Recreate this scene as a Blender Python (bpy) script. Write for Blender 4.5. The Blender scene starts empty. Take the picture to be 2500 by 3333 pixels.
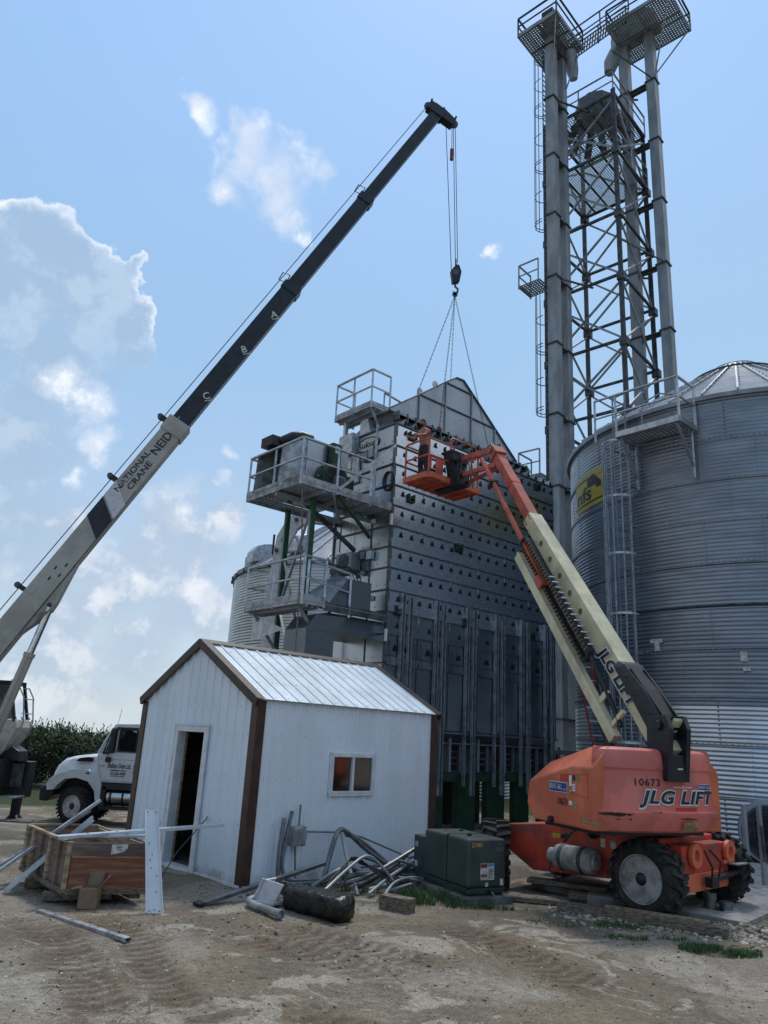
import bpy, bmesh, math, random
from mathutils import Vector, Matrix, noise
from math import radians as R, sin, cos, pi, hypot, atan2, sqrt
random.seed(7)
C = bpy.context.scene.collection
SC = bpy.context.scene

# ---------------- camera ----------------
cam = bpy.data.objects.new('camera', bpy.data.cameras.new('camera')); C.objects.link(cam); SC.camera = cam
cam.data.sensor_fit = 'HORIZONTAL'; cam.data.sensor_width = 36; cam.data.lens = 36*2445/2500
cam.data.clip_start = .1; cam.data.clip_end = 6000
_z = Vector((447, 8145, 2445)).normalized()
_y = (Vector((0, 0, 1)) - _z*_z.z).normalized()
_x = Vector((1, 0, 0)) - _z*_z.x - _y*_y.x; _x.normalize()
# rows of world axes expressed in (right, up, forward)
m = Matrix(((_x.x, _x.y, -_x.z), (_y.x, _y.y, -_y.z), (_z.x, _z.y, -_z.z)))
cam.matrix_world = Matrix.Translation((0, 0, 2.0)) @ m.to_4x4()

# ---------------- light ----------------
SUN_EL, SUN_AZ = 64, 12          # azimuth clockwise from +Y
sd = Vector((sin(R(SUN_AZ))*cos(R(SUN_EL)), cos(R(SUN_AZ))*cos(R(SUN_EL)), sin(R(SUN_EL))))
sun = bpy.data.objects.new('sun', bpy.data.lights.new('sun', 'SUN')); C.objects.link(sun)
sun.data.energy = 1.5; sun.data.angle = R(10); sun.data.color = (1, .95, .88)
sun.rotation_euler = sd.to_track_quat('Z', 'Y').to_euler()
SC.view_settings.view_transform = 'Standard'; SC.view_settings.look = 'None'
SC.view_settings.exposure = 0.55; SC.view_settings.gamma = 1
SC.render.resolution_x = 768; SC.render.resolution_y = 1024

W = bpy.data.worlds.new('World'); SC.world = W; W.use_nodes = True
nt = W.node_tree; nt.nodes.clear()
N = lambda t: nt.nodes.new(t)
def L(a, b): nt.links.new(a, b)
out = N('ShaderNodeOutputWorld'); bg = N('ShaderNodeBackground'); bg.inputs[1].default_value = 1; L(bg.outputs[0], out.inputs[0])
sky = N('ShaderNodeTexSky'); sky.sky_type = 'NISHITA'; sky.sun_disc = False
sky.sun_elevation = R(SUN_EL); sky.sun_rotation = R(SUN_AZ); sky.air_density = 1.0; sky.dust_density = .6; sky.ozone_density = 1.6
tc = N('ShaderNodeTexCoord'); sx_ = N('ShaderNodeSeparateXYZ'); L(tc.outputs['Generated'], sx_.inputs[0]); cx_ = N('ShaderNodeCombineXYZ'); mx_ = N('ShaderNodeMath'); mx_.operation = 'MAXIMUM'; mx_.inputs[1].default_value = .03
L(sx_.outputs[0], cx_.inputs[0]); L(sx_.outputs[1], cx_.inputs[1]); L(sx_.outputs[2], mx_.inputs[0]); L(mx_.outputs[0], cx_.inputs[2]); L(cx_.outputs[0], sky.inputs[0])
def wmath(op, a, b=None, c=None):
    n = N('ShaderNodeMath'); n.operation = op
    for i, v in enumerate((a, b, c)):
        if v is None: continue
        if isinstance(v, (int, float)): n.inputs[i].default_value = v
        else: L(v, n.inputs[i])
    return n.outputs[0]
def wvec(op, a, b):
    n = N('ShaderNodeVectorMath'); n.operation = op
    for i, v in enumerate((a, b)):
        if isinstance(v, tuple): n.inputs[i].default_value = v
        else: L(v, n.inputs[i])
    return n
def wmix(f, a, b, typ='MIX'):
    n = N('ShaderNodeMix'); n.data_type = 'RGBA'; n.blend_type = typ
    for s, v in ((n.inputs[0], f), (n.inputs[6], a), (n.inputs[7], b)):
        if isinstance(v, (int, float)): s.default_value = v
        elif isinstance(v, tuple): s.default_value = (*v, 1)
        else: L(v, s)
    return n.outputs[2]
def wnoise(vec, sc, det, rough=.55):
    n = N('ShaderNodeTexNoise'); n.inputs['Scale'].default_value = sc; n.inputs['Detail'].default_value = det
    n.inputs['Roughness'].default_value = rough; L(vec, n.inputs['Vector']); return n
def sstep(v, a, b):
    n = N('ShaderNodeMapRange'); n.interpolation_type = 'SMOOTHSTEP'
    n.inputs[1].default_value = a; n.inputs[2].default_value = b; L(v, n.inputs[0]); return n.outputs[0]
gen = tc.outputs['Generated']
sep = N('ShaderNodeSeparateXYZ'); L(gen, sep.inputs[0])
elev = sep.outputs[2]
base = wmix(1.0, sky.outputs[0], (.11, .11, .11), 'MULTIPLY')
# thin summer haze: evens out and whitens the sky low down
hor = wmath('DIVIDE', sep.outputs[1], wmath('SQRT', wmath('ADD', wmath('MULTIPLY', sep.outputs[0], sep.outputs[0]), wmath('MULTIPLY_ADD', sep.outputs[1], sep.outputs[1], 1e-6))))
haze = wmix(sstep(elev, .05, .5), (.36, .43, .50), (.245, .40, .585))
haze = wmix(sstep(elev, .45, .8), haze, (.25, .425, .70))
base = wmix(.78, base, haze)
rside = wmath('MULTIPLY', sstep(sep.outputs[0], .05, .3), sstep(elev, .9, .3)); base = wmix(wmath('MULTIPLY', rside, .35), base, (.32, .46, .62))
w1 = wnoise(gen, 7, 5)
wv = wvec('SUBTRACT', w1.outputs['Color'], (.5, .5, .5))
ws = N('ShaderNodeVectorMath'); ws.operation = 'SCALE'; L(wv.outputs[0], ws.inputs[0]); ws.inputs[3].default_value = .10
warp = wvec('ADD', gen, ws.outputs[0]).outputs[0]
w1b = wnoise(gen, 26, 6)
wvb = wvec('SUBTRACT', w1b.outputs['Color'], (.5, .5, .5))
wsb = N('ShaderNodeVectorMath'); wsb.operation = 'SCALE'; L(wvb.outputs[0], wsb.inputs[0]); wsb.inputs[3].default_value = .045
warp = wvec('ADD', warp, wsb.outputs[0]).outputs[0]
def blobs(lst):
    acc = None
    for (x, y, z, r) in lst:
        d = wvec('DISTANCE', warp, (x, y, z)).outputs['Value']
        v = wmath('MULTIPLY_ADD', d, -1/r, 1.0)
        acc = v if acc is None else wmath('SMOOTH_MAX', acc, v, .15)
    return acc
SMALL = [(-0.1835,0.7384,0.6489,0.043), (-0.1516,0.7589,0.6333,0.049), (-0.1206,0.7524,0.6476,0.037), (-0.1003,0.7601,0.6421,0.025), (-0.2092,0.7570,0.6190,0.031), (-0.1407,0.7794,0.6105,0.033), (-0.1218,0.7937,0.5960,0.018), (-0.2337,0.7039,0.6708,0.025), (-0.1759,0.7238,0.6672,0.029), (0.1073,0.8073,0.5803,0.017), (-0.3898,0.8311,0.3966,0.035), (-0.3591,0.8539,0.3766,0.035), (-0.3534,0.8745,0.3322,0.031), (-0.3767,0.8815,0.2848,0.020), (-0.2152,0.9142,0.3435,0.020), (-0.3005,0.9154,0.2680,0.025), (-0.2709,0.9277,0.2570,0.029), (-0.2207,0.9288,0.2977,0.020), (-0.2217,0.9431,0.2477,0.020), (-0.3154,0.9326,0.1753,0.029), (-0.2660,0.9461,0.1849,0.025), (-0.2282,0.9574,0.1772,0.020), (-0.3533,0.9249,0.1407,0.020)]
BIG = [(-0.4179,0.7642,0.4913,0.088), (-0.3725,0.7847,0.4954,0.067), (-0.3447,0.8096,0.4750,0.053), (-0.3286,0.8286,0.4533,0.037), (-0.4441,0.7810,0.4391,0.082), (-0.4460,0.7279,0.5209,0.025), (-0.4130,0.8178,0.4007,0.094), (-0.4401,0.8388,0.3206,0.110), (-0.4422,0.8690,0.2223,0.115)]
LOW = [(-0.2849,0.9260,0.2475,0.061), (-0.2462,0.9444,0.2179,0.057), (-0.3064,0.9316,0.1954,0.070), (-0.3343,0.9298,0.1542,0.078), (-0.2485,0.9566,0.1520,0.074), (-0.3841,0.9151,0.1223,0.094), (-0.3028,0.9495,0.0823,0.098), (-0.2070,0.9440,0.2571,0.033), (-0.4108,0.9099,0.0580,0.106), (-0.1910,0.9713,0.1417,0.061), (-0.3773,0.8961,0.2337,0.049)]
n2 = wnoise(gen, 14, 8, .62)
vr = N('ShaderNodeTexVoronoi'); vr.feature = 'SMOOTH_F1'; vr.inputs['Scale'].default_value = 17; vr.inputs['Smoothness'].default_value = .35; L(warp, vr.inputs['Vector']); puff = wmath('SUBTRACT', .42, vr.outputs['Distance'])
n3 = wnoise(gen, 5, 4, .5)
sh_ = wvec('ADD', gen, (.018, .006, .030)).outputs[0]
n2s = wnoise(sh_, 14, 8, .62); n2l = wnoise(gen, 14, 8, .62)
relief = sstep(wmath('ADD', wmath('SUBTRACT', n2l.outputs[0], n2s.outputs[0]), wmath('MULTIPLY', puff, .22)), -.05, .14)
# big cumulus on the left: soft blue body, bright rim
mb_ = wmath('ADD', wmath('ADD', blobs(BIG), wmath('MULTIPLY', puff, .26)), wmath('MULTIPLY', wmath('SUBTRACT', n2.outputs[0], .5), .22))
soft = sstep(elev, .50, .36)
aB = wmix(soft, sstep(mb_, 0.0, .06), sstep(mb_, -.05, .75))
edge = sstep(wmath('ADD', mb_, wmath('ADD', wmath('MULTIPLY', soft, .4), wmath('MULTIPLY', wmath('SUBTRACT', n3.outputs[0], .5), .7))), .02, .26)
colB = wmix(edge, (.80, .82, .85), wmix(relief, (.275, .365, .485), (.39, .465, .56)))
fadeB = wmath('MULTIPLY_ADD', sstep(elev, .05, .35), .35, .65)
base = wmix(wmath('MULTIPLY', aB, wmath('MULTIPLY', fadeB, wmath('MULTIPLY_ADD', edge, -.22, .86))), base, colB)
# small bright clouds
ms = wmath('ADD', blobs(SMALL), wmath('MULTIPLY', wmath('SUBTRACT', n2.outputs[0], .55), 1.5))
base = wmix(wmath('MULTIPLY', sstep(ms, -.05, .75), .85), base, wmix(relief, (.50, .56, .66), (.72, .74, .78)))
# low bank
ml = wmath('ADD', wmath('ADD', blobs(LOW), wmath('MULTIPLY', puff, .5)), wmath('MULTIPLY', wmath('SUBTRACT', n2.outputs[0], .5), 1.2))
colL = wmix(relief, (.325, .40, .505), (.54, .57, .62))
base = wmix(wmath('MULTIPLY', sstep(ml, -.1, .7), .72), base, colL)
# unseen sky shaped for reflections: dark band low right, bright above it and left
side = sstep(hor, .84, .60)
reflband = wmath('ADD', elev, wmath('MULTIPLY', wmath('SUBTRACT', wnoise(gen, 4, 5).outputs[0], .5), .32))
right = wmath('MULTIPLY', side, sstep(sep.outputs[0], .15, .5))
base = wmix(wmath('MULTIPLY', right, sstep(reflband, .38, .46)), base, (.62, .68, .76))
base = wmix(wmath('MULTIPLY', right, sstep(reflband, .45, .36)), base, (.040, .062, .082))
left = wmath('MULTIPLY', side, sstep(sep.outputs[0], -.2, -.55)); base = wmix(wmath('MULTIPLY', left, .85), base, (.30, .32, .34))
rear = sstep(sep.outputs[1], -.25, -.6)  # unseen sky behind the camera, made bluish to lift the walls facing it
base = wmix(wmath('MULTIPLY', rear, .85), base, wmix(sstep(elev, .06, .2), (.42, .47, .53), (.17, .28, .43)))
L(base, bg.inputs[0])

# ---------------- materials ----------------
MT = {}
def mat(name, col, rough=.5, metal=0, var=.12, scale=6, bump=0, bscale=40, col2=None, stretch=None, spec=None, c2amt=.5, trans=0, det=6, lo=.4, hi=.62, coat=0, aniso=0, rv=1.0, dust=None):
    if name in MT: return MT[name]
    mt = bpy.data.materials.new(name); mt.use_nodes = True; t = mt.node_tree; b = t.nodes['Principled BSDF']
    MT[name] = mt
    tcx = t.nodes.new('ShaderNodeTexCoord'); src = tcx.outputs['Object']
    if stretch:
        mp = t.nodes.new('ShaderNodeMapping'); mp.inputs['Scale'].default_value = stretch; t.links.new(src, mp.inputs[0]); src = mp.outputs[0]
    n = t.nodes.new('ShaderNodeTexNoise'); n.inputs['Scale'].default_value = scale; n.inputs['Detail'].default_value = det; t.links.new(src, n.inputs[0])
    mr = t.nodes.new('ShaderNodeMapRange'); mr.inputs[1].default_value = lo; mr.inputs[2].default_value = hi; mr.interpolation_type = 'SMOOTHSTEP'
    t.links.new(n.outputs[0], mr.inputs[0])
    mx = t.nodes.new('ShaderNodeMix'); mx.data_type = 'RGBA'
    c2 = col2 or tuple(max(0, c*(1-var*1.6)) for c in col); c1 = col if col2 else tuple(min(1, c*(1+var)) for c in col)
    mx.inputs[6].default_value = (*c1, 1); mx.inputs[7].default_value = (*c2, 1); t.links.new(mr.outputs[0], mx.inputs[0])
    n4 = t.nodes.new('ShaderNodeTexNoise'); n4.inputs['Scale'].default_value = scale*7.3; n4.inputs['Detail'].default_value = 4; t.links.new(src, n4.inputs[0])
    mx2 = t.nodes.new('ShaderNodeMix'); mx2.data_type = 'RGBA'; mx2.blend_type = 'OVERLAY'; mx2.inputs[0].default_value = min(1, var*1.5)
    t.links.new(mx.outputs[2], mx2.inputs[6]); t.links.new(n4.outputs[0], mx2.inputs[7])
    colout = mx2.outputs[2]
    if dust:   # (colour, overall amount, height of the mud splash, its amount)
        dn = t.nodes.new('ShaderNodeTexNoise'); dn.inputs['Scale'].default_value = 3.1; dn.inputs['Detail'].default_value = 9; dn.inputs['Roughness'].default_value = .7; t.links.new(tcx.outputs['Object'], dn.inputs[0])
        dm = t.nodes.new('ShaderNodeMapRange'); dm.interpolation_type = 'SMOOTHSTEP'; dm.inputs[1].default_value = .44; dm.inputs[2].default_value = .68; dm.inputs[4].default_value = dust[1]; t.links.new(dn.outputs[0], dm.inputs[0])
        sz = t.nodes.new('ShaderNodeSeparateXYZ'); t.links.new(tcx.outputs['Object'], sz.inputs[0])
        ad = t.nodes.new('ShaderNodeMath'); ad.operation = 'MULTIPLY_ADD'; ad.inputs[1].default_value = -dust[2]*1.6; t.links.new(dn.outputs[0], ad.inputs[0]); t.links.new(sz.outputs[2], ad.inputs[2])
        dz = t.nodes.new('ShaderNodeMapRange'); dz.interpolation_type = 'SMOOTHSTEP'; dz.inputs[1].default_value = -dust[2]*.2; dz.inputs[2].default_value = -dust[2]*.8; dz.inputs[4].default_value = dust[3]; t.links.new(ad.outputs[0], dz.inputs[0])
        mxm = t.nodes.new('ShaderNodeMath'); mxm.operation = 'MAXIMUM'; t.links.new(dm.outputs[0], mxm.inputs[0]); t.links.new(dz.outputs[0], mxm.inputs[1])
        m3 = t.nodes.new('ShaderNodeMix'); m3.data_type = 'RGBA'; m3.inputs[7].default_value = (*dust[0], 1); t.links.new(mxm.outputs[0], m3.inputs[0]); t.links.new(colout, m3.inputs[6]); colout = m3.outputs[2]
    t.links.new(colout, b.inputs['Base Color'])
    b.inputs['Roughness'].default_value = rough; b.inputs['Metallic'].default_value = metal
    rr = t.nodes.new('ShaderNodeMapRange'); rr.inputs[3].default_value = max(.03, rough-.09*rv); rr.inputs[4].default_value = min(1, rough+.12*rv)
    t.links.new(n4.outputs[0], rr.inputs[0]); t.links.new(rr.outputs[0], b.inputs['Roughness'])
    if spec is not None: b.inputs['Specular IOR Level'].default_value = spec
    if coat: b.inputs['Coat Weight'].default_value = coat
    if bump:
        nb = t.nodes.new('ShaderNodeTexNoise'); nb.inputs['Scale'].default_value = bscale; nb.inputs['Detail'].default_value = 5; t.links.new(src, nb.inputs[0])
        bp = t.nodes.new('ShaderNodeBump'); bp.inputs['Strength'].default_value = bump; bp.inputs['Distance'].default_value = .02
        t.links.new(nb.outputs[0], bp.inputs['Height']); t.links.new(bp.outputs[0], b.inputs['Normal'])
    return mt
galv = mat('galvanised_steel', (.36, .38, .40), .45, .55, .18, 5)
galvd = mat('weathered_galvanised', (.29, .32, .35), .55, .5, .12, 2.0, stretch=(1, 1, .35))
galvb = mat('bright_galvanised', (.48, .51, .54), .35, .7, .12, 6)
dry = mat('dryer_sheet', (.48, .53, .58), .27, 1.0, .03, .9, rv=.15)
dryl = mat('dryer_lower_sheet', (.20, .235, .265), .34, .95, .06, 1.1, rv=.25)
seam = mat('seam_flange', (.13, .15, .165), .5, .6, .15, 8)
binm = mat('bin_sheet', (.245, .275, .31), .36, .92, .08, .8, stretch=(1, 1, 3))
binroof = mat('bin_roof_sheet', (.27, .30, .33), .6, .4, .1, 2)
steeld = mat('dark_structural_steel', (.075, .085, .095), .6, .3, .25, 4)
black = mat('black_void', (.006, .006, .007), .9, 0, .1)
white = mat('white_ribbed_sheet', (.73, .795, .86), .42, 0, .03, 1.4, stretch=(1, 1, .4), bump=.05, bscale=2.2, dust=((.30, .27, .24), .05, .28, .7))
roofm = mat('white_roof_sheet', (.70, .76, .80), .35, .1, .06, 1.6)
brown = mat('brown_trim', (.055, .028, .022), .4, 0, .15, 4)
brown2 = mat('brown_rake_trim', (.035, .022, .019), .42, 0, .15, 4)
wframe = mat('white_frame_vinyl', (.66, .68, .70), .4, 0, .06)
orange = mat('faded_orange_paint', (.66, .15, .07), .45, 0, .12, 2.2, bump=.03, bscale=8, dust=((.26, .19, .14), .28, .1, .3))
pink = mat('faded_red_orange_paint', (.66, .165, .13), .5, 0, .10, 2, bump=.03, bscale=8, dust=((.30, .22, .18), .25, .1, .3))
red = mat('red_chassis_paint', (.50, .06, .032), .55, 0, .2, 3, dust=((.16, .12, .09), .55, .55, .8))
boomor = mat('boom_orange_paint', (.50, .09, .055), .5, 0, .14, 3, dust=((.16, .11, .08), .35, .1, .2))  # orange darkened: shade on the raised parts is put into the colour
cream = mat('cream_paint', (.64, .58, .38), .45, 0, .10, 1.6, stretch=(1, 1, .6), dust=((.20, .16, .10), .35, .1, .2))
tan = mat('crane_tan_paint', (.37, .355, .31), .5, 0, .10, 1.2)
blackp = mat('black_painted_steel', (.010, .012, .018), .42, 0, .3, 3)
blackpl = mat('black_plastic', (.012, .014, .017), .5, 0, .2, 8)
rubber = mat('tyre_rubber', (.016, .016, .017), .85, 0, .35, 10, bump=.3, bscale=60, dust=((.09, .07, .055), .55, .15, .6))
rimg = mat('dusty_grey_rim', (.33, .325, .32), .6, .1, .15, 9, dust=((.10, .08, .065), .7, .1, .3))
glass = mat('dark_glass', (.012, .012, .013), .03, 0, .02); glass.node_tree.nodes['Principled BSDF'].inputs['IOR'].default_value = 2.3
wood = mat('pale_pine', (.31, .23, .15), .75, 0, .25, 3, stretch=(1, 1, 9), bump=.2)
woodg = mat('weathered_timber', (.17, .135, .10), .85, 0, .3, 5, stretch=(3, 3, 14), bump=.4, bscale=30)
woodr = mat('red_brown_plywood', (.19, .065, .035), .6, 0, .2, 1.5, stretch=(1, 1, 9), col2=(.34, .16, .07), lo=.5, hi=.68)
woodb = mat('grey_brown_board', (.15, .105, .085), .75, 0, .2, 2, stretch=(1, 1, 8))
card = mat('cardboard', (.21, .145, .095), .8, 0, .1)
gbox = mat('transformer_green', (.038, .058, .052), .5, 0, .14, 3)
gpost = mat('green_post_paint', (.010, .085, .035), .45, 0, .1, 4)
gdark = mat('dark_green_paint', (.006, .035, .014), .5, 0, .2, 4)
conc = mat('concrete', (.30, .29, .27), .85, 0, .15, 6, bump=.3, bscale=30)
concd = mat('stained_concrete', (.15, .145, .13), .9, 0, .25, 4, bump=.3)
whitep = mat('truck_white_paint', (.62, .64, .66), .3, 0, .04, 2, coat=.4, dust=((.22, .18, .14), .15, .5, .4))
chrome = mat('polished_metal', (.6, .61, .62), .22, 1, .1, 8)
skin = mat('tanned_skin', (.33, .14, .085), .55, 0, .08)
cloth = mat('dark_work_trousers', (.028, .030, .033), .9, 0, .2)
hair = mat('dark_hair', (.015, .011, .009), .8, 0, .2)
redp = mat('red_fibreglass', (.20, .018, .02), .5, 0, .15)
blue = mat('blue_decal', (.02, .045, .22), .4)
wpaint = mat('white_lettering', (.75, .75, .75), .5, 0, .02)
yell = mat('yellow_decal', (.42, .34, .04), .5, 0, .05)
bpaint = mat('black_lettering', (.010, .011, .014), .5, 0, .1)
navy = mat('navy_lettering', (.012, .022, .035), .4, 0, .1)
label = mat('paper_label', (.55, .54, .50), .7, 0, .15, 12)
plast = mat('black_plastic_film', (.005, .006, .007), .28, 0, .2, 6, bump=1.0, bscale=14)
foam = mat('white_foam', (.55, .56, .57), .6, 0, .08)
cond = mat('grey_conduit', (.17, .185, .20), .4, .6, .15, 9)
cable = mat('black_cable', (.02, .022, .024), .5, 0, .2)
studm = mat('pale_steel_stud', (.50, .57, .64), .33, .6, .1, 5)
yellst = mat('stencil_yellow', (.62, .42, .05), .6)
plen = mat('plenum_sheet', (.36, .40, .44), .42, .8, .05, 1.5, rv=.3)
colst = mat('wind_column_steel', (.10, .12, .14), .45, .8, .1, 3)
binlow = mat('bin_lower_sheet', (.66, .69, .72), .30, .95, .08, .8, stretch=(1, 1, 3), rv=.5)  # newer, shinier sheet; the bright horizon reflection is also put into its colour
binmid = mat('bin_back_sheet', (.42, .45, .48), .34, .92, .08, .8, stretch=(1, 1, 3), rv=.5)
# ---------------- mesh builder ----------------
WL = {}
def V(*a): return Vector(a)
class MB:
    def __init__(s): s.v = []; s.f = []; s.m = []; s.k = 0; s.mats = []
    def mi(s, m):
        if m is None: m = s.mats[0] if s.mats else galv
        if m not in s.mats: s.mats.append(m)
        return s.mats.index(m)
    def add(s, vs, fs, m=None):
        k = len(s.v); s.v += [tuple(v) for v in vs]; i = s.mi(m)
        for f in fs: s.f.append([k+a for a in f]); s.m.append(i)
        return s
    def obox(s, o, ux, uy, uz, m=None):   # full extents as vectors, centre o
        o = Vector(o); a, b, c = Vector(ux)/2, Vector(uy)/2, Vector(uz)/2
        vs = [o+x*a+y*b+z*c for x in (-1, 1) for y in (-1, 1) for z in (-1, 1)]
        return s.add(vs, [(0, 1, 3, 2), (4, 6, 7, 5), (0, 4, 5, 1), (2, 3, 7, 6), (0, 2, 6, 4), (1, 5, 7, 3)], m)
    def fbox(s, F, s0, s1, t0, t1, z0, z1, m=None):
        return s.obox(F.P((s0+s1)/2, (t0+t1)/2, (z0+z1)/2), F.A*(s1-s0), F.B*(t1-t0), V(0, 0, z1-z0), m)
    def bar(s, p, q, w, h=None, up=(0, 0, 1), m=None):
        p, q = Vector(p), Vector(q); d = q-p; h = h or w; up = Vector(up)
        x = d.cross(up)
        if x.length < 1e-5: x = d.cross(Vector((1, .3, 0)))
        x.normalize(); y = x.cross(d).normalized()
        return s.obox((p+q)/2, d, x*w, y*h, m)
    def tube(s, pts, r, n=8, m=None, closed=False):
        pts = [Vector(p) for p in pts]; k = len(s.v); i = s.mi(m); N_ = len(pts); prev = None
        for j, p in enumerate(pts):
            if closed: d = pts[(j+1) % N_]-pts[j-1]
            else: d = pts[min(j+1, N_-1)]-pts[max(j-1, 0)]
            d.normalize()
            if prev is None: x = d.cross(Vector((0, 0, 1)) if abs(d.z) < .9 else Vector((1, 0, 0))).normalized()
            else: x = (prev-d*prev.dot(d)).normalized()
            prev = x; y = d.cross(x); rr = r[j] if isinstance(r, (list, tuple)) else r
            s.v += [tuple(p+(x*cos(2*pi*a/n)+y*sin(2*pi*a/n))*rr) for a in range(n)]
        for j in range(N_ if closed else N_-1):
            for a in range(n):
                b = (a+1) % n; j2 = (j+1) % N_
                s.f.append([k+j*n+a, k+j*n+b, k+j2*n+b, k+j2*n+a]); s.m.append(i)
        if not closed:
            s.f.append([k+a for a in range(n)][::-1]); s.m.append(i)
            s.f.append([k+(N_-1)*n+a for a in range(n)]); s.m.append(i)
        return s
    def lathe(s, o, ax, prof, n=32, m=None):   # prof: (radius, along)
        o = Vector(o); ax = Vector(ax).normalized(); x = ax.cross(Vector((0, 0, 1)) if abs(ax.z) < .9 else Vector((1, 0, 0))).normalized(); y = ax.cross(x)
        k = len(s.v); i = s.mi(m)
        for r, h in prof: s.v += [tuple(o+ax*h+(x*cos(2*pi*a/n)+y*sin(2*pi*a/n))*r) for a in range(n)]
        for j in range(len(prof)-1):
            for a in range(n):
                b = (a+1) % n; s.f.append([k+j*n+a, k+j*n+b, k+(j+1)*n+b, k+(j+1)*n+a]); s.m.append(i)
        if prof[0][0] > 1e-4: s.f.append([k+a for a in range(n)][::-1]); s.m.append(i)
        if prof[-1][0] > 1e-4: s.f.append([k+(len(prof)-1)*n+a for a in range(n)]); s.m.append(i)
        return s
    def prism(s, pts, ex, m=None):
        pts = [Vector(p) for p in pts]; ex = Vector(ex); n = len(pts)
        return s.add(pts+[p+ex for p in pts], [list(range(n))[::-1], list(range(n, 2*n))]+[[a, (a+1) % n, n+(a+1) % n, n+a] for a in range(n)], m)
    def loft(s, rings, m=None, cap=True):
        n = len(rings[0]); vs = [p for r in rings for p in r]; fs = []
        for j in range(len(rings)-1):
            for a in range(n): fs.append([j*n+a, j*n+(a+1) % n, (j+1)*n+(a+1) % n, (j+1)*n+a])
        if cap: fs += [list(range(n))[::-1], [(len(rings)-1)*n+a for a in range(n)]]
        return s.add(vs, fs, m)
    def build(s, name, parent=None, loc=None, smooth=0, bevel=0, seg=2, recalc=True, subd=0):
        me = bpy.data.meshes.new(name)
        o = Vector(loc) if loc is not None else (WL[parent] if parent else Vector((0, 0, 0)))
        me.from_pydata([(v[0]-o.x, v[1]-o.y, v[2]-o.z) for v in s.v], [], s.f)
        for mm in s.mats: me.materials.append(mm)
        me.polygons.foreach_set('material_index', s.m)
        if recalc:
            b = bmesh.new(); b.from_mesh(me); bmesh.ops.recalc_face_normals(b, faces=b.faces); b.to_mesh(me); b.free()
        if smooth:
            me.polygons.foreach_set('use_smooth', [True]*len(me.polygons)); me.set_sharp_from_angle(angle=R(smooth))
        ob = bpy.data.objects.new(name, me); C.objects.link(ob); ob.parent = parent
        if not parent: ob.location = o
        WL[ob] = o
        if bevel:
            bv = ob.modifiers.new('b', 'BEVEL'); bv.width = bevel; bv.segments = seg; bv.limit_method = 'ANGLE'; bv.angle_limit = R(35)
        if subd:
            sb = ob.modifiers.new('s', 'SUBSURF'); sb.levels = subd; sb.render_levels = subd
        return ob
def thing(name, label, cat, loc=(0, 0, 0), group=None):
    o = bpy.data.objects.new(name, None); C.objects.link(o); o.location = loc; WL[o] = Vector(loc); o.empty_display_size = .2
    return tag(o, label, cat, group)
def tag(o, label=None, cat=None, group=None, kind=None):
    if label: o['label'] = label
    if cat: o['category'] = cat
    if group: o['group'] = group
    if kind: o['kind'] = kind
    return o
class Fr:
    def __init__(s, x, y, th):
        s.o = V(x, y, 0); s.A = V(cos(th), sin(th), 0); s.B = V(-sin(th), cos(th), 0)
    def P(s, a, b, z=0): return s.o+s.A*a+s.B*b+V(0, 0, z)
D = Fr(.2024, 18.488, R(41)); S = Fr(-1.623, 10.974, .761); T = Fr(3.733, 10.2, R(23)); J = Fr(3.49, 10.38, R(42)); E = Fr(7.28, 31.3, R(47)); G = Fr(0, 0, 0)
ZU = V(0, 0, 1)
def text(txt, o, ux, uz, h, w=None, m=None, parent=None, name='lettering', bold=0, shear=0, depth=.003, space=1, warp=None, join=None):
    """flat lettering: o lower left, ux reading direction, uz up, capital height h, total width w"""
    cu = bpy.data.curves.new('t', 'FONT'); cu.body = txt; cu.size = 1; cu.offset = bold; cu.shear = shear; cu.space_character = space; cu.extrude = 0; cu.resolution_u = 3
    ob = bpy.data.objects.new('t', cu); C.objects.link(ob); dg = bpy.context.evaluated_depsgraph_get(); dg.update()
    me = bpy.data.meshes.new_from_object(ob.evaluated_get(dg)); bpy.data.objects.remove(ob); bpy.data.curves.remove(cu)
    xs = [v.co.x for v in me.vertices]; ys = [v.co.y for v in me.vertices]; x0, x1, y0, y1 = min(xs), max(xs), min(ys), max(ys)
    sy = h/.72 if (y1-y0) > .9 or (y1-y0) < .6 else h/(y1-y0); sx = w/(x1-x0) if w else sy
    ux = Vector(ux).normalized(); uz = Vector(uz).normalized(); nn = ux.cross(uz); o = Vector(o or (0, 0, 0))
    mbx = join or MB(); vs = []
    for v in me.vertices:
        a, b = (v.co.x-x0)*sx, (v.co.y)*sy
        vs.append(warp(a, b) if warp else o+ux*a+uz*b+nn*depth)
    k = len(mbx.v); mbx.add(vs, [list(p.vertices) for p in me.polygons], m); bpy.data.meshes.remove(me)
    if join is not None: return mbx
    return mbx.build(name, parent, recalc=False)
def plate(mb, o, ux, uz, w, h, d, m):      # thin label plate, o = lower left, proud by d
    ux = Vector(ux).normalized(); uz = Vector(uz).normalized(); nn = ux.cross(uz)
    mb.obox(Vector(o)+ux*w/2+uz*h/2+nn*d/2, ux*w, uz*h, nn*d, m)
def zg(x, y):
    u = min(1, max(0, (y-15)/9)); s_ = u*u*(3-2*u)
    a = .25+.60*min(1, max(0, (-x-1)/4)); r_ = max(0, hypot(x, y)-42); return -a*s_-min(80, .035*r_)
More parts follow.
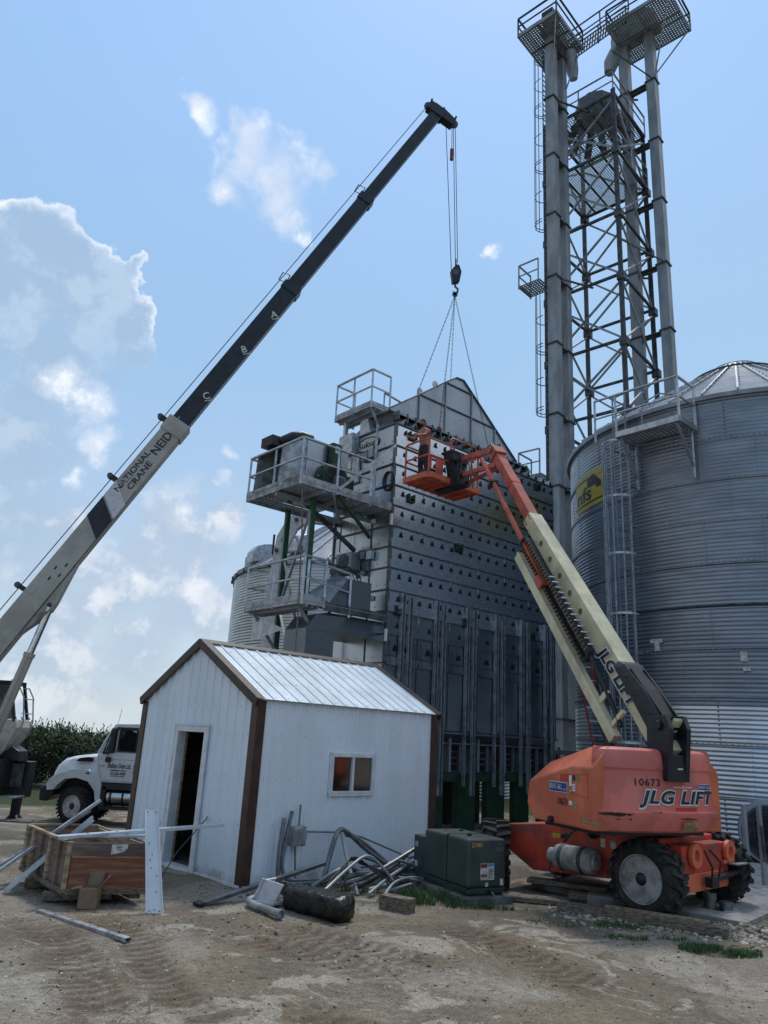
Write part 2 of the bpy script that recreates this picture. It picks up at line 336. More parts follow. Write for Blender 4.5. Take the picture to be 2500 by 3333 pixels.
def grating(mb, F, s0, s1, t0, t1, z, m, pitch=.12, w=.055, th=.02):
    n = int((s1-s0)/pitch)
    for i in range(n+1):
        s_ = s0+i*(s1-s0)/n; mb.fbox(F, s_-w/2, s_+w/2, t0, t1, z, z+th, m)
    n = int((t1-t0)/pitch)
    for i in range(n+1):
        t_ = t0+i*(t1-t0)/n; mb.fbox(F, s0, s1, t_-w/2, t_+w/2, z+.003, z+th-.003, m)
def railing(parent, pts, h=1.07, mid=.53, step=1.2, w=.045, m=None, posts='post', rails='handrail', drop=.1, toprail=True):
    m = m or galv
    for a, b in zip(pts[:-1], pts[1:]):
        a, b = Vector(a), Vector(b); r = MB()
        r.bar(a+ZU*h, b+ZU*h, w*1.5, w*.8, m=m); r.bar(a+ZU*mid, b+ZU*mid, w*1.1, w*.7, m=m); r.build(rails, parent)
    done = []
    for a, b in zip(pts[:-1], pts[1:]):
        a, b = Vector(a), Vector(b); n = max(1, round((b-a).length/step))
        for i in range(n+1):
            p = a.lerp(b, i/n)
            if any((p-q).length < .15 for q in done): continue
            done.append(p); MB().bar(p-ZU*drop, p+ZU*(h-.0), w, w, m=m).build(posts, parent)
def ladder(parent, p, z0, z1, side, w=.45, step=.3, m=None, r=.02, rw=.05):
    m = m or galv; p = Vector(p); side = Vector(side).normalized(); mb = MB()
    for k in (-1, 1): mb.bar(p+side*k*w/2+ZU*z0, p+side*k*w/2+ZU*z1, rw, rw*.6, m=m)
    z = z0+.15
    while z < z1: mb.bar(p-side*w/2+ZU*z, p+side*w/2+ZU*z, r*1.5, r*1.5, m=m); z += step
    return mb.build('ladder', parent)
def cage(parent, p, z0, z1, side, outw, rad=.38, hoop=1.2, m=None, n=12, straps=7, r=.018, double=False):
    m = m or galv; p = Vector(p); side = Vector(side).normalized(); outw = Vector(outw).normalized(); mb = MB()
    def ring(z):
        return [p+side*rad*cos(a)+outw*(rad*.35+rad*1.0*sin(a)) + ZU*z for a in [pi*i/n for i in range(n+1)]]
    z = z0; k = 0
    while z <= z1+.01:
        pts = [p+side*rad+ZU*z]+ring(z)+[p-side*rad+ZU*z]
        for a, b in zip(pts[:-1], pts[1:]): mb.bar(a, b, .012, .06 if not double else .04, m=m)
        if double and k % 2 == 0:
            pts = [q+ZU*.14 for q in pts]
            for a, b in zip(pts[:-1], pts[1:]): mb.bar(a, b, .012, .04, m=m)
        z += hoop; k += 1
    for i in range(straps):
        a = pi*(i+.0)/(straps-1); q = p+side*rad*cos(a)+outw*(rad*.35+rad*sin(a)); mb.bar(q+ZU*z0, q+ZU*z1, r*1.6, r, up=outw, m=m)
    return mb.build('safety_cage', parent)
def corr_cyl(mb, cx, cy, Rr, z0, z1, pitch, amp, n, m):
    k = len(mb.v); i = mb.mi(m); rows = int((z1-z0)/pitch*4)
    for j in range(rows+1):
        z = z0+(z1-z0)*j/rows; r = Rr+amp*(0, 1, 0, -1)[j % 4]
        mb.v += [(cx+r*cos(2*pi*a/n), cy+r*sin(2*pi*a/n), z) for a in range(n)]
    for j in range(rows):
        for a in range(n): b = (a+1) % n; mb.f.append([k+j*n+a, k+j*n+b, k+(j+1)*n+b, k+(j+1)*n+a]); mb.m.append(i)
def wheel(parent, c, ax, Rr, Wd, rimr, lug=True, dish=.1, nl=22, hubr=.09, rimm=None, lugs=8, seed=0, name='wheel', loff=.05):
    """c: centre of outer face, ax: outward horizontal axis"""
    c = Vector(c); ax = Vector(ax).normalized(); rimm = rimm or rimg
    w = MB(); w.lathe(c, ax, [(rimr*1.02, -.02), (rimr*1.02, .004), (rimr*.97, .004), (rimr*.95, -.02), (rimr*.93, -.02), (rimr*.91, -.05), (rimr*.87, -.055), (rimr*.85, -dish-.04), (rimr*.80, -dish-.05), (rimr*.77, -dish-.01), (rimr*.70, -dish), (hubr*1.5, -dish), (.001, -dish)], 40, rimm)
    wo = w.build(name, parent, smooth=35)
    hb = MB(); hb.lathe(c, ax, [(hubr*1.25, -dish), (hubr*1.15, -dish+.05), (hubr*.9, -.02), (hubr*.5, .0), (.001, 0)], 24, blackp)
    x = ax.cross(ZU).normalized(); 
    for i in range(lugs):
        a = 2*pi*i/lugs; q = c+(x*cos(a)+ZU*sin(a))*hubr*1.75; hb.lathe(q, ax, [(.016, -dish), (.016, -dish+.04), (.001, -dish+.045)], 6, blackp)
    hb.build('hub', wo, smooth=40)
    t = MB(); t.lathe(c, ax, [(rimr*1.0, -Wd+.03), (rimr*1.03, -Wd+.01), (Rr*.80, -Wd), (Rr*.93, -Wd+.03), (Rr*.965, -Wd+.08), (Rr*.965, -.08), (Rr*.93, -.03), (Rr*.80, 0), (rimr*1.03, -.01), (rimr*1.0, -.03)], 48, rubber)
    rnd = random.Random(seed)
    for i in range(nl):
        for sgn in (0, 1):
            a = 2*pi*(i+.5*sgn)/nl; rad = x*cos(a)+ZU*sin(a); tan_ = -x*sin(a)+ZU*cos(a)
            ha = -.0 if sgn == 0 else -Wd; hbm = -Wd*.5
            sk = .16*Rr*(1 if sgn == 0 else 1)
            p0 = c+rad*Rr*.965+ax*(ha+(-.01 if sgn == 0 else .01)); p1 = c+rad*Rr*.985+ax*hbm+tan_*sk
            lw = tan_*(2*pi*Rr/nl*.42); hh = rad*.05*Rr/.45
            vs = []
            for p in (p0, p1):
                for aa in (-.5, .5):
                    for bb in (-.6, .5): vs.append(p+lw*aa+hh*bb)
            t.add(vs, [(0, 1, 3, 2), (4, 6, 7, 5), (0, 4, 5, 1), (2, 3, 7, 6), (0, 2, 6, 4), (1, 5, 7, 3)], rubber)
            q = c+rad*Rr*.93+ax*(.004 if sgn == 0 else -Wd-.004); t.obox(q, tan_*(2*pi*Rr/nl*.4), rad*.07*Rr/.45, ax*.03, rubber)
    t.build('tyre', wo, smooth=30)
    return wo
# ---------------- ground ----------------
def tracks(x, y):
    """tyre ruts pressed in the dirt; returns height and a disturbed-soil amount"""
    h = 0; a = 0
    for (x0, y0, x1, y1, w, nlug) in ((-3.4, 8.6, -1.6, 6.2, .22, 1), (-2.9, 9.0, -1.0, 6.3, .18, 1), (-1.2, 8.6, .35, 7.4, .28, 1), (-.9, 9.0, .7, 7.85, .22, 1), (.9, 9.4, 2.2, 7.4, .25, 1), (-.5, 6.6, .6, 5.2, .2, 1)):
        dx, dy = x1-x0, y1-y0; ln = hypot(dx, dy); u = ((x-x0)*dx+(y-y0)*dy)/ln; v = ((x-x0)*dy-(y-y0)*dx)/ln + .12*sin(u*1.7)
        if -.2 < u < ln+.2 and abs(v) < w*1.5:
            e = min(1, max(0, (u+.2)/.5))*min(1, max(0, (ln+.2-u)/.5)); q = abs(v)/w
            lg = max(0, sin(u*2*pi/.16+abs(v)*14))
            if q < 1: h += e*(-.035+.034*lg)*(1-q*q*.4)
            else: h += e*.022*(1-(q-1)/.5)
            a = max(a, e*(1-.75*lg if q < 1 else .35))
    return h, a
def gh(x, y):
    z = zg(x, y)
    if -9 < x < 9 and 2.5 < y < 17:
        e = min(1, (17-y)/3, (x+9), (9-x))
        p = V(x, y, 0)
        z += e*(.022*noise.noise(p*.55)+.012*noise.noise(p*1.9)+.007*noise.noise(p*5.5)+.006*noise.noise(p*14))
        h, a = tracks(x, y); z += h*.36*(1+.9*noise.noise(p*9))*(.45+.8*abs(noise.noise(p*1.3))*2)
    return z-.01
def axis(a0, a1, d, far_, g=1.22):
    l = []; x = a0
    while x < a1: l.append(x); x += d
    l.append(a1); st = d; x = a1
    while x < far_: st *= g; x += st; l.append(x)
    st = d; x = a0; lo = []
    while x > -far_: st *= g; x -= st; lo.append(x)
    return lo[::-1]+l
xs = axis(-6.2, 6.4, .05, 3000, 1.3); ys = [y for y in axis(4.2, 11.6, .045, 3000, 1.28) if y > -400]
vs = [(x, y, gh(x, y)) for y in ys for x in xs]; nx = len(xs)
fs = [(j*nx+i, j*nx+i+1, (j+1)*nx+i+1, (j+1)*nx+i) for j in range(len(ys)-1) for i in range(nx-1)]
me = bpy.data.meshes.new('ground'); me.from_pydata(vs, [], fs); me.polygons.foreach_set('use_smooth', [True]*len(fs))
at = me.attributes.new('rut', 'FLOAT', 'POINT'); at.data.foreach_set('value', [tracks(v[0], v[1])[1] if abs(v[0]) < 7 and v[1] < 11 else 0 for v in vs])
go = bpy.data.objects.new('ground', me); C.objects.link(go); tag(go, 'bare brown dirt yard with gravelly patches and tyre ruts', 'ground', kind='structure')
gm = bpy.data.materials.new('yard_dirt'); gm.use_nodes = True; t = gm.node_tree; b = t.nodes['Principled BSDF']; me.materials.append(gm)
def nn(t, typ, **k):
    n = t.nodes.new(typ)
    for a, v in k.items(): n.inputs[a.replace('_', ' ')].default_value = v
    return n
tcx = t.nodes.new('ShaderNodeTexCoord').outputs['Object']
def nz(sc, det=8, ro=.55, dist=0):
    n = nn(t, 'ShaderNodeTexNoise', Scale=sc, Detail=det, Roughness=ro, Distortion=dist); t.links.new(tcx, n.inputs[0]); return n.outputs[0]
def ramp(v, a, b_, inv=False):
    n = t.nodes.new('ShaderNodeMapRange'); n.interpolation_type = 'SMOOTHSTEP'; n.inputs[1].default_value = a; n.inputs[2].default_value = b_
    if inv: n.inputs[3].default_value = 1; n.inputs[4].default_value = 0
    t.links.new(v, n.inputs[0]); return n.outputs[0]
def mixc(f, a, b_, typ='MIX'):
    n = t.nodes.new('ShaderNodeMix'); n.data_type = 'RGBA'; n.blend_type = typ
    for s_, v in ((n.inputs[0], f), (n.inputs[6], a), (n.inputs[7], b_)):
        if isinstance(v, (int, float)): s_.default_value = v
        elif isinstance(v, tuple): s_.default_value = (*v, 1)
        else: t.links.new(v, s_)
    return n.outputs[2]
def mth(op, a, b_):
    n = t.nodes.new('ShaderNodeMath'); n.operation = op
    for i, v in enumerate((a, b_)):
        if isinstance(v, (int, float)): n.inputs[i].default_value = v
        else: t.links.new(v, n.inputs[i])
    return n.outputs[0]
col = mixc(ramp(nz(.9), .35, .65), (.205, .166, .118), (.150, .130, .100))
patch = ramp(nz(.95, 12, .66, .9), .535, .565); col = mixc(mth('MULTIPLY', patch, .8), col, (.345, .312, .258))
patch2 = ramp(nz(.38, 9, .6, .4), .50, .56); col = mixc(mth('MULTIPLY', patch2, .6), col, (.275, .25, .21))
dk = ramp(nz(1.6, 9, .65), .56, .68); col = mixc(mth('MULTIPLY', dk, .4), col, (.115, .09, .068))
ra = t.nodes.new('ShaderNodeAttribute'); ra.attribute_name = 'rut'; col = mixc(mth('MULTIPLY', ra.outputs['Fac'], .7), col, (.085, .058, .040))
vo = nn(t, 'ShaderNodeTexVoronoi', Scale=55); t.links.new(tcx, vo.inputs[0])
pb = ramp(vo.outputs['Distance'], .12, .3, True); sel = ramp(nz(14, 3), .48, .6)
col = mixc(mth('MULTIPLY', mth('MULTIPLY', pb, sel), .8), col, (.27, .24, .20))
fine = nz(70, 6, .75); col = mixc(.85, col, mixc(ramp(fine, .3, .7), (.22, .22, .22), (.8, .8, .8)), 'OVERLAY')
mid = nz(13, 9, .72); col = mixc(.42, col, mixc(ramp(mid, .34, .66), (.27, .27, .27), (.72, .72, .72)), 'OVERLAY')
# grass beyond the yard
sp = t.nodes.new('ShaderNodeSeparateXYZ'); t.links.new(tcx, sp.inputs[0])
gr = ramp(mth('ADD', sp.outputs[1], mth('MULTIPLY', nz(.6), 4)), 28.6, 29.8); col = mixc(gr, col, (.05, .066, .03))
t.links.new(col, b.inputs['Base Color']); b.inputs['Roughness'].default_value = .95; b.inputs['Specular IOR Level'].default_value = .15
bp = nn(t, 'ShaderNodeBump', Strength=.6, Distance=.03); hsum = mth('ADD', mth('MULTIPLY', fine, .5), mth('ADD', mth('MULTIPLY', nz(16, 8, .7), .9), mth('MULTIPLY', pb, .5)))
t.links.new(hsum, bp.inputs['Height']); t.links.new(bp.outputs[0], b.inputs['Normal'])

# loose pebbles, clods, river stones
def stones(name, label_, pts, mts, sq=.6):
    mb = MB(); rnd = random.Random(3)
    ico = bmesh.new(); bmesh.ops.create_icosphere(ico, subdivisions=1, radius=1); vv = [v.co.copy() for v in ico.verts]; ff = [[v.index for v in f.verts] for f in ico.faces]; ico.free()
    for (x, y, z, r) in pts:
        rot = Matrix.Rotation(rnd.uniform(0, 6.3), 3, 'Z') @ Matrix.Rotation(rnd.uniform(-.5, .5), 3, 'X')
        sx, sy, sz = r*rnd.uniform(.8, 1.5), r*rnd.uniform(.7, 1.1), r*rnd.uniform(.45, .8)
        mb.add([rot @ V(v.x*sx*rnd.uniform(.85, 1.15), v.y*sy*rnd.uniform(.85, 1.15), v.z*sz)+V(x, y, z) for v in vv], ff, rnd.choice(mts))
    return tag(mb.build(name, smooth=50, recalc=False), label_, name, kind='stuff')
st1 = mat('pebble_tan', (.28, .23, .17), .85, 0, .2, 20); st2 = mat('pebble_grey', (.20, .185, .165), .85, 0, .2, 20); st3 = mat('pebble_pale', (.42, .38, .32), .8, 0, .1, 20); cl = mat('dirt_clod', (.075, .052, .037), .95, 0, .3, 20)
rnd = random.Random(11); pts = []
for i in range(6500):
    y = 4.3+7*rnd.random()**1.3; x = rnd.uniform(-.62, .62)*y; pts.append((x, y, gh(x, y)+.001, rnd.choice((.004, .004, .005, .006, .006, .008, .009, .014))*(.6+y*.06)))
stones('pebbles', 'loose pebbles and small stones scattered over the dirt', pts, [st1, st2, st2, st3, cl])
mb = MB(); rn_ = random.Random(17)
for i in range(260):
    y = rn_.uniform(4.6, 11); x = rn_.uniform(-.6, .6)*y; a = rn_.uniform(0, 3.1); l_ = rn_.uniform(.03, .11); z = gh(x, y)+.008
    mb.bar(V(x, y, z), V(x+l_*cos(a), y+l_*sin(a), z+rn_.uniform(0, .012)), rn_.uniform(.003, .008), .004, m=rn_.choice((woodg, wood, card)))
tag(mb.build('straw_litter', recalc=False), 'bits of straw and splinters lying on the dirt', 'litter', kind='stuff')
pts2 = []
for cx_, cy_, sp_, n_ in ((-1.3, 8.9, .5, 110), (-.1, 8.0, .5, 110), (1.5, 8.6, .5, 30), (-3.4, 7.3, .8, 60), (-1.2, 10.7, .5, 120), (0, 6, 2.6, 60), (3.2, 8.6, 1, 30)):
    for i in range(n_):
        x = rnd.gauss(cx_, sp_); y = rnd.gauss(cy_, sp_*.45); pts2.append((x, y, gh(x, y), rnd.choice((.006, .009, .012, .02))))
stones('dirt_clods', 'dark crumbled dirt clods beside the tyre ruts', pts2, [cl, cl, st2])
pts3 = []
for i in range(2300):
    a = rnd.random(); x = 2.5+a*3.6+rnd.gauss(0, .12); y = 10.45-(a*1.25)+rnd.gauss(0, .28)+(rnd.random()**2)*.7*(1 if a > .2 else .3)
    if a < .5 and rnd.random() < .5: continue
    if a > .55: y += -.35+rnd.gauss(0, .2)
    pts3.append((x, y, gh(x, y)+.005, rnd.uniform(.018, .042)))
for i in range(500): x = rnd.uniform(4.6, 6.4); y = 9.75+rnd.uniform(-.55, .5); pts3.append((x, y, gh(x, y)+rnd.uniform(0, .05), rnd.uniform(.02, .045)))
stones('river_gravel', 'rounded river gravel around the concrete slab', pts3, [st1, st1, st2, st3])
def grass(name, label_, spots, m_):
    mb = MB(); rnd = random.Random(5)
    for (x, y, r, n_, h) in spots:
        for i in range(n_):
            a = rnd.uniform(0, 6.28); q = r*sqrt(rnd.random()); px, py = x+q*cos(a)*1.5, y+q*sin(a)*.7; hh = h*rnd.uniform(.5, 1.2); d = V(rnd.uniform(-1, 1), rnd.uniform(-1, 1), 0)*hh*.6; w_ = V(cos(a), sin(a), 0)*rnd.uniform(.003, .006)
            z = gh(px, py); p = V(px, py, z)
            mb.add([p-w_, p+w_, p+w_*.7+d*.4+ZU*hh*.6, p-w_*.7+d*.4+ZU*hh*.6, p+d+ZU*hh], [(0, 1, 2, 3), (3, 2, 4)], m_)
    return tag(mb.build(name, recalc=False), label_, 'grass', kind='stuff')
grs = mat('grass_blades', (.050, .115, .030), .6, 0, .3, 5)
grass('grass_tuft', 'green grass tufts growing in the dirt near the beams and pad', [(3.85, 8.98, .30, 1100, .06), (3.7, 9.12, .15, 300, .06), (3.05, 9.9, .2, 260, .06), (2.95, 9.35, .17, 200, .05), (1.35, 10.5, .2, 200, .09), (1.0, 10.75, .3, 420, .13), (.85, 11.0, .25, 320, .16), (.55, 10.55, .25, 260, .09), (3.5, 9.4, .12, 90, .05), (1.7, 10.5, .15, 150, .07), (4.6, 8.2, .2, 100, .04), (2.3, 9.9, .25, 130, .04), (.3, 11.2, .4, 200, .1)], grs)

# ---------------- far hedge / field edge ----------------
leafA = mat('hedge_leaf', (.022, .042, .014), .7, 0, .5, .6, det=3); leafB = mat('hedge_leaf_light', (.05, .075, .025), .7, 0, .3, .6); bark = mat('bark', (.05, .035, .022), .9)
def bush(x, y, w, h, seed):
    rnd = random.Random(seed); z0 = zg(x, y); o = thing('shrub', None, 'shrub', (x, y, z0), 'overgrown shrubs along the field edge')
    st = MB()
    for i in range(5): st.tube([V(x, y, z0), V(x+rnd.uniform(-.4, .4)*w, y+rnd.uniform(-.4, .4), z0+h*.7)], [.04, .015], 5, bark)
    st.build('trunk', o); mb = MB()
    cl_ = [(rnd.uniform(-.5, .5)*w, rnd.uniform(-.5, .5)*w, rnd.uniform(.12, .85)*h, rnd.uniform(.28, .55)) for i in range(34)]
    for i in range(9500):
        c = rnd.choice(cl_); v = V(rnd.gauss(0, 1), rnd.gauss(0, 1), rnd.gauss(0, 1)).normalized()*c[3]*rnd.uniform(.55, 1.1); p = V(x+c[0], y+c[1], z0+c[2])+v
        if p.z < z0+.02: p.z = z0+.05
        a = V(rnd.gauss(0, 1), rnd.gauss(0, 1), rnd.gauss(0, 1)).normalized(); b_ = a.orthogonal().normalized(); s_ = rnd.uniform(.04, .085)
        mb.add([p-a*s_, p+b_*s_*.5, p+a*s_, p-b_*s_*.5], [(0, 1, 2, 3)], leafB if rnd.random() < .3 else leafA)
    for i in range(150):   # seed heads and grass tops
        p = V(x+rnd.uniform(-.6, .6)*w, y+rnd.uniform(-.5, .5), z0+h*rnd.uniform(.7, .92)); q = p+V(rnd.uniform(-.2, .2), 0, rnd.uniform(.15, .5)); mb.bar(p, q, .012, m=leafB); mb.bar(q, q+V(rnd.uniform(-.05, .05), 0, .08), .028, m=leafB)
    mb.build('crown', o, recalc=False); return o
hl = ['dense dark shrub with grassy top just left of the crane cab', 'leafy shrub seen behind the crane cab and its ladder', 'tall weedy shrub rising between crane and truck bonnet', 'broad dark green shrub behind the truck bonnet', 'pale topped shrub above the truck windscreen', 'dark shrub at the field edge behind the truck cab', 'lower shrub half hidden by the white shed']
for i in range(7):
    b_ = bush(-18.6+i*1.75, 35.5+.5*(i % 2), 3.1, (2.75, 2.7, 2.65, 2.5, 2.35, 2.3, 2.3)[i], i); b_['label'] = hl[i]

# ---------------- grain bins ----------------
def roof_cone(parent, cx, cy, Rr, z0, z1, rc, nrib, m, ribm):
    mb = MB(); k = nrib*2
    mb.lathe((cx, cy, z0-.02), ZU, [(Rr+.12, -.12), (Rr+.12, 0), (rc, z1-z0), (rc, z1-z0+.12)], k, m); mb.build('roof', parent)
    for i in range(nrib):
        a = 2*pi*i/nrib; d = V(cos(a), sin(a), 0); p = V(cx, cy, 0)+d*(Rr+.1)+ZU*(z0+.0); q = V(cx, cy, 0)+d*rc+ZU*z1
        yield p, q, d
bin1 = thing('grain_bin', 'large corrugated steel grain bin with ladder and platform, right of the tower', 'grain bin', (11.6, 22.73, 0))
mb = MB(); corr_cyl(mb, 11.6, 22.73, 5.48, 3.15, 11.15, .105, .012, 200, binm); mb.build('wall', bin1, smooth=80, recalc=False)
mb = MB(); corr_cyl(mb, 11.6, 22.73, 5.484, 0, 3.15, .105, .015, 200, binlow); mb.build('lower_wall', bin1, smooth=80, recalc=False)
mb = MB()
ribs = MB()
for p, q, d in roof_cone(bin1, 11.6, 22.73, 5.48, 11.2, 14.35, .75, 40, binroof, galv):
    s_ = V(-d.y, d.x, 0); ribs.bar(p+ZU*.03, q+ZU*.03, .05, .06, m=galvb)
    for k in range(10): c = p.lerp(q, .08+.09*k)+ZU*.07; ribs.obox(c+s_*.06, s_*.03, d*.03, ZU*.02, steeld)
ribs.build('roof_ribs', bin1)
mb.lathe((11.6, 22.73, 14.3), ZU, [(.8, 0), (.8, .08), (.62, .22), (.3, .36), (.001, .4)], 32, galvb); mb.build('roof_cap', bin1, smooth=50)
mb = MB(); mb.tube([(11.6+1.5*cos(a*pi/24), 22.73+1.5*sin(a*pi/24), 13.95) for a in range(48)], .03, 6, steeld, True); mb.build('roof_ring', bin1)
mb = MB()
for z in (1.1, 2.25, 3.35, 4.5, 5.56, 6.6, 7.7, 8.8, 9.9, 11.1):
    mb.tube([(11.6+5.497*cos(2*pi*a/120), 22.73+5.497*sin(2*pi*a/120), z) for a in range(120)], .017 if z != 5.56 else .035, 5, steeld if z in (5.56, 11.1) else galvd, True)
mb.build('sheet_lap_ring', bin1)
mb = MB(); rnd = random.Random(2)
for i in range(10):
    z0_ = i*1.1+.05
    for k in range(14):
        a = R(120+k*14+ (i % 2)*7)
        for j in range(10):
            z = z0_+j*.105+.03; p = V(11.6+5.497*cos(a), 22.73+5.497*sin(a), z); mb.obox(p, V(.025, 0, 0), V(0, .025, 0), ZU*.025, galvd)
            if i % 1 == 0 and j == 0:
                for q in range(1, 10): a2 = a+R(14)*q/10; p = V(11.6+5.5*cos(a2), 22.73+5.5*sin(a2), z0_+.02); mb.obox(p, V(.025, 0, 0), V(0, .025, 0), ZU*.025, galvd)
mb.build('bolts', bin1)
def bp_(a, r, z): return V(11.6+r*cos(R(a)), 22.73+r*sin(R(a)), z)
# yellow maker's sign wrapped on the wall
mb = MB(); a0, a1 = 180.5, 200; n = 26
def curv(z0, z1, a0, a1, r, m_):
    vs = []; n = max(2, int(abs(a1-a0)))
    for i in range(n+1):
        a = a0+(a1-a0)*i/n; vs += [bp_(a, r, z0), bp_(a, r, z1)]
    mb.add(vs, [(2*i, 2*i+2, 2*i+3, 2*i+1) for i in range(n)], m_)
curv(8.98, 10.1, a0, a1, 5.505, yell); curv(9.12, 9.17, a0, a1, 5.51, bpaint); curv(9.9, 9.94, a0, 193, 5.51, bpaint)
vs = []
for i in range(11):
    a = 190.5+8*i/10; zz = 9.88+.10*sin(pi*i/10) if i < 6 else 9.98-.32*(i-5)/5
    vs += [bp_(a, 5.513, 9.62-.12*(i > 6)), bp_(a, 5.513, zz)]
mb.add(vs, [(2*i, 2*i+2, 2*i+3, 2*i+1) for i in range(10)], bpaint)
w_ = lambda a, b_: bp_(182+a/5.51*57.3, 5.513, 9.25+b_)
text('nfs', None, (1, 0, 0), (0, 0, 1), .46, 1.05, bpaint, bold=.02, warp=w_, join=mb)
mb.build('maker_sign', bin1, recalc=False)
# ladder, cage, platform
la = 210; p = bp_(la, 5.48+.28, 0); od = V(cos(R(la)), sin(R(la)), 0); sd_ = V(-od.y, od.x, 0)
ladder(bin1, p, .6, 11.9, sd_, m=galvd)
cage(bin1, p, 2.2, 10.3, sd_, od, .4, 1.62, galvb, straps=6, r=.022)
mb = MB()
for k in range(9): z = 1+k*1.15; mb.bar(p+sd_*.22+ZU*z, p+sd_*.22-od*.3+ZU*z, .05, .04, m=galvd); mb.bar(p-sd_*.22+ZU*z, p-sd_*.22-od*.3+ZU*z, .05, .04, m=galvd)
mb.build('ladder_bracket', bin1)
BF = Fr(11.6, 22.73, R(222)); # local frame: a = outwards at 222 deg, b = tangential
mb = MB(); grating(mb, BF, 5.5, 6.4, -.85, .95, 10.3, galvd, .11, .06); 
for t_ in (-.85, .95): mb.fbox(BF, 5.5, 6.45, t_-.03, t_+.03, 10.2, 10.34, galvd)
mb.fbox(BF, 6.4, 6.46, -.85, .95, 10.2, 10.36, galvb); mb.build('platform', bin1)
railing(bin1, [BF.P(5.5, .95, 10.33), BF.P(6.42, .95, 10.33), BF.P(6.42, -.85, 10.33)], 1.15, .6, 2.2, .05, galvb, posts='platform_post', rails='platform_handrail')
railing(bin1, [BF.P(6.42, -1.5, 10.33), BF.P(6.42, -.85, 10.33)], 1.15, .6, 2.2, .045, galvb, posts='platform_post', rails='platform_handrail')
for t_ in (-.75, .85):
    MB().bar(BF.P(6.35, t_, 10.2), BF.P(5.55, t_, 9.2), .07, .05, m=galvd).build('platform_brace', bin1); MB().bar(BF.P(5.56, t_, 8.9), BF.P(5.56, t_, 10.3), .06, .05, m=galvb).build('platform_brace', bin1)
MB().tube([BF.P(6.0, -.3, 10.4), BF.P(6.0, -.3, 11.0), BF.P(5.95, -.25, 11.25), BF.P(5.7, .1, 11.5), BF.P(5.2, .5, 11.5)], .025, 6, galvd).build('roof_rail', bin1)
mb = MB()
for a, z, w, h in ((239, 4.3, .16, .22), (239.4, 4.0, .16, .1), (217, 4.75, .35, .1), (217.2, 4.62, .14, .25)):
    p = bp_(a, 5.51, z); o_ = V(cos(R(a)), sin(R(a)), 0); mb.obox(p, V(-o_.y, o_.x, 0)*w, o_*.02, ZU*h, label)
mb.build('label_plate', bin1)
# aeration fan at its foot
fan = thing('aeration_fan', 'grey steel aeration fan with transition duct at the right bin foot', 'fan', bp_(242, 6.6, 0))
fo = V(cos(R(242)), sin(R(242)), 0); fs_ = V(-fo.y, fo.x, 0); c = bp_(242, 5.4, .55)
mb = MB(); r1 = [c+fs_*a+ZU*b_ for a, b_ in ((-.55, -.45), (.55, -.45), (.55, .25), (-.55, .25))]; c2_ = bp_(242, 6.9, .55); r2 = [c2_+fs_*a+ZU*b_ for a, b_ in ((-.5, -.5), (.5, -.5), (.5, .5), (-.5, .5))]
mb.loft([r1, r2], galvd); mb.build('transition_duct', fan)
mb = MB(); c3_ = bp_(242, 6.92, .55); mb.lathe(c3_, fo, [(.6, 0), (.64, .02), (.62, .05), (.5, .07), (.5, .6), (.57, .68), (.55, .68), (.46, .6), (.46, .1), (.001, .1)], 36, galvd); mb.build('fan_housing', fan, smooth=40)
mb = MB()
for k in range(8): mb.lathe(c3_+fo*.7, fo, [(.06+.06*k, 0), (.066+.06*k, .008), (.072+.06*k, 0)], 32, steeld)
mb.build('fan_guard', fan)
# bin behind the dryer
bin2 = thing('grain_bin', 'corrugated steel grain bin with ventilated roof behind the dryer', 'grain bin', (-.25, 37.64, -.6))
mb = MB(); corr_cyl(mb, -.25, 37.64, 7, -.8, 9.0, .13, .016, 180, binmid); mb.build('wall', bin2, smooth=80, recalc=False)
ribs = MB()
for p, q, d in roof_cone(bin2, -.25, 37.64, 7, 9.05, 13.4, .9, 44, binroof, galv): ribs.bar(p+ZU*.04, q+ZU*.04, .06, .07, m=galvb)
ribs.build('roof_ribs', bin2)
mb = MB()
for k in range(44): a = 2*pi*k/44; mb.obox((-.25+7.12*cos(a), 37.64+7.12*sin(a), 8.95), V(cos(a), sin(a), 0)*.1, V(-sin(a), cos(a), 0)*.12, ZU*.16, steeld)
mb.build('eave_clip', bin2)
def vent_cap(a, rr_):
    o_ = V(cos(R(a)), sin(R(a)), 0); s_ = V(-o_.y, o_.x, 0); z = 9.05+(7-rr_)*(4.35/6.1); c = V(-.25, 37.64, 0)+o_*rr_+ZU*z
    m_ = MB(); prof = [(-.0, -.1), (0, .45), (.25, .75), (.6, .9), (.95, .95), (1.0, .2)]
    m_.prism([c+o_*(.6-a_)+ZU*(b_-.1)-s_*.35 for a_, b_ in prof], s_*.7, galvb); return m_.build('roof_vent', bin2, bevel=.05)
for a, r_ in ((236, 6.1), (262, 5.2), (212, 6.3), (285, 5.6), (190, 6)): vent_cap(a, r_)

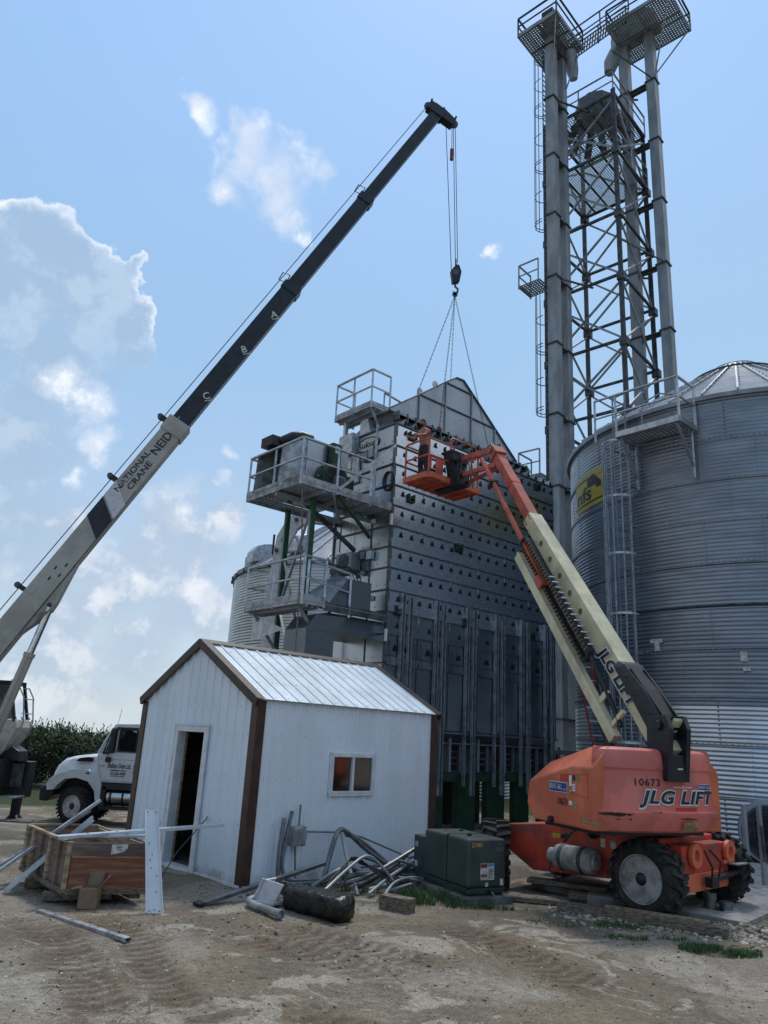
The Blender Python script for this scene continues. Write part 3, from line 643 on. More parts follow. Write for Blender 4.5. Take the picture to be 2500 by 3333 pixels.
# ---------------- dryer ----------------
dr = thing('grain_dryer', 'tall sheet steel grain dryer with rows of triangular air vents', 'grain dryer', tuple(D.P(3.4, 1.2, -.2)))
Ld, Wd_ = 6.9, 2.33
rows = [4.45, 5.01, 5.55, 6.12, 6.66, 7.22, 7.77, 8.32, 8.89, 9.42, 10.04]
MB().fbox(D, .03, Ld-.03, .03, Wd_-.03, 2.2, 10.0, steeld).build('core', dr)
vseam = [1.09, 2.24, 3.37, 4.5, 5.62]
def tri(mb, s_, z, k=1.0, t_=-.022):
    mb.prism([D.P(s_-.085*k, t_, z), D.P(s_+.085*k, t_, z), D.P(s_, t_, z+.165*k)], D.B*-.022, black)
    mb.prism([D.P(s_, t_-.0, z+.17*k), D.P(s_-.03*k, t_-.0, z+.115*k), D.P(s_, t_-.0, z+.145*k), D.P(s_+.03*k, t_-.0, z+.115*k)], D.B*-.05, seam)
rnd = random.Random(4)
rr_ = [2.25, 3.95]+rows
for i in range(len(rr_)-1):
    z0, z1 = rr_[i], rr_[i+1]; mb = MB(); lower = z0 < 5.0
    # slightly dished sheets, one per bay, so reflections break at the seams
    edges = [0]+vseam+[Ld]
    for k in range(6):
        a, b_ = edges[k], edges[k+1]; tl = rnd.uniform(-.003, .003); tz = rnd.uniform(-.002, .003)
        nxx, nzz = 6, 3; vs = []
        for jz in range(nzz+1):
            for jx in range(nxx+1):
                u, v = jx/nxx, jz/nzz; off = -.005-.0035*sin(pi*u)*sin(pi*v)+tl*(u-.5)+tz*(v-.5)-(.040*(1-v) if z0 > 4.4 else 0)
                vs.append(D.P(a+.002+(b_-a-.004)*u, off, z0+(z1-z0)*v))
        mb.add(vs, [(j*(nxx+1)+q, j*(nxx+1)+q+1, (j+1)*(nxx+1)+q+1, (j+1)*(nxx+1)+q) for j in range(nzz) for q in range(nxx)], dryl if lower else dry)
    mb.bar(D.P(0, -.022, z1-.012), D.P(Ld, -.022, z1-.012), .045, .022, m=seam)
    for sx in vseam:
        mb.bar(D.P(sx, -.016, z0), D.P(sx, -.016, z1-.03), .04 if z1 < 7.7 else .02, .012, up=D.B, m=(galvb if z0 > 4.4 else colst) if z1 < 7.7 else galvd)
        if z1 < 7.7 and not (z0 < 4):
            for q in range(4): mb.obox(D.P(sx, -.034, z0+.08+q*.13), D.A*.05, D.B*.006, ZU*.012, steeld)
    if z0 >= 4.4:
        for q in range(18):
            s_ = .33+q*.38
            if s_ > Ld-.05: continue
            if z0 < 5 and (q+1) % 3 == 0: continue
            tri(mb, s_, z1-.27 if z0 > 5 else z0+.16, .8)
            if z0 > 5:
                for u in (-.13, .1, .2):
                    for v in (.1, .16): mb.obox(D.P(s_+u, -.042, z0+v+.04*u), D.A*.012, D.B*.008, ZU*.012, seam)
    if i == 1:
        for q in range(18):
            if (q+1) % 3: tri(mb, .33+q*.38, z1-.40)
    mb.build('panel_row', dr, smooth=20)
# top edge vents
mb = MB()
for q in range(18):
    s_ = .33+q*.38; mb.prism([D.P(s_-.09, 0, 10.06), D.P(s_+.09, 0, 10.06), D.P(s_, 0, 10.25)], D.B*.9, galvd); mb.prism([D.P(s_-.08, -.004, 10.06), D.P(s_+.08, -.004, 10.06), D.P(s_, -.004, 10.22)], D.B*.002, black)
mb.build('top_vents', dr)
# lower hopper band: inclined sheets
mb = MB(); 
for k in range(6):
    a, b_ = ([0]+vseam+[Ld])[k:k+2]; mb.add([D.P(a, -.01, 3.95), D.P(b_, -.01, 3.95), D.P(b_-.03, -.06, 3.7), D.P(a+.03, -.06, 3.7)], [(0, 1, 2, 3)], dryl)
    for u in (a+.12, b_-.12): mb.bar(D.P(u, -.03, 4.3), D.P(u, -.10, 3.72), .018, .012, m=colst)
mb.fbox(D, 0, Ld, -.08, -.0, 2.17, 2.22, seam); mb.build('hopper_flashing', dr)
mb = MB(); mb.fbox(D, .02, Ld-.02, .35, Wd_-.1, 1.15, 2.2, steeld)
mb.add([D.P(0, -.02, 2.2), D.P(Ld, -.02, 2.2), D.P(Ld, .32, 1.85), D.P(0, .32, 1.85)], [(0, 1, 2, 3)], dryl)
for k in range(7):
    s_ = .25+k*1.1; mb.fbox(D, s_, s_+.55, .30, .345, 1.3, 1.85, black); mb.fbox(D, s_+.02, s_+.1, .1, .33, 1.25, 2.1, galvd); mb.fbox(D, s_+.6, s_+.63, .25, .34, 1.25, 2.0, galvd)
    for q in range(3): mb.fbox(D, s_+.12, s_+.55, .28, .30, 1.42+q*.15, 1.46+q*.15, steeld)
mb.fbox(D, 0, Ld, .20, .33, 1.93, 1.96, galvd); mb.build('unload_section', dr)
MB().fbox(D, -.05, Ld+.05, .05, .25, 1.02, 1.22, gdark).build('base_beam', dr)
for a, b_ in ((.55, 1.15), (1.72, 2.3), (2.84, 3.5), (3.98, 4.57), (5.14, 5.75), (6.3, 6.88)):
    for t_ in (.1, 1.9): MB().fbox(D, a, b_, t_, t_+.2, -.4, 1.03, gdark).build('leg', dr, bevel=.01)
for c in (.47, 1.69, 2.88, 4.08, 5.21, 6.34):
    mb = MB(); zb = 3.1 if c > 6 else 2.3
    mb.fbox(D, c-.055, c+.03, -.12, -.04, zb, 5.5, colst); mb.fbox(D, c-.065, c-.05, -.14, -.03, .9, 5.5, galv); mb.fbox(D, c+.02, c+.03, -.15, -.03, zb, 5.5, galv); mb.fbox(D, c-.02, c-.01, -.13, -.12, zb, 5.5, steeld)
    mb.build('wind_column', dr)
    mb = MB(); mb.fbox(D, c+.13, c+.22, -.18, -.15, .7, 5.42, colst)
    for u in (.12, .22): mb.fbox(D, c+u-.006, c+u+.006, -.22, -.14, .7, 5.42, galv)
    for u in (.155, .185): mb.fbox(D, c+u-.004, c+u+.004, -.185, -.18, .7, 5.42, steeld)
    for z in (1.5, 2.6, 3.7, 4.6): mb.fbox(D, c+.105, c+.12, -.225, -.21, z, z+.5, galvb)
    mb.build('wind_column', dr)
# left end
mb = MB(); rowsE = [2.9, 3.75]+rows
for i in range(len(rowsE)-1):
    z0, z1 = rowsE[i], rowsE[i+1]
    for a, b_ in ((0, .75), (.75, 1.6), (1.6, Wd_)):
        a_, c_ = a+.004, b_-.004; o1, o2 = rnd.uniform(-.004, .004), rnd.uniform(-.004, .004)
        vs = []; 
        for jz in range(4):
            for jx in range(4):
                u, v = jx/3, jz/3; vs.append(D.P(-.006-.005*sin(pi*u)*sin(pi*v)+o1*(u-.5)+o2*(v-.5), a_+(c_-a_)*u, z0+(z1-z0)*v))
        mb.add(vs, [(j*4+q, j*4+q+1, (j+1)*4+q+1, (j+1)*4+q) for j in range(3) for q in range(3)], dry)
    mb.bar(D.P(-.03, 0, z1-.01), D.P(-.03, Wd_, z1-.01), .05, .03, m=seam)
    mb.bar(D.P(-.02, .75, z0), D.P(-.02, .75, z1), .03, .012, up=D.A, m=seam)
    for q in range(7): mb.obox(D.P(-.02, .12+q*.32, z0+.12), D.A*.012, D.B*.02, ZU*.02, seam)
mb.build('end_panel', dr, smooth=20)
mb = MB(); mb.fbox(D, -.02, .05, -.03, .06, 3.0, 10.05, seam); mb.build('corner_trim', dr)
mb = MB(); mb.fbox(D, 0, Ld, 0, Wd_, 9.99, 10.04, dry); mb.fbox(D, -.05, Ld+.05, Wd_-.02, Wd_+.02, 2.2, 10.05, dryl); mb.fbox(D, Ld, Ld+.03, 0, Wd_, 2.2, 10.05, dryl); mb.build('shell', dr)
# sloped duct on top at the left end
mb = MB(); mb.loft([[D.P(.1, .7, 10.04), D.P(1.1, .7, 10.04), D.P(1.1, 2.2, 10.04), D.P(.1, 2.2, 10.04)], [D.P(.45, 1.0, 10.62), D.P(1.1, 1.0, 10.62), D.P(1.1, 2.0, 10.62), D.P(.45, 2.0, 10.62)]], galvb)
mb.loft([[D.P(.05, 1.1, 10.04), D.P(.35, 1.1, 10.04), D.P(.35, 1.6, 10.04), D.P(.05, 1.6, 10.04)], [D.P(-.02, 1.2, 10.5), D.P(.12, 1.2, 10.5), D.P(.12, 1.5, 10.5), D.P(-.02, 1.5, 10.5)]], galvb); mb.build('top_duct', dr)
# logo oval with lettering on the end
le = Fr(0, 0, 0); Pn = lambda t_, z, o_=-.03: D.P(o_, t_, z)
mb = MB(); ring = [Pn(1.12+.47*cos(a*pi/24), 9.70+.19*sin(a*pi/24), -.036) for a in range(48)]; mb.tube(ring, .014, 5, gdark, True)
mb.add([Pn(1.12+.46*cos(a*pi/24), 9.70+.18*sin(a*pi/24), -.032) for a in range(48)], [list(range(48))], label)
text('Sukup', Pn(1.50, 9.62, -.04), -D.B, ZU, .17, .78, gdark, bold=.02, join=mb); mb.build('maker_logo', dr)
# end boxes and door
ec = MB(); ec.fbox(D, -.28, -.02, 1.5, 2.1, 9.52, 10.1, galvb); ec.build('control_cabinet', dr, bevel=.01)
ec = MB(); ec.fbox(D, -.10, -.02, 1.38, 2.12, 8.65, 9.5, galvb); eo = ec.build('access_door', dr, bevel=.02)
mb = MB(); mb.tube([D.P(-.12, 1.60, 8.9), D.P(-.16, 1.60, 8.9), D.P(-.16, 1.60, 9.35), D.P(-.12, 1.60, 9.35)], .012, 6, steeld); mb.build('handle', eo)
mb = MB(); text('Sukup', D.P(-.105, 1.92, 9.08), -D.B, ZU, .07, .3, gdark, join=mb); mb.build('lettering', eo, recalc=False)
ec = MB(); ec.fbox(D, -.12, -.02, 1.0, 1.25, 9.2, 9.45, galvd); ec.fbox(D, -.12, -.02, .78, .96, 9.25, 9.5, galvd); ec.build('junction_box', dr)
ec = MB(); ec.fbox(D, -.35, -.03, 1.1, 1.75, 6.15, 6.6, galvd); ec.lathe(D.P(-.36, 1.42, 6.37), -D.A, [(.2, 0), (.2, .03), (.16, .04), (.001, .04)], 20, steeld); ec.build('burner_box', dr)
ec = MB(); ec.fbox(D, -.14, -.03, .85, 1.02, 6.42, 6.6, galvd); ec.fbox(D, -.14, -.03, .56, .76, 6.38, 6.6, galvb); ec.fbox(D, -.12, -.03, .85, 1.0, 6.0, 6.1, galvd)
for q in range(3): ec.tube([D.P(-.08, .9+q*.03, 6.42), D.P(-.12, .95-q*.12, 6.25), D.P(-.08, .9, 6.08), D.P(-.1, 1.15, 6.0)], .008, 5, cable)
ec.build('junction_box', dr)
for s_, t_, z in ((-.04, .6, 5.3), (-.04, .7, 7.35)): MB().fbox(D, s_, -.03, t_-.12, t_+.05, z, z+.12, label).build('label_plate', dr)
MB().fbox(D, -.04, -.03, 1.45, 1.95, 4.9, 5.35, galvb).build('hatch', dr)
coil = MB()
for q in range(7): coil.tube([D.P(-.12-.012*q, -.02+(.17+.01*(q % 3))*cos(a*pi/10)+.01*q, 8.35+(.26+.01*(q % 2))*sin(a*pi/10)) for a in range(20)], .011, 5, cable, True)
coil.tube([D.P(-.1, 0, 8.6), D.P(-.06, .02, 8.9)], .01, 5, cable)
tag(coil.build('cable_coil', loc=D.P(-.1, 0, 8.35)), 'coil of black cable hung on the dryer corner beside the orange basket', 'cable coil')
for s_, z in ((.45, 9.7), (.5, 7.95), (5.95, 9.72), (2.4, 7.0), (.25, 4.95), (2.75, 4.98), (5.6, 4.98)):   # green lifting clips
    mb = MB(); mb.fbox(D, s_, s_+.22, -.1, -.02, z, z+.03, gdark); mb.fbox(D, s_, s_+.04, -.1, -.03, z, z+.22, gdark); mb.fbox(D, s_+.18, s_+.22, -.1, -.03, z, z+.22, gdark); mb.fbox(D, s_, s_+.22, -.1, -.07, z+.1, z+.14, gdark); mb.build('lifting_clip', dr)
for s_, z in ((.05, 5.02), (.1, 4.55), (.2, 7.42)):
    MB().fbox(D, s_, s_+.13, -.03, -.02, z, z+.13, label).build('label_plate', dr)
MB().fbox(D, -.05, .0, -.06, .0, 7.2, 7.5, wpaint).build('corner_clip', dr); MB().fbox(D, -.05, .0, -.06, .0, 4.25, 4.55, wpaint).build('corner_clip', dr)
# pipes on the end
MB().tube([D.P(-.3, 1.95, 3.6), D.P(-.3, 1.95, 5.2)], .03, 6, steeld).build('gas_pipe', dr)
MB().tube([D.P(-.25, 1.75, 6.7), D.P(-.25, 1.75, 7.5), ], .02, 6, steeld).build('gas_pipe', dr)
# ---- decks of the dryer
def deck(name, s0, s1, t0, t1, z, fasc, openings=None):
    mb = MB(); grating(mb, D, s0, s1, t0, t1, z, galvd, .115, .06)
    f = MB()
    for a in ((s0-.03, s0+.01, t0, t1), (s0, s1, t0-.03, t0+.01), (s0, s1, t1-.01, t1+.03)): f.fbox(D, a[0], a[1], a[2], a[3], z-.06, z+fasc, galv)
    for q in range(1, 4): f.fbox(D, s0+(s1-s0)*q/4-.03, s0+(s1-s0)*q/4+.03, t0, t1, z-.12, z-.02, galvd)
    o = mb.build(name, dr); f.build('fascia', o); return o
deck('burner_deck', -2.9, -.05, .0, 1.05, 7.63, .15); 
mb = MB(); grating(mb, D, -2.9, -.05, 1.9, 2.3, 7.63, galvd, .115, .06); grating(mb, D, -2.9, -2.2, 1.05, 1.9, 7.63, galvd, .115, .06)
for a in ((-2.93, -2.89, 0, 2.32), (-2.9, -.05, 2.3, 2.33)): mb.fbox(D, *a, 7.56, 7.8, galv)
mb.build('burner_deck', dr)
railing(dr, [D.P(-.75, 0, 7.65), D.P(-2.9, 0, 7.65), D.P(-2.9, 2.3, 7.65), D.P(-.1, 2.3, 7.65)], 1.07, .58, 1.15, .05, galvb)
MB().bar(D.P(-.03, -.06, 9.38), D.P(-1.8, -.06, 7.68), .07, .02, up=D.B, m=galvb).build('diagonal_brace', dr)
MB().bar(D.P(-.68, -.03, 7.6), D.P(-.68, -.03, 9.75), .05, .05, m=galv).build('post', dr)
MB().bar(D.P(-1.75, .03, 7.58), D.P(-.6, .1, 6.75), .07, m=gdark).build('diagonal_brace', dr); MB().bar(D.P(-1.9, 1.2, 7.58), D.P(-.1, 1.3, 6.7), .09, m=steeld).build('diagonal_brace', dr)
MB().bar(D.P(-2.9, 1.0, 7.52), D.P(0, 1.0, 7.52), .1, m=galvd).build('deck_beam', dr); MB().bar(D.P(-1.9, 0, 7.55), D.P(-1.0, .9, 7.2), .06, m=galvd).build('deck_beam', dr)
deck('access_deck', -2.58, -1.95, 0, 2.4, 4.85, .17); mb = MB(); grating(mb, D, -1.95, -.05, .0, .5, 4.85, galvd, .115, .06); mb.fbox(D, -1.95, -.05, -.03, .0, 4.72, 4.92, steeld); mb.build('access_deck', dr)
railing(dr, [D.P(-1.95, 0, 4.87), D.P(-2.58, 0, 4.87), D.P(-2.58, 2.4, 4.87), D.P(-2.0, 2.4, 4.87)], 1.03, .53, 1.15, .05, galvb)
railing(dr, [D.P(-2.45, 0, 4.87), D.P(-1.2, 0, 4.75)], .95, .5, 1.25, .05, galvb)
for t_ in (.2, 2.1): MB().bar(D.P(-2.5, t_, 4.75), D.P(-1.75, t_, 3.9), .06, m=galvd).build('diagonal_brace', dr)
for (s_, t_) in ((-2.05, .6), (-1.72, 2.2)):
    mb = MB()
    if t_ > 1: s_ = -1.7
    mb.fbox(D, s_-.06, s_+.06, t_-.05, t_+.05, -.4, 7.6, gpost); mb.fbox(D, s_-.08, s_-.06, t_-.02, t_+.05, -.4, 7.2, galvd); mb.build('support_post', dr)
MB().bar(D.P(-2.05, .62, 7.4), D.P(-1.8, 2.1, 4.9), .07, .03, m=galvb).build('diagonal_brace', dr); MB().bar(D.P(-2.05, .62, 3.9), D.P(-1.75, 2.1, 6.2), .05, .03, m=galvd).build('diagonal_brace', dr)
MB().bar(D.P(-2.05, .62, 2.9), D.P(-1.75, 2.1, 4.9), .05, .03, m=galvb).build('diagonal_brace', dr)
deck('inspection_deck', -.13, .55, .95, 2.55, 10.82, .12)
MB().fbox(D, .0, .1, 2.2, 2.3, 10.0, 10.8, galvb).build('support_post', dr)
railing(dr, [D.P(.55, .95, 10.84), D.P(-.13, .95, 10.84), D.P(-.13, 2.55, 10.84), D.P(.55, 2.55, 10.84)], 1.07, .55, 1.0, .045, galvb)
railing(dr, [D.P(.55, 1.2, 10.6), D.P(1.4, 1.2, 10.5)], .9, .45, 1.0, .04, galv)
MB().bar(D.P(-.1, 1.0, 10.8), D.P(.35, 1.0, 10.1), .05, m=galv).build('diagonal_brace', dr)
railing(dr, [D.P(6.2, .9, 10.05), D.P(6.85, .9, 10.05), D.P(6.85, 2.2, 10.05)], .8, .4, 1.0, .035, galv)
# lower transition duct
mb = MB(); mb.add([D.P(-2.1, -.0, 5.02), D.P(-1.8, 0, 4.92), D.P(-1.2, .1, 5.62), D.P(-1.3, .5, 5.75), D.P(-2.1, .6, 5.1)], [(0, 1, 2, 3, 4)], galvb); mb.prism([D.P(-1.8, .05, 4.93), D.P(-.5, .05, 4.93), D.P(-.5, .05, 5.6), D.P(-1.2, .05, 5.6)], D.B*.8, dryl); mb.build('burner_hood', dr)
mb = MB(); mb.fbox(D, -2.35, -1.55, .05, .9, 2.6, 4.28, dryl); mb.prism([D.P(-2.35, .05, 4.28), D.P(-1.55, .05, 4.28), D.P(-1.2, .05, 4.66), D.P(-2.1, .05, 4.62)], D.B*.85, dryl); mb.fbox(D, -1.6, -.0, .3, 1.6, 4.3, 4.75, dryl)
mb.fbox(D, -2.36, -1.54, .04, .06, 4.24, 4.30, seam); mb.add([D.P(-2.37, 2.3, 4.75), D.P(-2.37, .9, 4.3), D.P(-2.37, 2.3, 4.1)], [(0, 1, 2)], galvb); mb.build('lower_duct', dr)
# gas train bits on the access deck
mb = MB()
for q in range(6): mb.obox(D.P(-1.5+.12*q, .35+.05*q, 5.75+.06*(q % 3)), D.A*.1, D.B*.1, ZU*(.12+.05*(q % 2)), steeld)
mb.tube([D.P(-1.75, .3, 5.3), D.P(-1.75, .3, 5.9), D.P(-1.0, .35, 5.95), D.P(-.5, .5, 5.8)], .03, 8, steeld)
for q in range(4): mb.tube([D.P(-1.2+.15*q, .3, 5.95), D.P(-1.0+.1*q, .2, 5.6), D.P(-.8, .25, 5.75)], .012, 5, cable)
mb.build('gas_train', dr)
MB().tube([D.P(-2.2, 1.2, 8.0), D.P(-2.5, .8, 7.9), D.P(-2.8, 1.1, 7.75), D.P(-2.6, 1.5, 7.7), D.P(-2.3, 1.2, 7.9)], .02, 6, cable).build('hose', dr)
# rope hanging from the burner deck
tag(MB().tube([D.P(-2.88, .0, 7.95), D.P(-2.75, -.02, 6.5), D.P(-2.68, -.05, 4.6), D.P(-2.62, .0, 2.6)], .018, 6, woodg).build('rope', loc=D.P(-2.88, 0, 7.95)), 'thin pale rope hanging down from the upper dryer deck corner', 'rope')
# burner and blower on the deck
bl = thing('burner_blower', 'green centrifugal burner fan with sheet steel intake box on the upper deck', 'blower', tuple(D.P(-1.6, 1.0, 7.66)))
mb = MB(); mb.fbox(D, -2.25, -.95, .75, 1.9, 7.66, 9.12, dry); mb.build('intake_box', bl, bevel=.01)
mb = MB(); P_ = lambda s_, t_, z: D.P(s_, t_, z)
vs = [P_(-2.95, .9, 7.7), P_(-2.25, .8, 7.7), P_(-2.25, .8, 9.1), P_(-2.9, .9, 8.75), P_(-2.95, 2.0, 7.7), P_(-2.25, 1.9, 7.7), P_(-2.25, 1.9, 9.1), P_(-2.9, 2.0, 8.75)]
mb.add(vs, [(0, 1, 2, 3), (4, 5, 6, 7), (2, 3, 7, 6), (0, 1, 5, 4)], galv); mb.build('inlet_hood', bl)
mb = MB(); mb.tube([P_(-2.7, 1.3, 9.0), P_(-2.5, 1.1, 9.15), P_(-2.3, 1.0, 9.2), P_(-2.0, 1.0, 9.2)], .13, 10, blackp); mb.obox(P_(-2.75, 1.5, 8.98), D.A*.5, D.B*.5, ZU*.25, blackpl); mb.build('inlet_motor', bl, smooth=40)
mb = MB(); mb.lathe(P_(-1.5, .75, 8.15), -D.B, [(.46, 0), (.46, .08), (.42, .1), (.40, .25), (.36, .28), (.001, .28)], 36, gdark)
for k in range(6): mb.lathe(P_(-1.5, .46, 8.15), -D.B, [(.06+.05*k, 0), (.065+.05*k, .01), (.07+.05*k, 0)], 28, steeld)
mb.fbox(D, -1.62, -1.34, .55, .72, 8.55, 9.12, gdark); mb.fbox(D, -1.55, -1.41, .53, .56, 8.85, 9.05, galvb); mb.fbox(D, -1.6, -1.3, .35, .46, 7.9, 8.2, galvb); mb.fbox(D, -1.2, -.95, .45, .75, 7.7, 8.3, gdark); mb.fbox(D, -1.9, -1.05, .5, .75, 7.66, 7.85, gdark)
for a in range(8): mb.lathe(P_(-1.5+.45*cos(a*pi/4), .64, 8.15+.45*sin(a*pi/4)), -D.B, [(.025, 0), (.025, .03), (.001, .03)], 8, galvb)
mb.build('blower_housing', bl, smooth=35)
mb = MB()
for k in range(5): mb.fbox(D, -1.58, -1.32, .335, .352, 7.94+.05*k, 7.965+.05*k, steeld)
mb.build('motor_louvre', bl)

# ---------------- roof section being lowered ----------------
rf = thing('roof_plenum', 'pointed sheet steel plenum section hung on chains above the dryer', 'roof section', tuple(D.P(3.2, .9, 10.6)))
prof = [(.15, 10.62), (5.68, 10.62), (5.68, 10.70), (3.50, 12.34), (3.12, 12.62), (2.80, 12.60), (2.36, 12.30), (1.28, 11.49), (.15, 10.68)]
mb = MB(); mb.prism([D.P(a, .52, z) for a, z in prof], D.B*1.1, plen); mb.build('shell', rf)
mb = MB()
for i in range(len(prof)):
    a, b_ = prof[i], prof[(i+1) % len(prof)]; mb.bar(D.P(a[0], .5, a[1]), D.P(b_[0], .5, b_[1]), .05, .03, m=seam)
for s_ in (1.28, 2.36, 3.50, 4.60):
    top = [z for z in [10.68+(s_-.15)*.733 if s_ < 3 else 12.34-(s_-3.50)*.752]][0]; mb.bar(D.P(s_, .5, 10.62), D.P(s_, .5, top), .045, .03, up=D.B, m=galvd)
mb.bar(D.P(1.3, .5, 11.5), D.P(4.6, .5, 11.5), .04, .03, m=seam); mb.bar(D.P(2.36, .5, 12.28), D.P(3.50, .5, 12.28), .04, .03, m=seam); mb.build('stiffener', rf)
rnd = random.Random(8); mb = MB()
for i in range(60):
    s_, z = rnd.uniform(.8, 5.2), rnd.uniform(10.75, 11.5); mb.obox(D.P(s_, .514, z), D.A*.011, D.B*.008, ZU*.011, galvd)
mb.build('screws', rf)
for s_, t_, z in ((2.2, 1.45, 12.15), (2.6, 1.2, 12.45), (3.45, .6, 12.35), (3.6, 1.5, 12.2)):
    mb = MB(); mb.lathe(D.P(s_, t_, z+.08), D.B, [(.05, 0), (.12, 0), (.12, .03), (.05, .03), (.05, 0)], 14, galvb); mb.build('lifting_eye', rf)
mb = MB(); mb.fbox(D, .3, 6.05, .3, .5, 10.5, 10.56, galvb)
for k in range(18): mb.fbox(D, .32+k*.33, .36+k*.33, .28, .5, 10.35, 10.6, galvd)
mb.fbox(D, .3, 6.05, .48, 1.7, 10.04, 10.62, galvd)
for s_ in (1.66, 3.80): mb.fbox(D, s_-.05, s_+.05, .02, .5, 10.30, 10.40, seam); mb.build('base_skirt', rf)

# ---------------- bucket elevator tower ----------------
tw = thing('support_tower', 'galvanised lattice support tower with distributor platforms', 'tower', tuple(E.P(1.8, -1.85, -.3)))
WT = 3.63; corners = {'P1': (0, 0), 'P2': (0, -3.68), 'P3': (WT, -.15), 'P4': (WT, -3.55)}
zn = [-.3, 3, 6.2, 9.4, 12.6, 15.8, 19.05, 22.3, 25.6, 29.15, 32.4]
for k, (a, b_) in corners.items():
    mb = MB(); mb.fbox(E, a-.11, a+.11, b_-.03, b_+.03, -.3, 32.6, galvd); mb.fbox(E, a-.11, a-.05, b_-.11, b_+.11, -.3, 32.6, steeld)
    for z in zn[1:-1]: mb.fbox(E, a-.17, a+.17, b_-.17, b_+.17, z-.35, z+.02, steeld)
    mb.build('tower_post', tw)
fc = [('P1', 'P2'), ('P2', 'P4'), ('P4', 'P3'), ('P3', 'P1')]
for i in range(4, len(zn)-1):
    for a, b_ in fc:
        p, q = corners[a], corners[b_]; z0, z1 = zn[i], zn[i+1]
        MB().bar(E.P(*p, z1), E.P(*q, z1), .11, .11, m=steeld).build('horizontal_strut', tw)
        MB().bar(E.P(*p, z0), E.P(*q, z1-.3), .08, .08, m=galvd).build('diagonal_brace', tw); MB().bar(E.P(*q, z0), E.P(*p, z1-.3), .08, .08, m=galvd).build('diagonal_brace', tw)
def etower_deck(z, sheet=False):
    mb = MB(); m_ = galvb if sheet else galvd
    grating(mb, E, 0, WT, -3.65, 0, z, m_, .13 if not sheet else .10, .04 if not sheet else .034, .012)
    for k in range(6): mb.fbox(E, 0, WT, -3.65+k*.72-.03, -3.65+k*.72+.03, z-.1, z-.01, steeld)
    return mb.build('tower_deck', tw)
etower_deck(29.25, True); etower_deck(32.5)
railing(tw, [E.P(WT, 0, 32.55), E.P(0, 0, 32.55), E.P(0, -3.65, 32.55), E.P(WT, -3.65, 32.55)], 1.15, .6, 1.9, .05, galvd)
railing(tw, [E.P(0, 0, 29.3), E.P(0, -3.65, 29.3), E.P(WT, -3.65, 29.3)], 1.1, .55, 1.9, .05, galvd)
disd = mat('distributor_steel', (.11, .125, .14), .5, .5, .15, 3)
di = thing('distributor', 'steel grain distributor with many downspout stubs inside the tower top', 'distributor', tuple(E.P(1.8, -1.9, 32.5)))
mb = MB(); mb.lathe(E.P(1.8, -1.9, 0), ZU, [(.5, 34.35), (1.05, 34.1), (1.15, 33.3), (.6, 33.0)], 10, disd); mb.lathe(E.P(1.8, -1.9, 0), ZU, [(.3, 34.3), (.3, 34.7)], 12, disd); mb.build('drum', di)
for k in range(10):
    a = 2*pi*k/10+.2; d = E.A*cos(a)+E.B*sin(a); c = E.P(1.8, -1.9, 33.3)+d*.7; MB().tube([c, c+d*.75-ZU*1.25], .19, 12, disd).build('spout', di, smooth=40)
def trunk(name, c, z0, z1, lab, joints, w=.36):
    o = thing(name, lab, 'elevator leg', tuple(E.P(c[0], c[1], z0)))
    MB().fbox(E, c[0]-w/2, c[0]+w/2, c[1]-w/2, c[1]+w/2, z0, z1, galvd).build('casing', o)
    for z in joints: MB().fbox(E, c[0]-w/2-.06, c[0]+w/2+.06, c[1]-w/2-.06, c[1]+w/2+.06, z-.035, z+.035, steeld).build('flange', o)
    return o
j1 = [3, 6, 8.8, 12.2, 15.4, 18.75, 22.1, 25.4, 28.7, 32.1, 35.4]
el1 = trunk('elevator_leg', (-1.75, -1.3), -.3, 36, 'paired square elevator trunks with caged ladder, left of the tower', j1, .44)
w = .40; c = (-.72, -1.28)
MB().fbox(E, c[0]-w/2, c[0]+w/2, c[1]-w/2, c[1]+w/2, -.3, 36, galvd).build('casing', el1)
for z in j1: MB().fbox(E, c[0]-w/2-.06, c[0]+w/2+.06, c[1]-w/2-.06, c[1]+w/2+.06, z-.035, z+.035, steeld).build('flange', el1)
for z in j1: MB().fbox(E, -1.6, -.9, -1.5, -1.1, z-.05, z-.02, steeld).build('tie', el1)
j2 = [6, 9.4, 13.4, 17, 20.6, 24.1, 27.7, 31.3, 35.0]
el2 = trunk('elevator_leg', (3.07, -3.0), -.3, 38.3, 'paired square elevator trunks under the wide perforated head platform', j2, .48)
c = (3.07, -4.4); w = .46
MB().fbox(E, c[0]-w/2, c[0]+w/2, c[1]-w/2, c[1]+w/2, -.3, 38.3, galvd).build('casing', el2)
for z in j2: MB().fbox(E, c[0]-w/2-.06, c[0]+w/2+.06, c[1]-w/2-.06, c[1]+w/2+.06, z-.035, z+.035, steeld).build('flange', el2); MB().fbox(E, 2.85, 3.3, -4.15, -3.25, z-.05, z-.02, steeld).build('tie', el2); MB().fbox(E, 2.85, 2.9, -4.15, -3.25, z-.3, z-.26, steeld).build('tie', el2)
# ties from trunks to tower
for z in (12.2, 22.1, 32.1):
    MB().bar(E.P(-1.55, -1.5, z), E.P(0, -2.3, z), .07, m=steeld).build('tower_tie', el1); MB().bar(E.P(-.5, -1.1, z), E.P(0, 0, z), .07, m=steeld).build('tower_tie', el1); MB().bar(E.P(-1.55, -1.5, z), E.P(0, -.1, z-.4), .05, m=steeld).build('tower_tie', el1)
for z in (24.1, 35): MB().bar(E.P(3.3, -3.0, z), E.P(WT, -3.4, z), .07, m=steeld).build('tower_tie', el2); MB().bar(E.P(0, -3.68, z), E.P(3.0, -4.6, z), .05, m=steeld).build('tower_tie', el2)
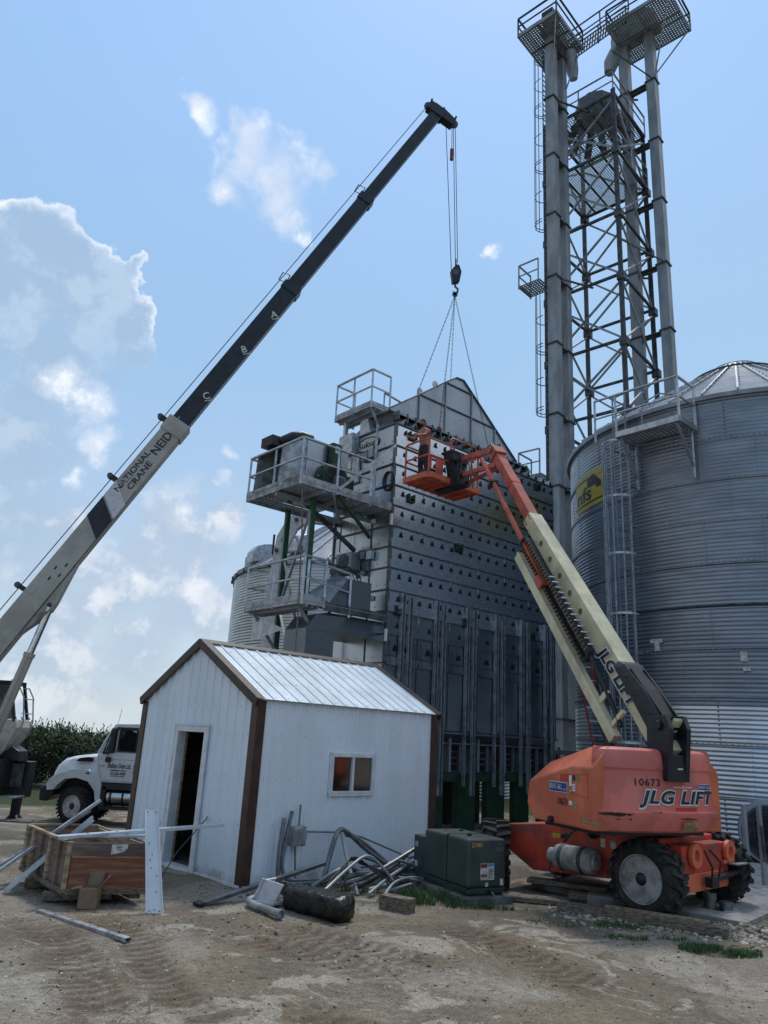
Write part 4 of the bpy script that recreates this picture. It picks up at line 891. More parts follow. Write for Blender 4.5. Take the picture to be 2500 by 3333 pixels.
# head platforms
def head(o, s0, s1, t0, t1, z, pitch=.125):
    mb = MB(); grating(mb, E, s0, s1, t0, t1, z, galvd, pitch, .075, .02)
    for a in (s0, s1, (s0+s1)/2): mb.fbox(E, a-.03, a+.03, t0, t1, z-.1, z, galvd)
    for a in (t0, t1, (t0+t1)/2): mb.fbox(E, s0, s1, a-.03, a+.03, z-.1, z, galvd)
    mb.fbox(E, s0, s1, t0-.02, t0+.02, z, z+.12, galvd); mb.fbox(E, s0-.02, s0+.02, t0, t1, z, z+.12, galvd); mb.build('head_platform', o)
    railing(o, [E.P(s1, t1, z), E.P(s0, t1, z), E.P(s0, t0, z), E.P(s1, t0, z), E.P(s1, t1, z)], 1.1, .6, 3, .06, steeld)
head(el1, -2.85, -.2, -2.25, -.1, 36); head(el2, 1.35, 4.2, -6.15, -2.85, 38.3)
for a, b_ in (((-2.8, -2.2, 36), (-1.9, -1.5, 33.6)), ((-.3, -2.2, 36), (-.6, -1.5, 33.6))): MB().bar(E.P(*a), E.P(*b_), .06, m=galvd).build('platform_brace', el1)
for a, b_ in (((4.15, -6.1, 38.3), (3.2, -4.6, 35.6)), ((1.5, -6.1, 38.3), (2.9, -4.6, 35.0))): MB().bar(E.P(*a), E.P(*b_), .06, m=galvd).build('platform_brace', el2)
mb = MB(); ring = []
for k in range(13): a = pi*k/12; ring.append((1.25*cos(a), .55+1.35*sin(a)))
for F_s, o_, (cs, ct), sc_, zb in ((.9, el2, (3.07, -3.7), 1.25, 38.35), (.5, el1, (-1.25, -1.28), .62, 36.05)):
    m_ = MB()
    if o_ is el2: pts = [E.P(cs-.38, ct+a*1.0, zb+b_*.85) for a, b_ in ring]+[E.P(cs-.38, ct-1.25, zb), E.P(cs-.38, ct+1.25, zb)]; m_.prism(pts, E.A*.8, galvd)
    else: pts = [E.P(cs+a*.75, ct-.3, zb+b_*.5) for a, b_ in ring]+[E.P(cs-.95, ct-.3, zb), E.P(cs+.95, ct-.3, zb)]; m_.prism(pts, E.B*.6, galvd); m_.fbox(E, -2.6, -1.9, -1.9, -1.3, 36.1, 36.8, blackp)
    m_.build('head_hood', o_)
MB().tube([E.P(3.0, -2.6, 38.2), E.P(2.75, -2.4, 37.4), E.P(2.7, -2.3, 36.8)], [.42, .40, .27], 12, galvd).build('discharge_spout', el2, smooth=40)
MB().tube([E.P(-.5, -1.7, 35.9), E.P(-.1, -1.6, 35.0), E.P(0, -1.6, 34.6)], [.33, .3, .2], 12, galvd).build('discharge_spout', el1, smooth=40)
# catwalk between heads
cw = thing('catwalk', 'narrow railed catwalk bridging the two elevator head platforms', 'catwalk', tuple(E.P(.5, -2.2, 37)))
ca, cb = E.P(-.2, -1.6, 36.05), E.P(1.35, -4.0, 38.3); dd = (cb-ca); sdv = V(dd.y, -dd.x, 0).normalized()*.4
mb = MB()
for k in range(22): p = ca.lerp(cb, k/21); mb.bar(p-sdv, p+sdv, .07, .02, m=galvb)
for k in (-1, -.33, .33, 1): mb.bar(ca+sdv*k, cb+sdv*k, .07 if abs(k) == 1 else .05, .03, m=steeld)
mb.build('deck', cw); railing(cw, [ca-sdv, cb-sdv], 1.1, .55, 1.8, .05, steeld); railing(cw, [ca+sdv, cb+sdv], 1.1, .55, 1.8, .05, steeld)
# caged ladder on the left trunk
lp = V(6.60, 28.92, 0); sdl = E.B; out_ = -E.A
lp = E.P(-2.05, -1.12, 0); lp = E.P(-1.8, -.98, 0)
ladder(el1, lp, 8, 35.8, E.A, .42, .3, steeld, .022, .05)
cage(el1, lp, 15.6, 21.4, E.A, E.B, .4, 1.5, steeld, straps=7, double=True); cage(el1, lp, 25.0, 34.9, E.A, E.B, .4, 1.65, steeld, straps=7, double=True); cage(el1, lp, 4.5, 10.5, E.A, E.B, .38, 1.1, galvb, straps=5)
for z in (21.7, 12.6):
    mb = MB(); grating(mb, E, -2.6, -1.6, -1.05, -.0, z, galvd, .13, .07); mb.fbox(E, -2.6, -1.6, -.02, .02, z-.05, z+.15, galvd); mb.build('rest_platform', el1)
    railing(el1, [E.P(-1.6, 0, z), E.P(-2.6, 0, z), E.P(-2.6, -1.0, z)], 1.1, .55, 2, .05, galvd)
# ---------------- shed ----------------
sh = thing('shed', 'small white ribbed metal shed with brown corner trim and open doorway', 'shed', tuple(S.P(1.9, 1.66, 0)))
SW, SL, EH, RH = 3.327, 3.762, 2.413, 3.30
def ribs_profile(width, pitch=.2286, n0=0.08):
    """sheet profile across the width: returns (u, out) pairs with major and two minor ribs"""
    pts = [(0, 0)]; u = n0
    while u < width-.03:
        pts += [(u-.026, 0), (u-.012, .02), (u+.012, .02), (u+.026, 0)]
        for k in (.33, .66):
            q = u+pitch*k
            if q < width-.05: pts += [(q-.012, 0), (q-.006, .004), (q+.006, .004), (q+.012, 0)]
        u += pitch
    pts = [p for p in pts if 0 <= p[0] < width]; pts.append((width, 0)); return pts
def ribbed(mb, f, width, zlo, zhi, m, u0=0, u1=None, n0=.08):
    """f(u, out, z) -> point; zlo/zhi functions of u"""
    pr = [p for p in ribs_profile(width, n0=n0) if u0 <= p[0] <= (u1 or width)]
    if not pr or pr[0][0] > u0+1e-4: pr = [(u0, 0)]+pr
    if pr[-1][0] < (u1 or width)-1e-4: pr += [(u1 or width, 0)]
    vs = []
    for u, o in pr: vs += [f(u, o, zlo(u)), f(u, o, zhi(u))]
    mb.add(vs, [(2*i, 2*i+2, 2*i+3, 2*i+1) for i in range(len(pr)-1)], m)
gz = lambda u: EH+(RH-.05-EH)*(1-abs(u-SW/2)/(SW/2))
DA, DB_, DT = 1.20, 2.10, 2.0       # door opening (outer frame) along the gable
g = lambda u, o, z: S.P(-o, u, z)
mb = MB()
ribbed(mb, g, SW, lambda u: .02, gz, white, 0, DA); ribbed(mb, g, SW, lambda u: .02, gz, white, DB_, SW); ribbed(mb, g, SW, lambda u: DT, gz, white, DA, DB_)
w0, w1, wz0, wz1 = 1.42, 2.28, 1.16, 1.71
f2 = lambda u, o, z: S.P(u, -o, z)
ribbed(mb, f2, SL, lambda u: .0, lambda u: EH+.02, white, 0, w0); ribbed(mb, f2, SL, lambda u: .0, lambda u: EH+.02, white, w1, SL); ribbed(mb, f2, SL, lambda u: 0, lambda u: wz0, white, w0, w1); ribbed(mb, f2, SL, lambda u: wz1, lambda u: EH+.02, white, w0, w1)
f3 = lambda u, o, z: S.P(SL+o, u, z); ribbed(mb, f3, SW, lambda u: 0, gz, white); f4 = lambda u, o, z: S.P(u, SW+o, z); ribbed(mb, f4, SL, lambda u: 0, lambda u: EH, white)
rnd = random.Random(6)
for row in (.12, .75, 1.35, 1.95, 2.32):
    for k in range(16): mb.obox(S.P(.2+k*.2286, -.003, row+.004), S.A*.010, S.B*.006, ZU*.010, galvd) if not (w0-.05 < .2+k*.2286 < w1+.05 and wz0-.05 < row < wz1+.05) else None
    for k in range(14):
        u = .2+k*.2286
        if not (DA-.05 < u < DB_+.05) or row > DT+.05: mb.obox(S.P(-.003, u, row+.004), S.A*.006, S.B*.010, ZU*.010, galvd)
mb.build('wall', sh, recalc=False)
# inner dark lining so the interior reads dark
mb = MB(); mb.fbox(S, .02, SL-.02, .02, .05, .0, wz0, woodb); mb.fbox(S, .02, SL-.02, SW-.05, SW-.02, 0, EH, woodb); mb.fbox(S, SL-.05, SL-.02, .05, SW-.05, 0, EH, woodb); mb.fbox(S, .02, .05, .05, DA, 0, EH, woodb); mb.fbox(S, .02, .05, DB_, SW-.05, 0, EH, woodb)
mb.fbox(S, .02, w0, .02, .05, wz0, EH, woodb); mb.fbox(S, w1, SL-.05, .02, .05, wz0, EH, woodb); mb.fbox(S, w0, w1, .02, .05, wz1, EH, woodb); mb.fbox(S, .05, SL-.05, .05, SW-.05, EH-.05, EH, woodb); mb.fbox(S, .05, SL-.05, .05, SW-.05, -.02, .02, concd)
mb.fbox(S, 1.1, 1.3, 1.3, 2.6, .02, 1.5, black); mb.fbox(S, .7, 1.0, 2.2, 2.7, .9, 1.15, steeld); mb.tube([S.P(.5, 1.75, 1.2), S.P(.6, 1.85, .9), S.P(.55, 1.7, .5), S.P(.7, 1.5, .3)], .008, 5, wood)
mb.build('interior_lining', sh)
mb = MB(); mb.fbox(S, -.02, SL+.02, -.02, SW+.02, -.25, -.0, concd); mb.build('foundation', sh)
mb = MB(); mb.fbox(S, -.035, -.0, 0, DA, -.02, .02, wframe); mb.fbox(S, 0, SL, -.03, 0, -.02, .015, wframe); mb.build('base_trim', sh)
# roof
mb = MB(); oh = .05
EO = .05; sl = sqrt((SW/2+EO)**2+((RH-EH)*(SW/2+EO)/(SW/2))**2); nrm = V(0, -(RH-EH), SW/2).normalized()
def rf_side(sgn):
    def f(u, o, z):  # u along ridge, z distance up the slope from the eave
        k = z/sl; t_ = -EO+(SW/2+EO)*k; zz = EH-EO*(RH-EH)/(SW/2)+(RH-EH)*(SW/2+EO)/(SW/2)*k+.03
        if sgn < 0: t_ = SW-t_
        n_ = (S.B*(-(RH-EH))*sgn+ZU*(SW/2)).normalized()
        return S.P(u-oh, t_, zz)+n_*o
    return f
for sg in (1, -1): ribbed(mb, rf_side(sg), SL+2*oh, lambda u: 0, lambda u: sl, roofm)
for k in range(16):
    for z in (.1, .6, 1.1, 1.6): 
        p = rf_side(1)(.1+k*.2286+.05, .004, z); mb.obox(p, S.A*.011, S.B*.011, ZU*.008, galvd)
mb.build('roof', sh, recalc=False)
MB().bar(rf_side(1)(.02, .008, .004), rf_side(1)(SL+.02, .008, .004), .012, .016, m=galvd).build('eave_closure', sh)
for u in (-oh-.03, SL+oh-.01):
    for sg in (1, -1):
        mb = MB(); f = rf_side(sg); a, b_ = f(0, 0, -.02), f(0, 0, sl+.0); off = S.A*(u+oh); n_ = (S.B*(-(RH-EH))*sg+ZU*(SW/2)).normalized()
        mb.add([a+off+n_*.035, b_+off+n_*.035, b_+off-n_*.09, a+off-n_*.09, a+off+n_*.035+S.A*.04, b_+off+n_*.035+S.A*.04, b_+off-n_*.09+S.A*.04, a+off-n_*.09+S.A*.04], [(0, 1, 2, 3), (4, 5, 6, 7), (0, 1, 5, 4), (3, 2, 6, 7), (0, 3, 7, 4), (1, 2, 6, 5)], brown2)
        s2 = S.A*(.14 if u < 0 else -.10)
        mb.add([a+off+n_*.034, b_+off+n_*.034, b_+off+n_*.034+s2, a+off+n_*.034+s2], [(0, 1, 2, 3)], brown2)
        mb.build('rake_trim', sh)
mb = MB(); rp = S.P(0, SW/2, RH+.05)
for sg in (1, -1):
    f = rf_side(sg); a = f(0, .03, sl-.13); b_ = f(0, .035, sl); mb.add([a, b_+ZU*.0, b_+S.A*(SL+2*oh), a+S.A*(SL+2*oh)], [(0, 1, 2, 3)], brown2)
mb.build('ridge_cap', sh)
for (u, v) in ((0, 0), (0, SW), (SL, 0)):
    mb = MB(); dx = -1 if u == 0 else 1; dy = -1 if v == 0 else 1; e = .028
    mb.fbox(S, min(u+dx*e, u-dx*.12), max(u+dx*e, u-dx*.12), v+dy*.0-.0 if dy > 0 else v-e, v+e if dy > 0 else v, -.0, EH+(.0), brown)
    mb.fbox(S, u-e if dx < 0 else u, u if dx < 0 else u+e, min(v-dy*.12, v), max(v-dy*.12, v), 0, EH-.03, brown); mb.build('corner_trim', sh)
df = MB(); fr_ = .07
for a, b_, z0, z1 in ((DA-.02, DA+fr_, 0, DT+.02), (DB_-fr_, DB_+.02, 0, DT+.02), (DA+fr_, DB_-fr_, DT-fr_, DT+.02)): df.fbox(S, -.045, .10, a, b_, z0, z1, wframe)
df.fbox(S, -.055, -.03, DA-.05, DA-.02, 0, DT+.05, wframe); df.fbox(S, -.055, -.03, DB_+.02, DB_+.05, 0, DT+.05, wframe); df.fbox(S, -.055, -.03, DA-.02, DB_+.02, DT+.02, DT+.05, wframe)
df.fbox(S, -.05, .12, DA+fr_, DB_-fr_, -.02, .03, wframe); df.fbox(S, .10, .14, DB_-fr_-.005, DB_-fr_+.03, .02, DT-fr_, wood); df.build('door_frame', sh, bevel=.004)
wf = MB(); 
for a, b_, z0, z1 in ((w0, w0+.03, wz0, wz1), (w1-.03, w1, wz0, wz1), (w0+.03, w1-.03, wz1-.03, wz1), (w0+.03, w1-.03, wz0, wz0+.03), ((w0+w1)/2-.02, (w0+w1)/2+.02, wz0+.03, wz1-.03)): wf.fbox(S, a, b_, -.05, .04, z0, z1, wframe)
for a in (w0-.03, w1): wf.fbox(S, a, a+.03, -.04, 0, wz0-.03, wz1+.03, wframe)
wf.fbox(S, w0-.03, w1+.03, -.045, 0, wz0-.04, wz0, wframe); wf.fbox(S, w0-.03, w1+.03, -.04, 0, wz1, wz1+.03, wframe); wo = wf.build('window', sh, bevel=.004)
MB().fbox(S, w0+.03, (w0+w1)/2-.02, -.005, .0, wz0+.03, wz1-.03, glass).build('pane', wo); MB().fbox(S, (w0+w1)/2+.02, w1-.03, -.02, -.015, wz0+.03, wz1-.03, glass).build('pane', wo)
# electrical disconnect on the shed wall
ebx = thing('electrical_box', 'grey electrical disconnect box with conduit stubs on the shed wall', 'electrical box', tuple(S.P(.82, -.1, .6)))
mb = MB(); mb.fbox(S, .70, .92, -.16, -.03, .48, .74, galv); mb.fbox(S, .72, .9, -.175, -.16, .5, .72, galv); mb.fbox(S, .90, .95, -.14, -.06, .56, .68, galvd); mb.build('enclosure', ebx, bevel=.008)
mb = MB(); mb.tube([S.P(.84, -.08, .74), S.P(.84, -.08, 1.02)], .013, 8, cond); mb.tube([S.P(.8, -.08, .48), S.P(.82, -.09, .2), S.P(.84, -.1, .0)], .013, 8, cond); mb.tube([S.P(.93, -.08, .66), S.P(1.5, -.1, .63), S.P(2.0, -.14, .55), S.P(3.3, -.3, .1)], .013, 8, cond); mb.build('conduit', ebx, smooth=40)

# ---------------- boom lift ----------------
lift = thing('boom_lift', 'orange and cream telescopic boom lift on four rough terrain tyres', 'boom lift', tuple(J.P(1.1, 1.1, 0)))
mb = MB(); side = [(-.12, .36), (.6, .34), (1.9, .26), (2.38, .5), (2.38, .84), (1.4, .95), (-.12, .93)]
mb.prism([J.P(.32, t_, z) for t_, z in side], J.A*1.55, red); mb.build('chassis', lift, bevel=.02)
mb = MB(); mb.fbox(J, .45, 1.75, -.35, -.12, .32, .86, red); mb.prism([J.P(.5, -.36, .3), J.P(1.7, -.36, .3), J.P(1.6, -.36, .52), J.P(.6, -.36, .52)], J.B*.1, orange)
mb.build('axle_housing', lift, bevel=.015)
mb = MB()
for s_ in (.72, 1.72): MB().lathe(J.P(s_, -.37, .74), -J.B, [(.075, 0), (.15, 0), (.15, .05), (.075, .05), (.075, 0)], 24, orange).build('tie_down_lug', lift, smooth=40)
mb.fbox(J, 1.5, 1.9, -.41, -.37, .60, .64, orange); mb.build('lug_bracket', lift)
mb = MB(); mb.tube([J.P(.35, -.30, .42), J.P(2.05, -.30, .42)], .055, 10, blackp); mb.tube([J.P(1.15, -.43, .44), J.P(2.1, -.43, .50)], .04, 10, blackpl); mb.tube([J.P(.9, -.43, .80), J.P(.95, -.5, .6), J.P(1.0, -.46, .42)], .014, 6, cable); mb.tube([J.P(1.05, -.43, .80), J.P(1.2, -.5, .65), J.P(1.2, -.46, .44)], .014, 6, cable)
mb.obox(J.P(1.0, -.46, .42), J.A*.2, J.B*.1, ZU*.12, blackp); mb.obox(J.P(1.75, -.5, .60), J.A*.35, J.B*.12, ZU*.015, galvd); mb.build('steering_axle', lift, smooth=40)
wheel(lift, J.P(0, 0, .455), -J.A, .46, .36, .285, nl=20, lugs=8, seed=1, dish=.09, hubr=.085)
wheel(lift, J.P(2.2, -.05, .48), J.A*1+J.B*-.0, .46, .36, .285, nl=20, seed=2, dish=.05)
wheel(lift, J.P(-.05, 2.52, .44), V(-1, .12, 0), .46, .36, .285, nl=20, seed=3)
wheel(lift, J.P(2.15, 2.35, .44), J.A, .46, .36, .285, nl=20, seed=4)
# propane tank
tk = MB(); tk.lathe(J.P(.13, .72, .54), J.B, [(.06, -.03), (.10, -.03), (.11, .0), (.15, .01), (.165, .06), (.165, .12), (.17, .13), (.165, .14), (.165, .55), (.15, .6), (.10, .63), (.10, .72), (.08, .72), (.08, .64), (.001, .64)], 28, rimg); to = tk.build('propane_tank', lift, smooth=40)
tk = MB(); tk.lathe(J.P(.13, .86, .54), J.B, [(.168, 0), (.176, .01), (.176, .05), (.168, .06)], 28, steeld); tk.lathe(J.P(.13, 1.18, .54), J.B, [(.168, 0), (.176, .01), (.176, .05), (.168, .06)], 28, steeld); tk.build('strap', to, smooth=40)
mb = MB(); mb.tube([J.P(.1, 1.4, .5), J.P(.05, 1.42, .35), J.P(.1, 1.3, .25), J.P(.25, 1.2, .3)], .012, 6, cable); mb.tube([J.P(.28, .95, .98), J.P(.2, 1.15, .85), J.P(.2, 1.35, .62)], .016, 6, cable); mb.lathe(J.P(.31, .85, .9), -J.A, [(.09, 0), (.09, .03), (.001, .03)], 16, black); mb.build('fuel_hose', lift)
lb = MB()
for t_, z, w_, h_ in ((.68, .72, .07, .11), (.52, .72, .08, .10)): plate(lb, J.P(.318, t_+w_, z), -J.B, ZU, w_, h_, .004, label)
for t_, k in ((1.55, 1), (1.25, -1)): lb.add([J.P(.312, t_, .78), J.P(.312, t_-.06*k, .84), J.P(.312, t_-.06*k, .81), J.P(.312, t_-.16*k, .81), J.P(.312, t_-.16*k, .75), J.P(.312, t_-.06*k, .75), J.P(.312, t_-.06*k, .72)], [(0, 1, 2, 3, 4, 5, 6)], yell if k == 1 else bpaint)
lb.build('decal', lift, recalc=False)
mb = MB(); mb.lathe(J.P(1.1, 1.1, .9), ZU, [(.5, 0), (.5, .12)], 32, blackp); mb.fbox(T, -.85, .85, .15, 1.3, .98, 1.06, blackp); mb.build('slew_ring', lift)
# counterweight
def cwring(z, ins, bulge=.16, back=.10):
    pts = []; n = 14
    for i in range(n+1):
        u = -1+2*i/n; s_ = u*(1.03-ins); t_ = -.02-bulge*(1-abs(u)**2.6)+ins*.9; t_ += .09*max(0, abs(u)-.90)/.10
        pts.append(T.P(s_, t_, z))
    pts += [T.P(1.03-ins*.6, back, z), T.P(-(1.03-ins*.6), .02 if 0 else back, z)]
    return pts
cw_ = MB(); cw_.loft([cwring(z, i) for z, i in ((1.035, .14), (1.06, .09), (1.24, .0), (1.28, -.005), (1.30, .03), (1.36, .04), (1.77, .065), (1.795, .05), (1.82, .05), (1.96, .07), (2.01, .09), (2.035, .13), (2.045, .22))], pink)
cwo = cw_.build('counterweight', lift, smooth=28)
# scrapes along the bumper edge
rnd = random.Random(12); rs = mat('rusty_scrape', (.055, .018, .012), .9, 0, .3, 30); mb = MB()
def cwp(u, z, o_=0):   # point on the face of the counterweight
    rg = cwring(z, .03 if z > 1.29 else 0); n = 14; f = (u/1.0+1)/2*n; i = min(n-1, max(0, int(f))); return rg[i].lerp(rg[i+1], f-i)-T.B*o_
for u0, u1, z0, h in ((-.99, -.55, 1.255, .05), (-.8, -.72, 1.2, .03), (-.62, -.58, 1.2, .03), (-.2, -.17, 1.2, .02), (.12, .42, 1.215, .025), (.5, .52, 1.25, .02), (.72, .75, 1.21, .025), (.86, .97, 1.215, .02), (-.3, -.1, 1.285, .01), (.62, .85, 1.93, .02)):
    n = max(2, int((u1-u0)/.03)); vs = []
    for i in range(n+1):
        u = u0+(u1-u0)*i/n; e = sin(pi*i/n)**.5 if 0 < i < n else .1; c = z0+rnd.uniform(-.006, .006); hh = h*e*rnd.uniform(.3, 1); 
        o_ = .008 if z0 < 1.5 else -.055; vs += [cwp(u, c-hh*.5, o_) if z0 < 1.5 else cwp(u*.94, 1.5, -.05)+ZU*(c-hh*.5-1.5), cwp(u, c+hh*.5, o_) if z0 < 1.5 else cwp(u*.94, 1.5, -.05)+ZU*(c+hh*.5-1.5)]
    mb.add(vs, [(2*i, 2*i+2, 2*i+3, 2*i+1) for i in range(n)], rs)
mb.build('paint_scrape', cwo, recalc=False)
def face(s_, z): # flat-ish mapping on the counterweight front between z 1.3 and 1.77
    ins = .035+(z-1.3)*.06; u = s_/(1.03-ins); n = 14; rg = cwring(z, ins); f = (u+1)/2*n; i = min(n-1, max(0, int(f))); return rg[i].lerp(rg[i+1], f-i)
def ctext(txt, s0, z0, h, w, m_, bold=0, shear=0, off=.006, name='lettering', space=1):
    mb = MB(); text(txt, None, (1, 0, 0), (0, 0, 1), h, w, m_, bold=bold, shear=shear, space=space, warp=lambda a, b_: face(s0+a, z0+b_)-T.B*off, join=mb); return mb.build(name, cwo, recalc=False)
ctext('JLG LIFT', -.475, 1.385, .165, 1.34, wpaint, bold=.075, shear=.30, off=.006, space=1.1)
ctext('JLG LIFT', -.465, 1.392, .152, 1.32, navy, bold=.035, shear=.30, off=.011, space=1.1)
ctext('10673', -.50, 1.595, .085, .38, bpaint, bold=.012, space=1.15)
ctext('www.jlg.com', .09, 1.578, .026, .33, wpaint, bold=.02)
def cplate(s0, s1, z0, z1, m_, off=.004):
    mb = MB(); vs = []
    for i in range(5): s_ = s0+(s1-s0)*i/4; vs += [face(s_, z0)-T.B*off, face(s_, z1)-T.B*off]
    mb.add(vs, [(2*i, 2*i+2, 2*i+3, 2*i+1) for i in range(4)], m_); return mb.build('decal', cwo, recalc=False)
cplate(.545, .875, 1.555, 1.63, wpaint); cplate(.55, .87, 1.56, 1.625, blue, .006); ctext('RENT-ALL', .56, 1.575, .038, .25, wpaint, off=.009); ctext('INC', .82, 1.572, .02, .04, wpaint, off=.009)
dor = mat('bright_patch_paint', (.50, .05, .022), .5, 0, .05); cplate(.10, .47, 1.285, 1.345, dor, .006)
for a, b_, z0, z1 in ((.18, .42, 1.12, 1.175), (.18, .42, 1.06, 1.11)):
    mb = MB(); mb.add([cwp(a, z0, .0)+T.B*(.03 if z0 > 1.1 else .07)-T.B*.035, cwp(b_, z0, 0)+T.B*(.03 if z0 > 1.1 else .07)-T.B*.035, cwp(b_, z1, 0)-T.B*.012, cwp(a, z1, 0)-T.B*.012], [(0, 1, 2, 3)], mat('old_yellow_label', (.33, .25, .10), .6, 0, .3, 40)); mb.build('decal', cwo, recalc=False)
cplate(.93, .955, 1.36, 1.43, label)
# engine hood (left) and its mirror
for sg in (-1, 1):
    R0 = [(.0, 1.05), (1.20, 1.06), (1.36, 1.24), (1.33, 1.50), (.42, 1.74), (.0, 1.75)]
    r1 = [(.0, 1.04), (1.26, 1.05), (1.43, 1.24), (1.38, 1.53), (.42, 1.77), (.0, 1.77)]
    r2 = [(.0, 1.04), (1.26, 1.05), (1.43, 1.24), (1.22, 1.80), (.36, 2.02), (.0, 2.035)]; 
    hd = MB(); hd.loft([[T.P(sg*1.045, t_+.02, z) for t_, z in r1], [T.P(sg*.80, t_+.02, z) for t_, z in r2], [T.P(sg*.28+.1, t_+.02, z) for t_, z in r2]], orange)
    ho = hd.build('engine_hood', lift, bevel=.02)
    if sg < 0:
        side_ = lambda t_, z, o_=.0: T.P(-1.047-o_, t_, z)
        mb = MB(); dw = [(.12, 1.41), (.42, 1.45), (.42, 1.665), (.12, 1.70)]
        for i in range(4): mb.bar(side_(*dw[i], .001), side_(*dw[(i+1) % 4], .001), .008, .004, m=boomor)
        mb.add([side_(.45, 1.57, .003), side_(.68, 1.55, .003), side_(.68, 1.66, .003), side_(.45, 1.68, .003)], [(0, 1, 2, 3)], dor)
        for t0_, z0, w_, h_, mm in ((.49, 1.53, .05, .13, wpaint), (.41, 1.60, .035, .07, bpaint), (.36, 1.59, .08, .085, mat('old_yellow_label', ())), (.43, 1.47, .06, .09, wpaint), (.50, 1.40, .06, .09, mat('old_yellow_label', ())), (.50, 1.30, .06, .05, wpaint), (.43, 1.26, .09, .09, mat('old_yellow_label', ())), (.27, 1.12, .17, .05, mat('old_yellow_label', ())), (.08, 1.10, .15, .05, mat('old_yellow_label', ()))):
            plate(mb, side_(t0_, z0), -T.B, ZU, w_, h_, .004, mm)
        for q in range(4): plate(mb, side_(.425, 1.49+q*.015, .004), -T.B, ZU, .045, .004, .002, blue if q == 3 else bpaint)
        plate(mb, side_(.92, 1.44), -T.B, ZU, .385, .125, .004, wpaint); plate(mb, side_(.915, 1.447, .002), -T.B, ZU, .375, .11, .004, blue)
        text('RENT-ALL', side_(.90, 1.475, .008), -T.B, ZU, .062, .27, wpaint, join=mb); text('INC', side_(.60, 1.465, .008), -T.B, ZU, .028, .05, wpaint, join=mb)
        text('10673', side_(.735, 1.29, .004), -T.B, ZU, .085, .2, bpaint, bold=.015, join=mb); mb.build('decal', ho, recalc=False)
        mb = MB(); mb.lathe(side_(.87, 1.09), -T.A, [(.045, 0), (.04, .05), (.001, .06)], 16, blackpl); mb.build('fuel_cap', ho)
MB().fbox(T, -.8, .85, .3, 1.2, 1.9, 1.96, blackpl).build('engine_cover', lift)
# boom
th_ = atan2(5.90-2.42, 3.02-.28); bu = T.B*cos(th_)+ZU*sin(th_); bn = T.B*(-sin(th_))+ZU*cos(th_)   # along and upper normal
bs = .19; b0 = T.P(bs, .28, 2.42); b1 = T.P(bs, 3.08, 5.96)
mb = MB(); hw, hd_ = .20, .19
def boxsec(p, hw_, hh): return [p-T.A*hw_-bn*hh, p+T.A*hw_-bn*hh, p+T.A*hw_+bn*hh, p-T.A*hw_+bn*hh]
mb.loft([boxsec(b0-bu*.25, .155, .16), boxsec(b1, .135, .125)], cream); 
mb.loft([boxsec(b0-bu*.58, .14, .13), boxsec(b0-bu*.25, .14, .15)], cream); bo = mb.build('base_boom', lift, bevel=.012)
mb = MB()
for k in range(5):
    c = b1-bu*(.75+.42*k)-T.A*(.137+.0045*(.75+.42*k)); mb.lathe(c, -T.A, [(.04, 0), (.045, .003), (.05, .004), (.03, .005), (.001, .001)], 18, blackp if 0 else mat('hole_shadow', (.20, .12, .06), .8))
for k, dd_ in ((.1, .05), (.1, .12)):
    for q in (-.07, .07): mb.lathe(b1-bu*dd_-T.A*.135+bn*q, -T.A, [(.015, 0), (.015, .01), (.001, .01)], 8, steeld)
mb.build('boom_hole', bo)
mb = MB(); ft = lambda a, b_: (b0+bu*1.55-T.A*.204-bn*.02)-bu*a+bn*b_*1
text('JLG LIFT', None, (1, 0, 0), (0, 0, 1), .20, 1.12, wpaint, bold=.08, shear=.25, warp=lambda a, b_: (b0+bu*1.34-T.A*.164-bn*.11)-bu*a+bn*b_, join=mb); text('JLG LIFT', None, (1, 0, 0), (0, 0, 1), .185, 1.10, navy, bold=.04, shear=.25, warp=lambda a, b_: (b0+bu*1.33-T.A*.168-bn*.103)-bu*a+bn*b_, join=mb)
mb.build('lettering', bo, recalc=False)
b2 = T.P(bs, 4.33, 7.66); bv = (b2-b1).normalized(); vn = T.B*(-bv.z)+ZU*(bv.dot(T.B))
mb = MB(); sec = lambda p, a, c: [p-T.A*a-vn*c, p+T.A*a-vn*c, p+T.A*a+vn*c, p-T.A*a+vn*c]
mb.loft([sec(b1-bv*.3, .10, .095), sec(b2, .095, .09)], boomor); fb = mb.build('fly_boom', lift, bevel=.012)
mb = MB(); mb.loft([sec(b1+bv*1.0, .105, .10), sec(b1+bv*1.16, .105, .10)], boomor); 
for q in range(4): mb.lathe(b1+bv*(1.02+.1*(q % 2))-T.A*.105+vn*(.04 if q < 2 else -.04), -T.A, [(.012, 0), (.012, .012), (.001, .012)], 8, steeld)
mb.loft([sec(b2-bv*.15, .13, .13), sec(b2+bv*.1, .13, .11)], boomor); mb.build('boom_head', fb, bevel=.015)
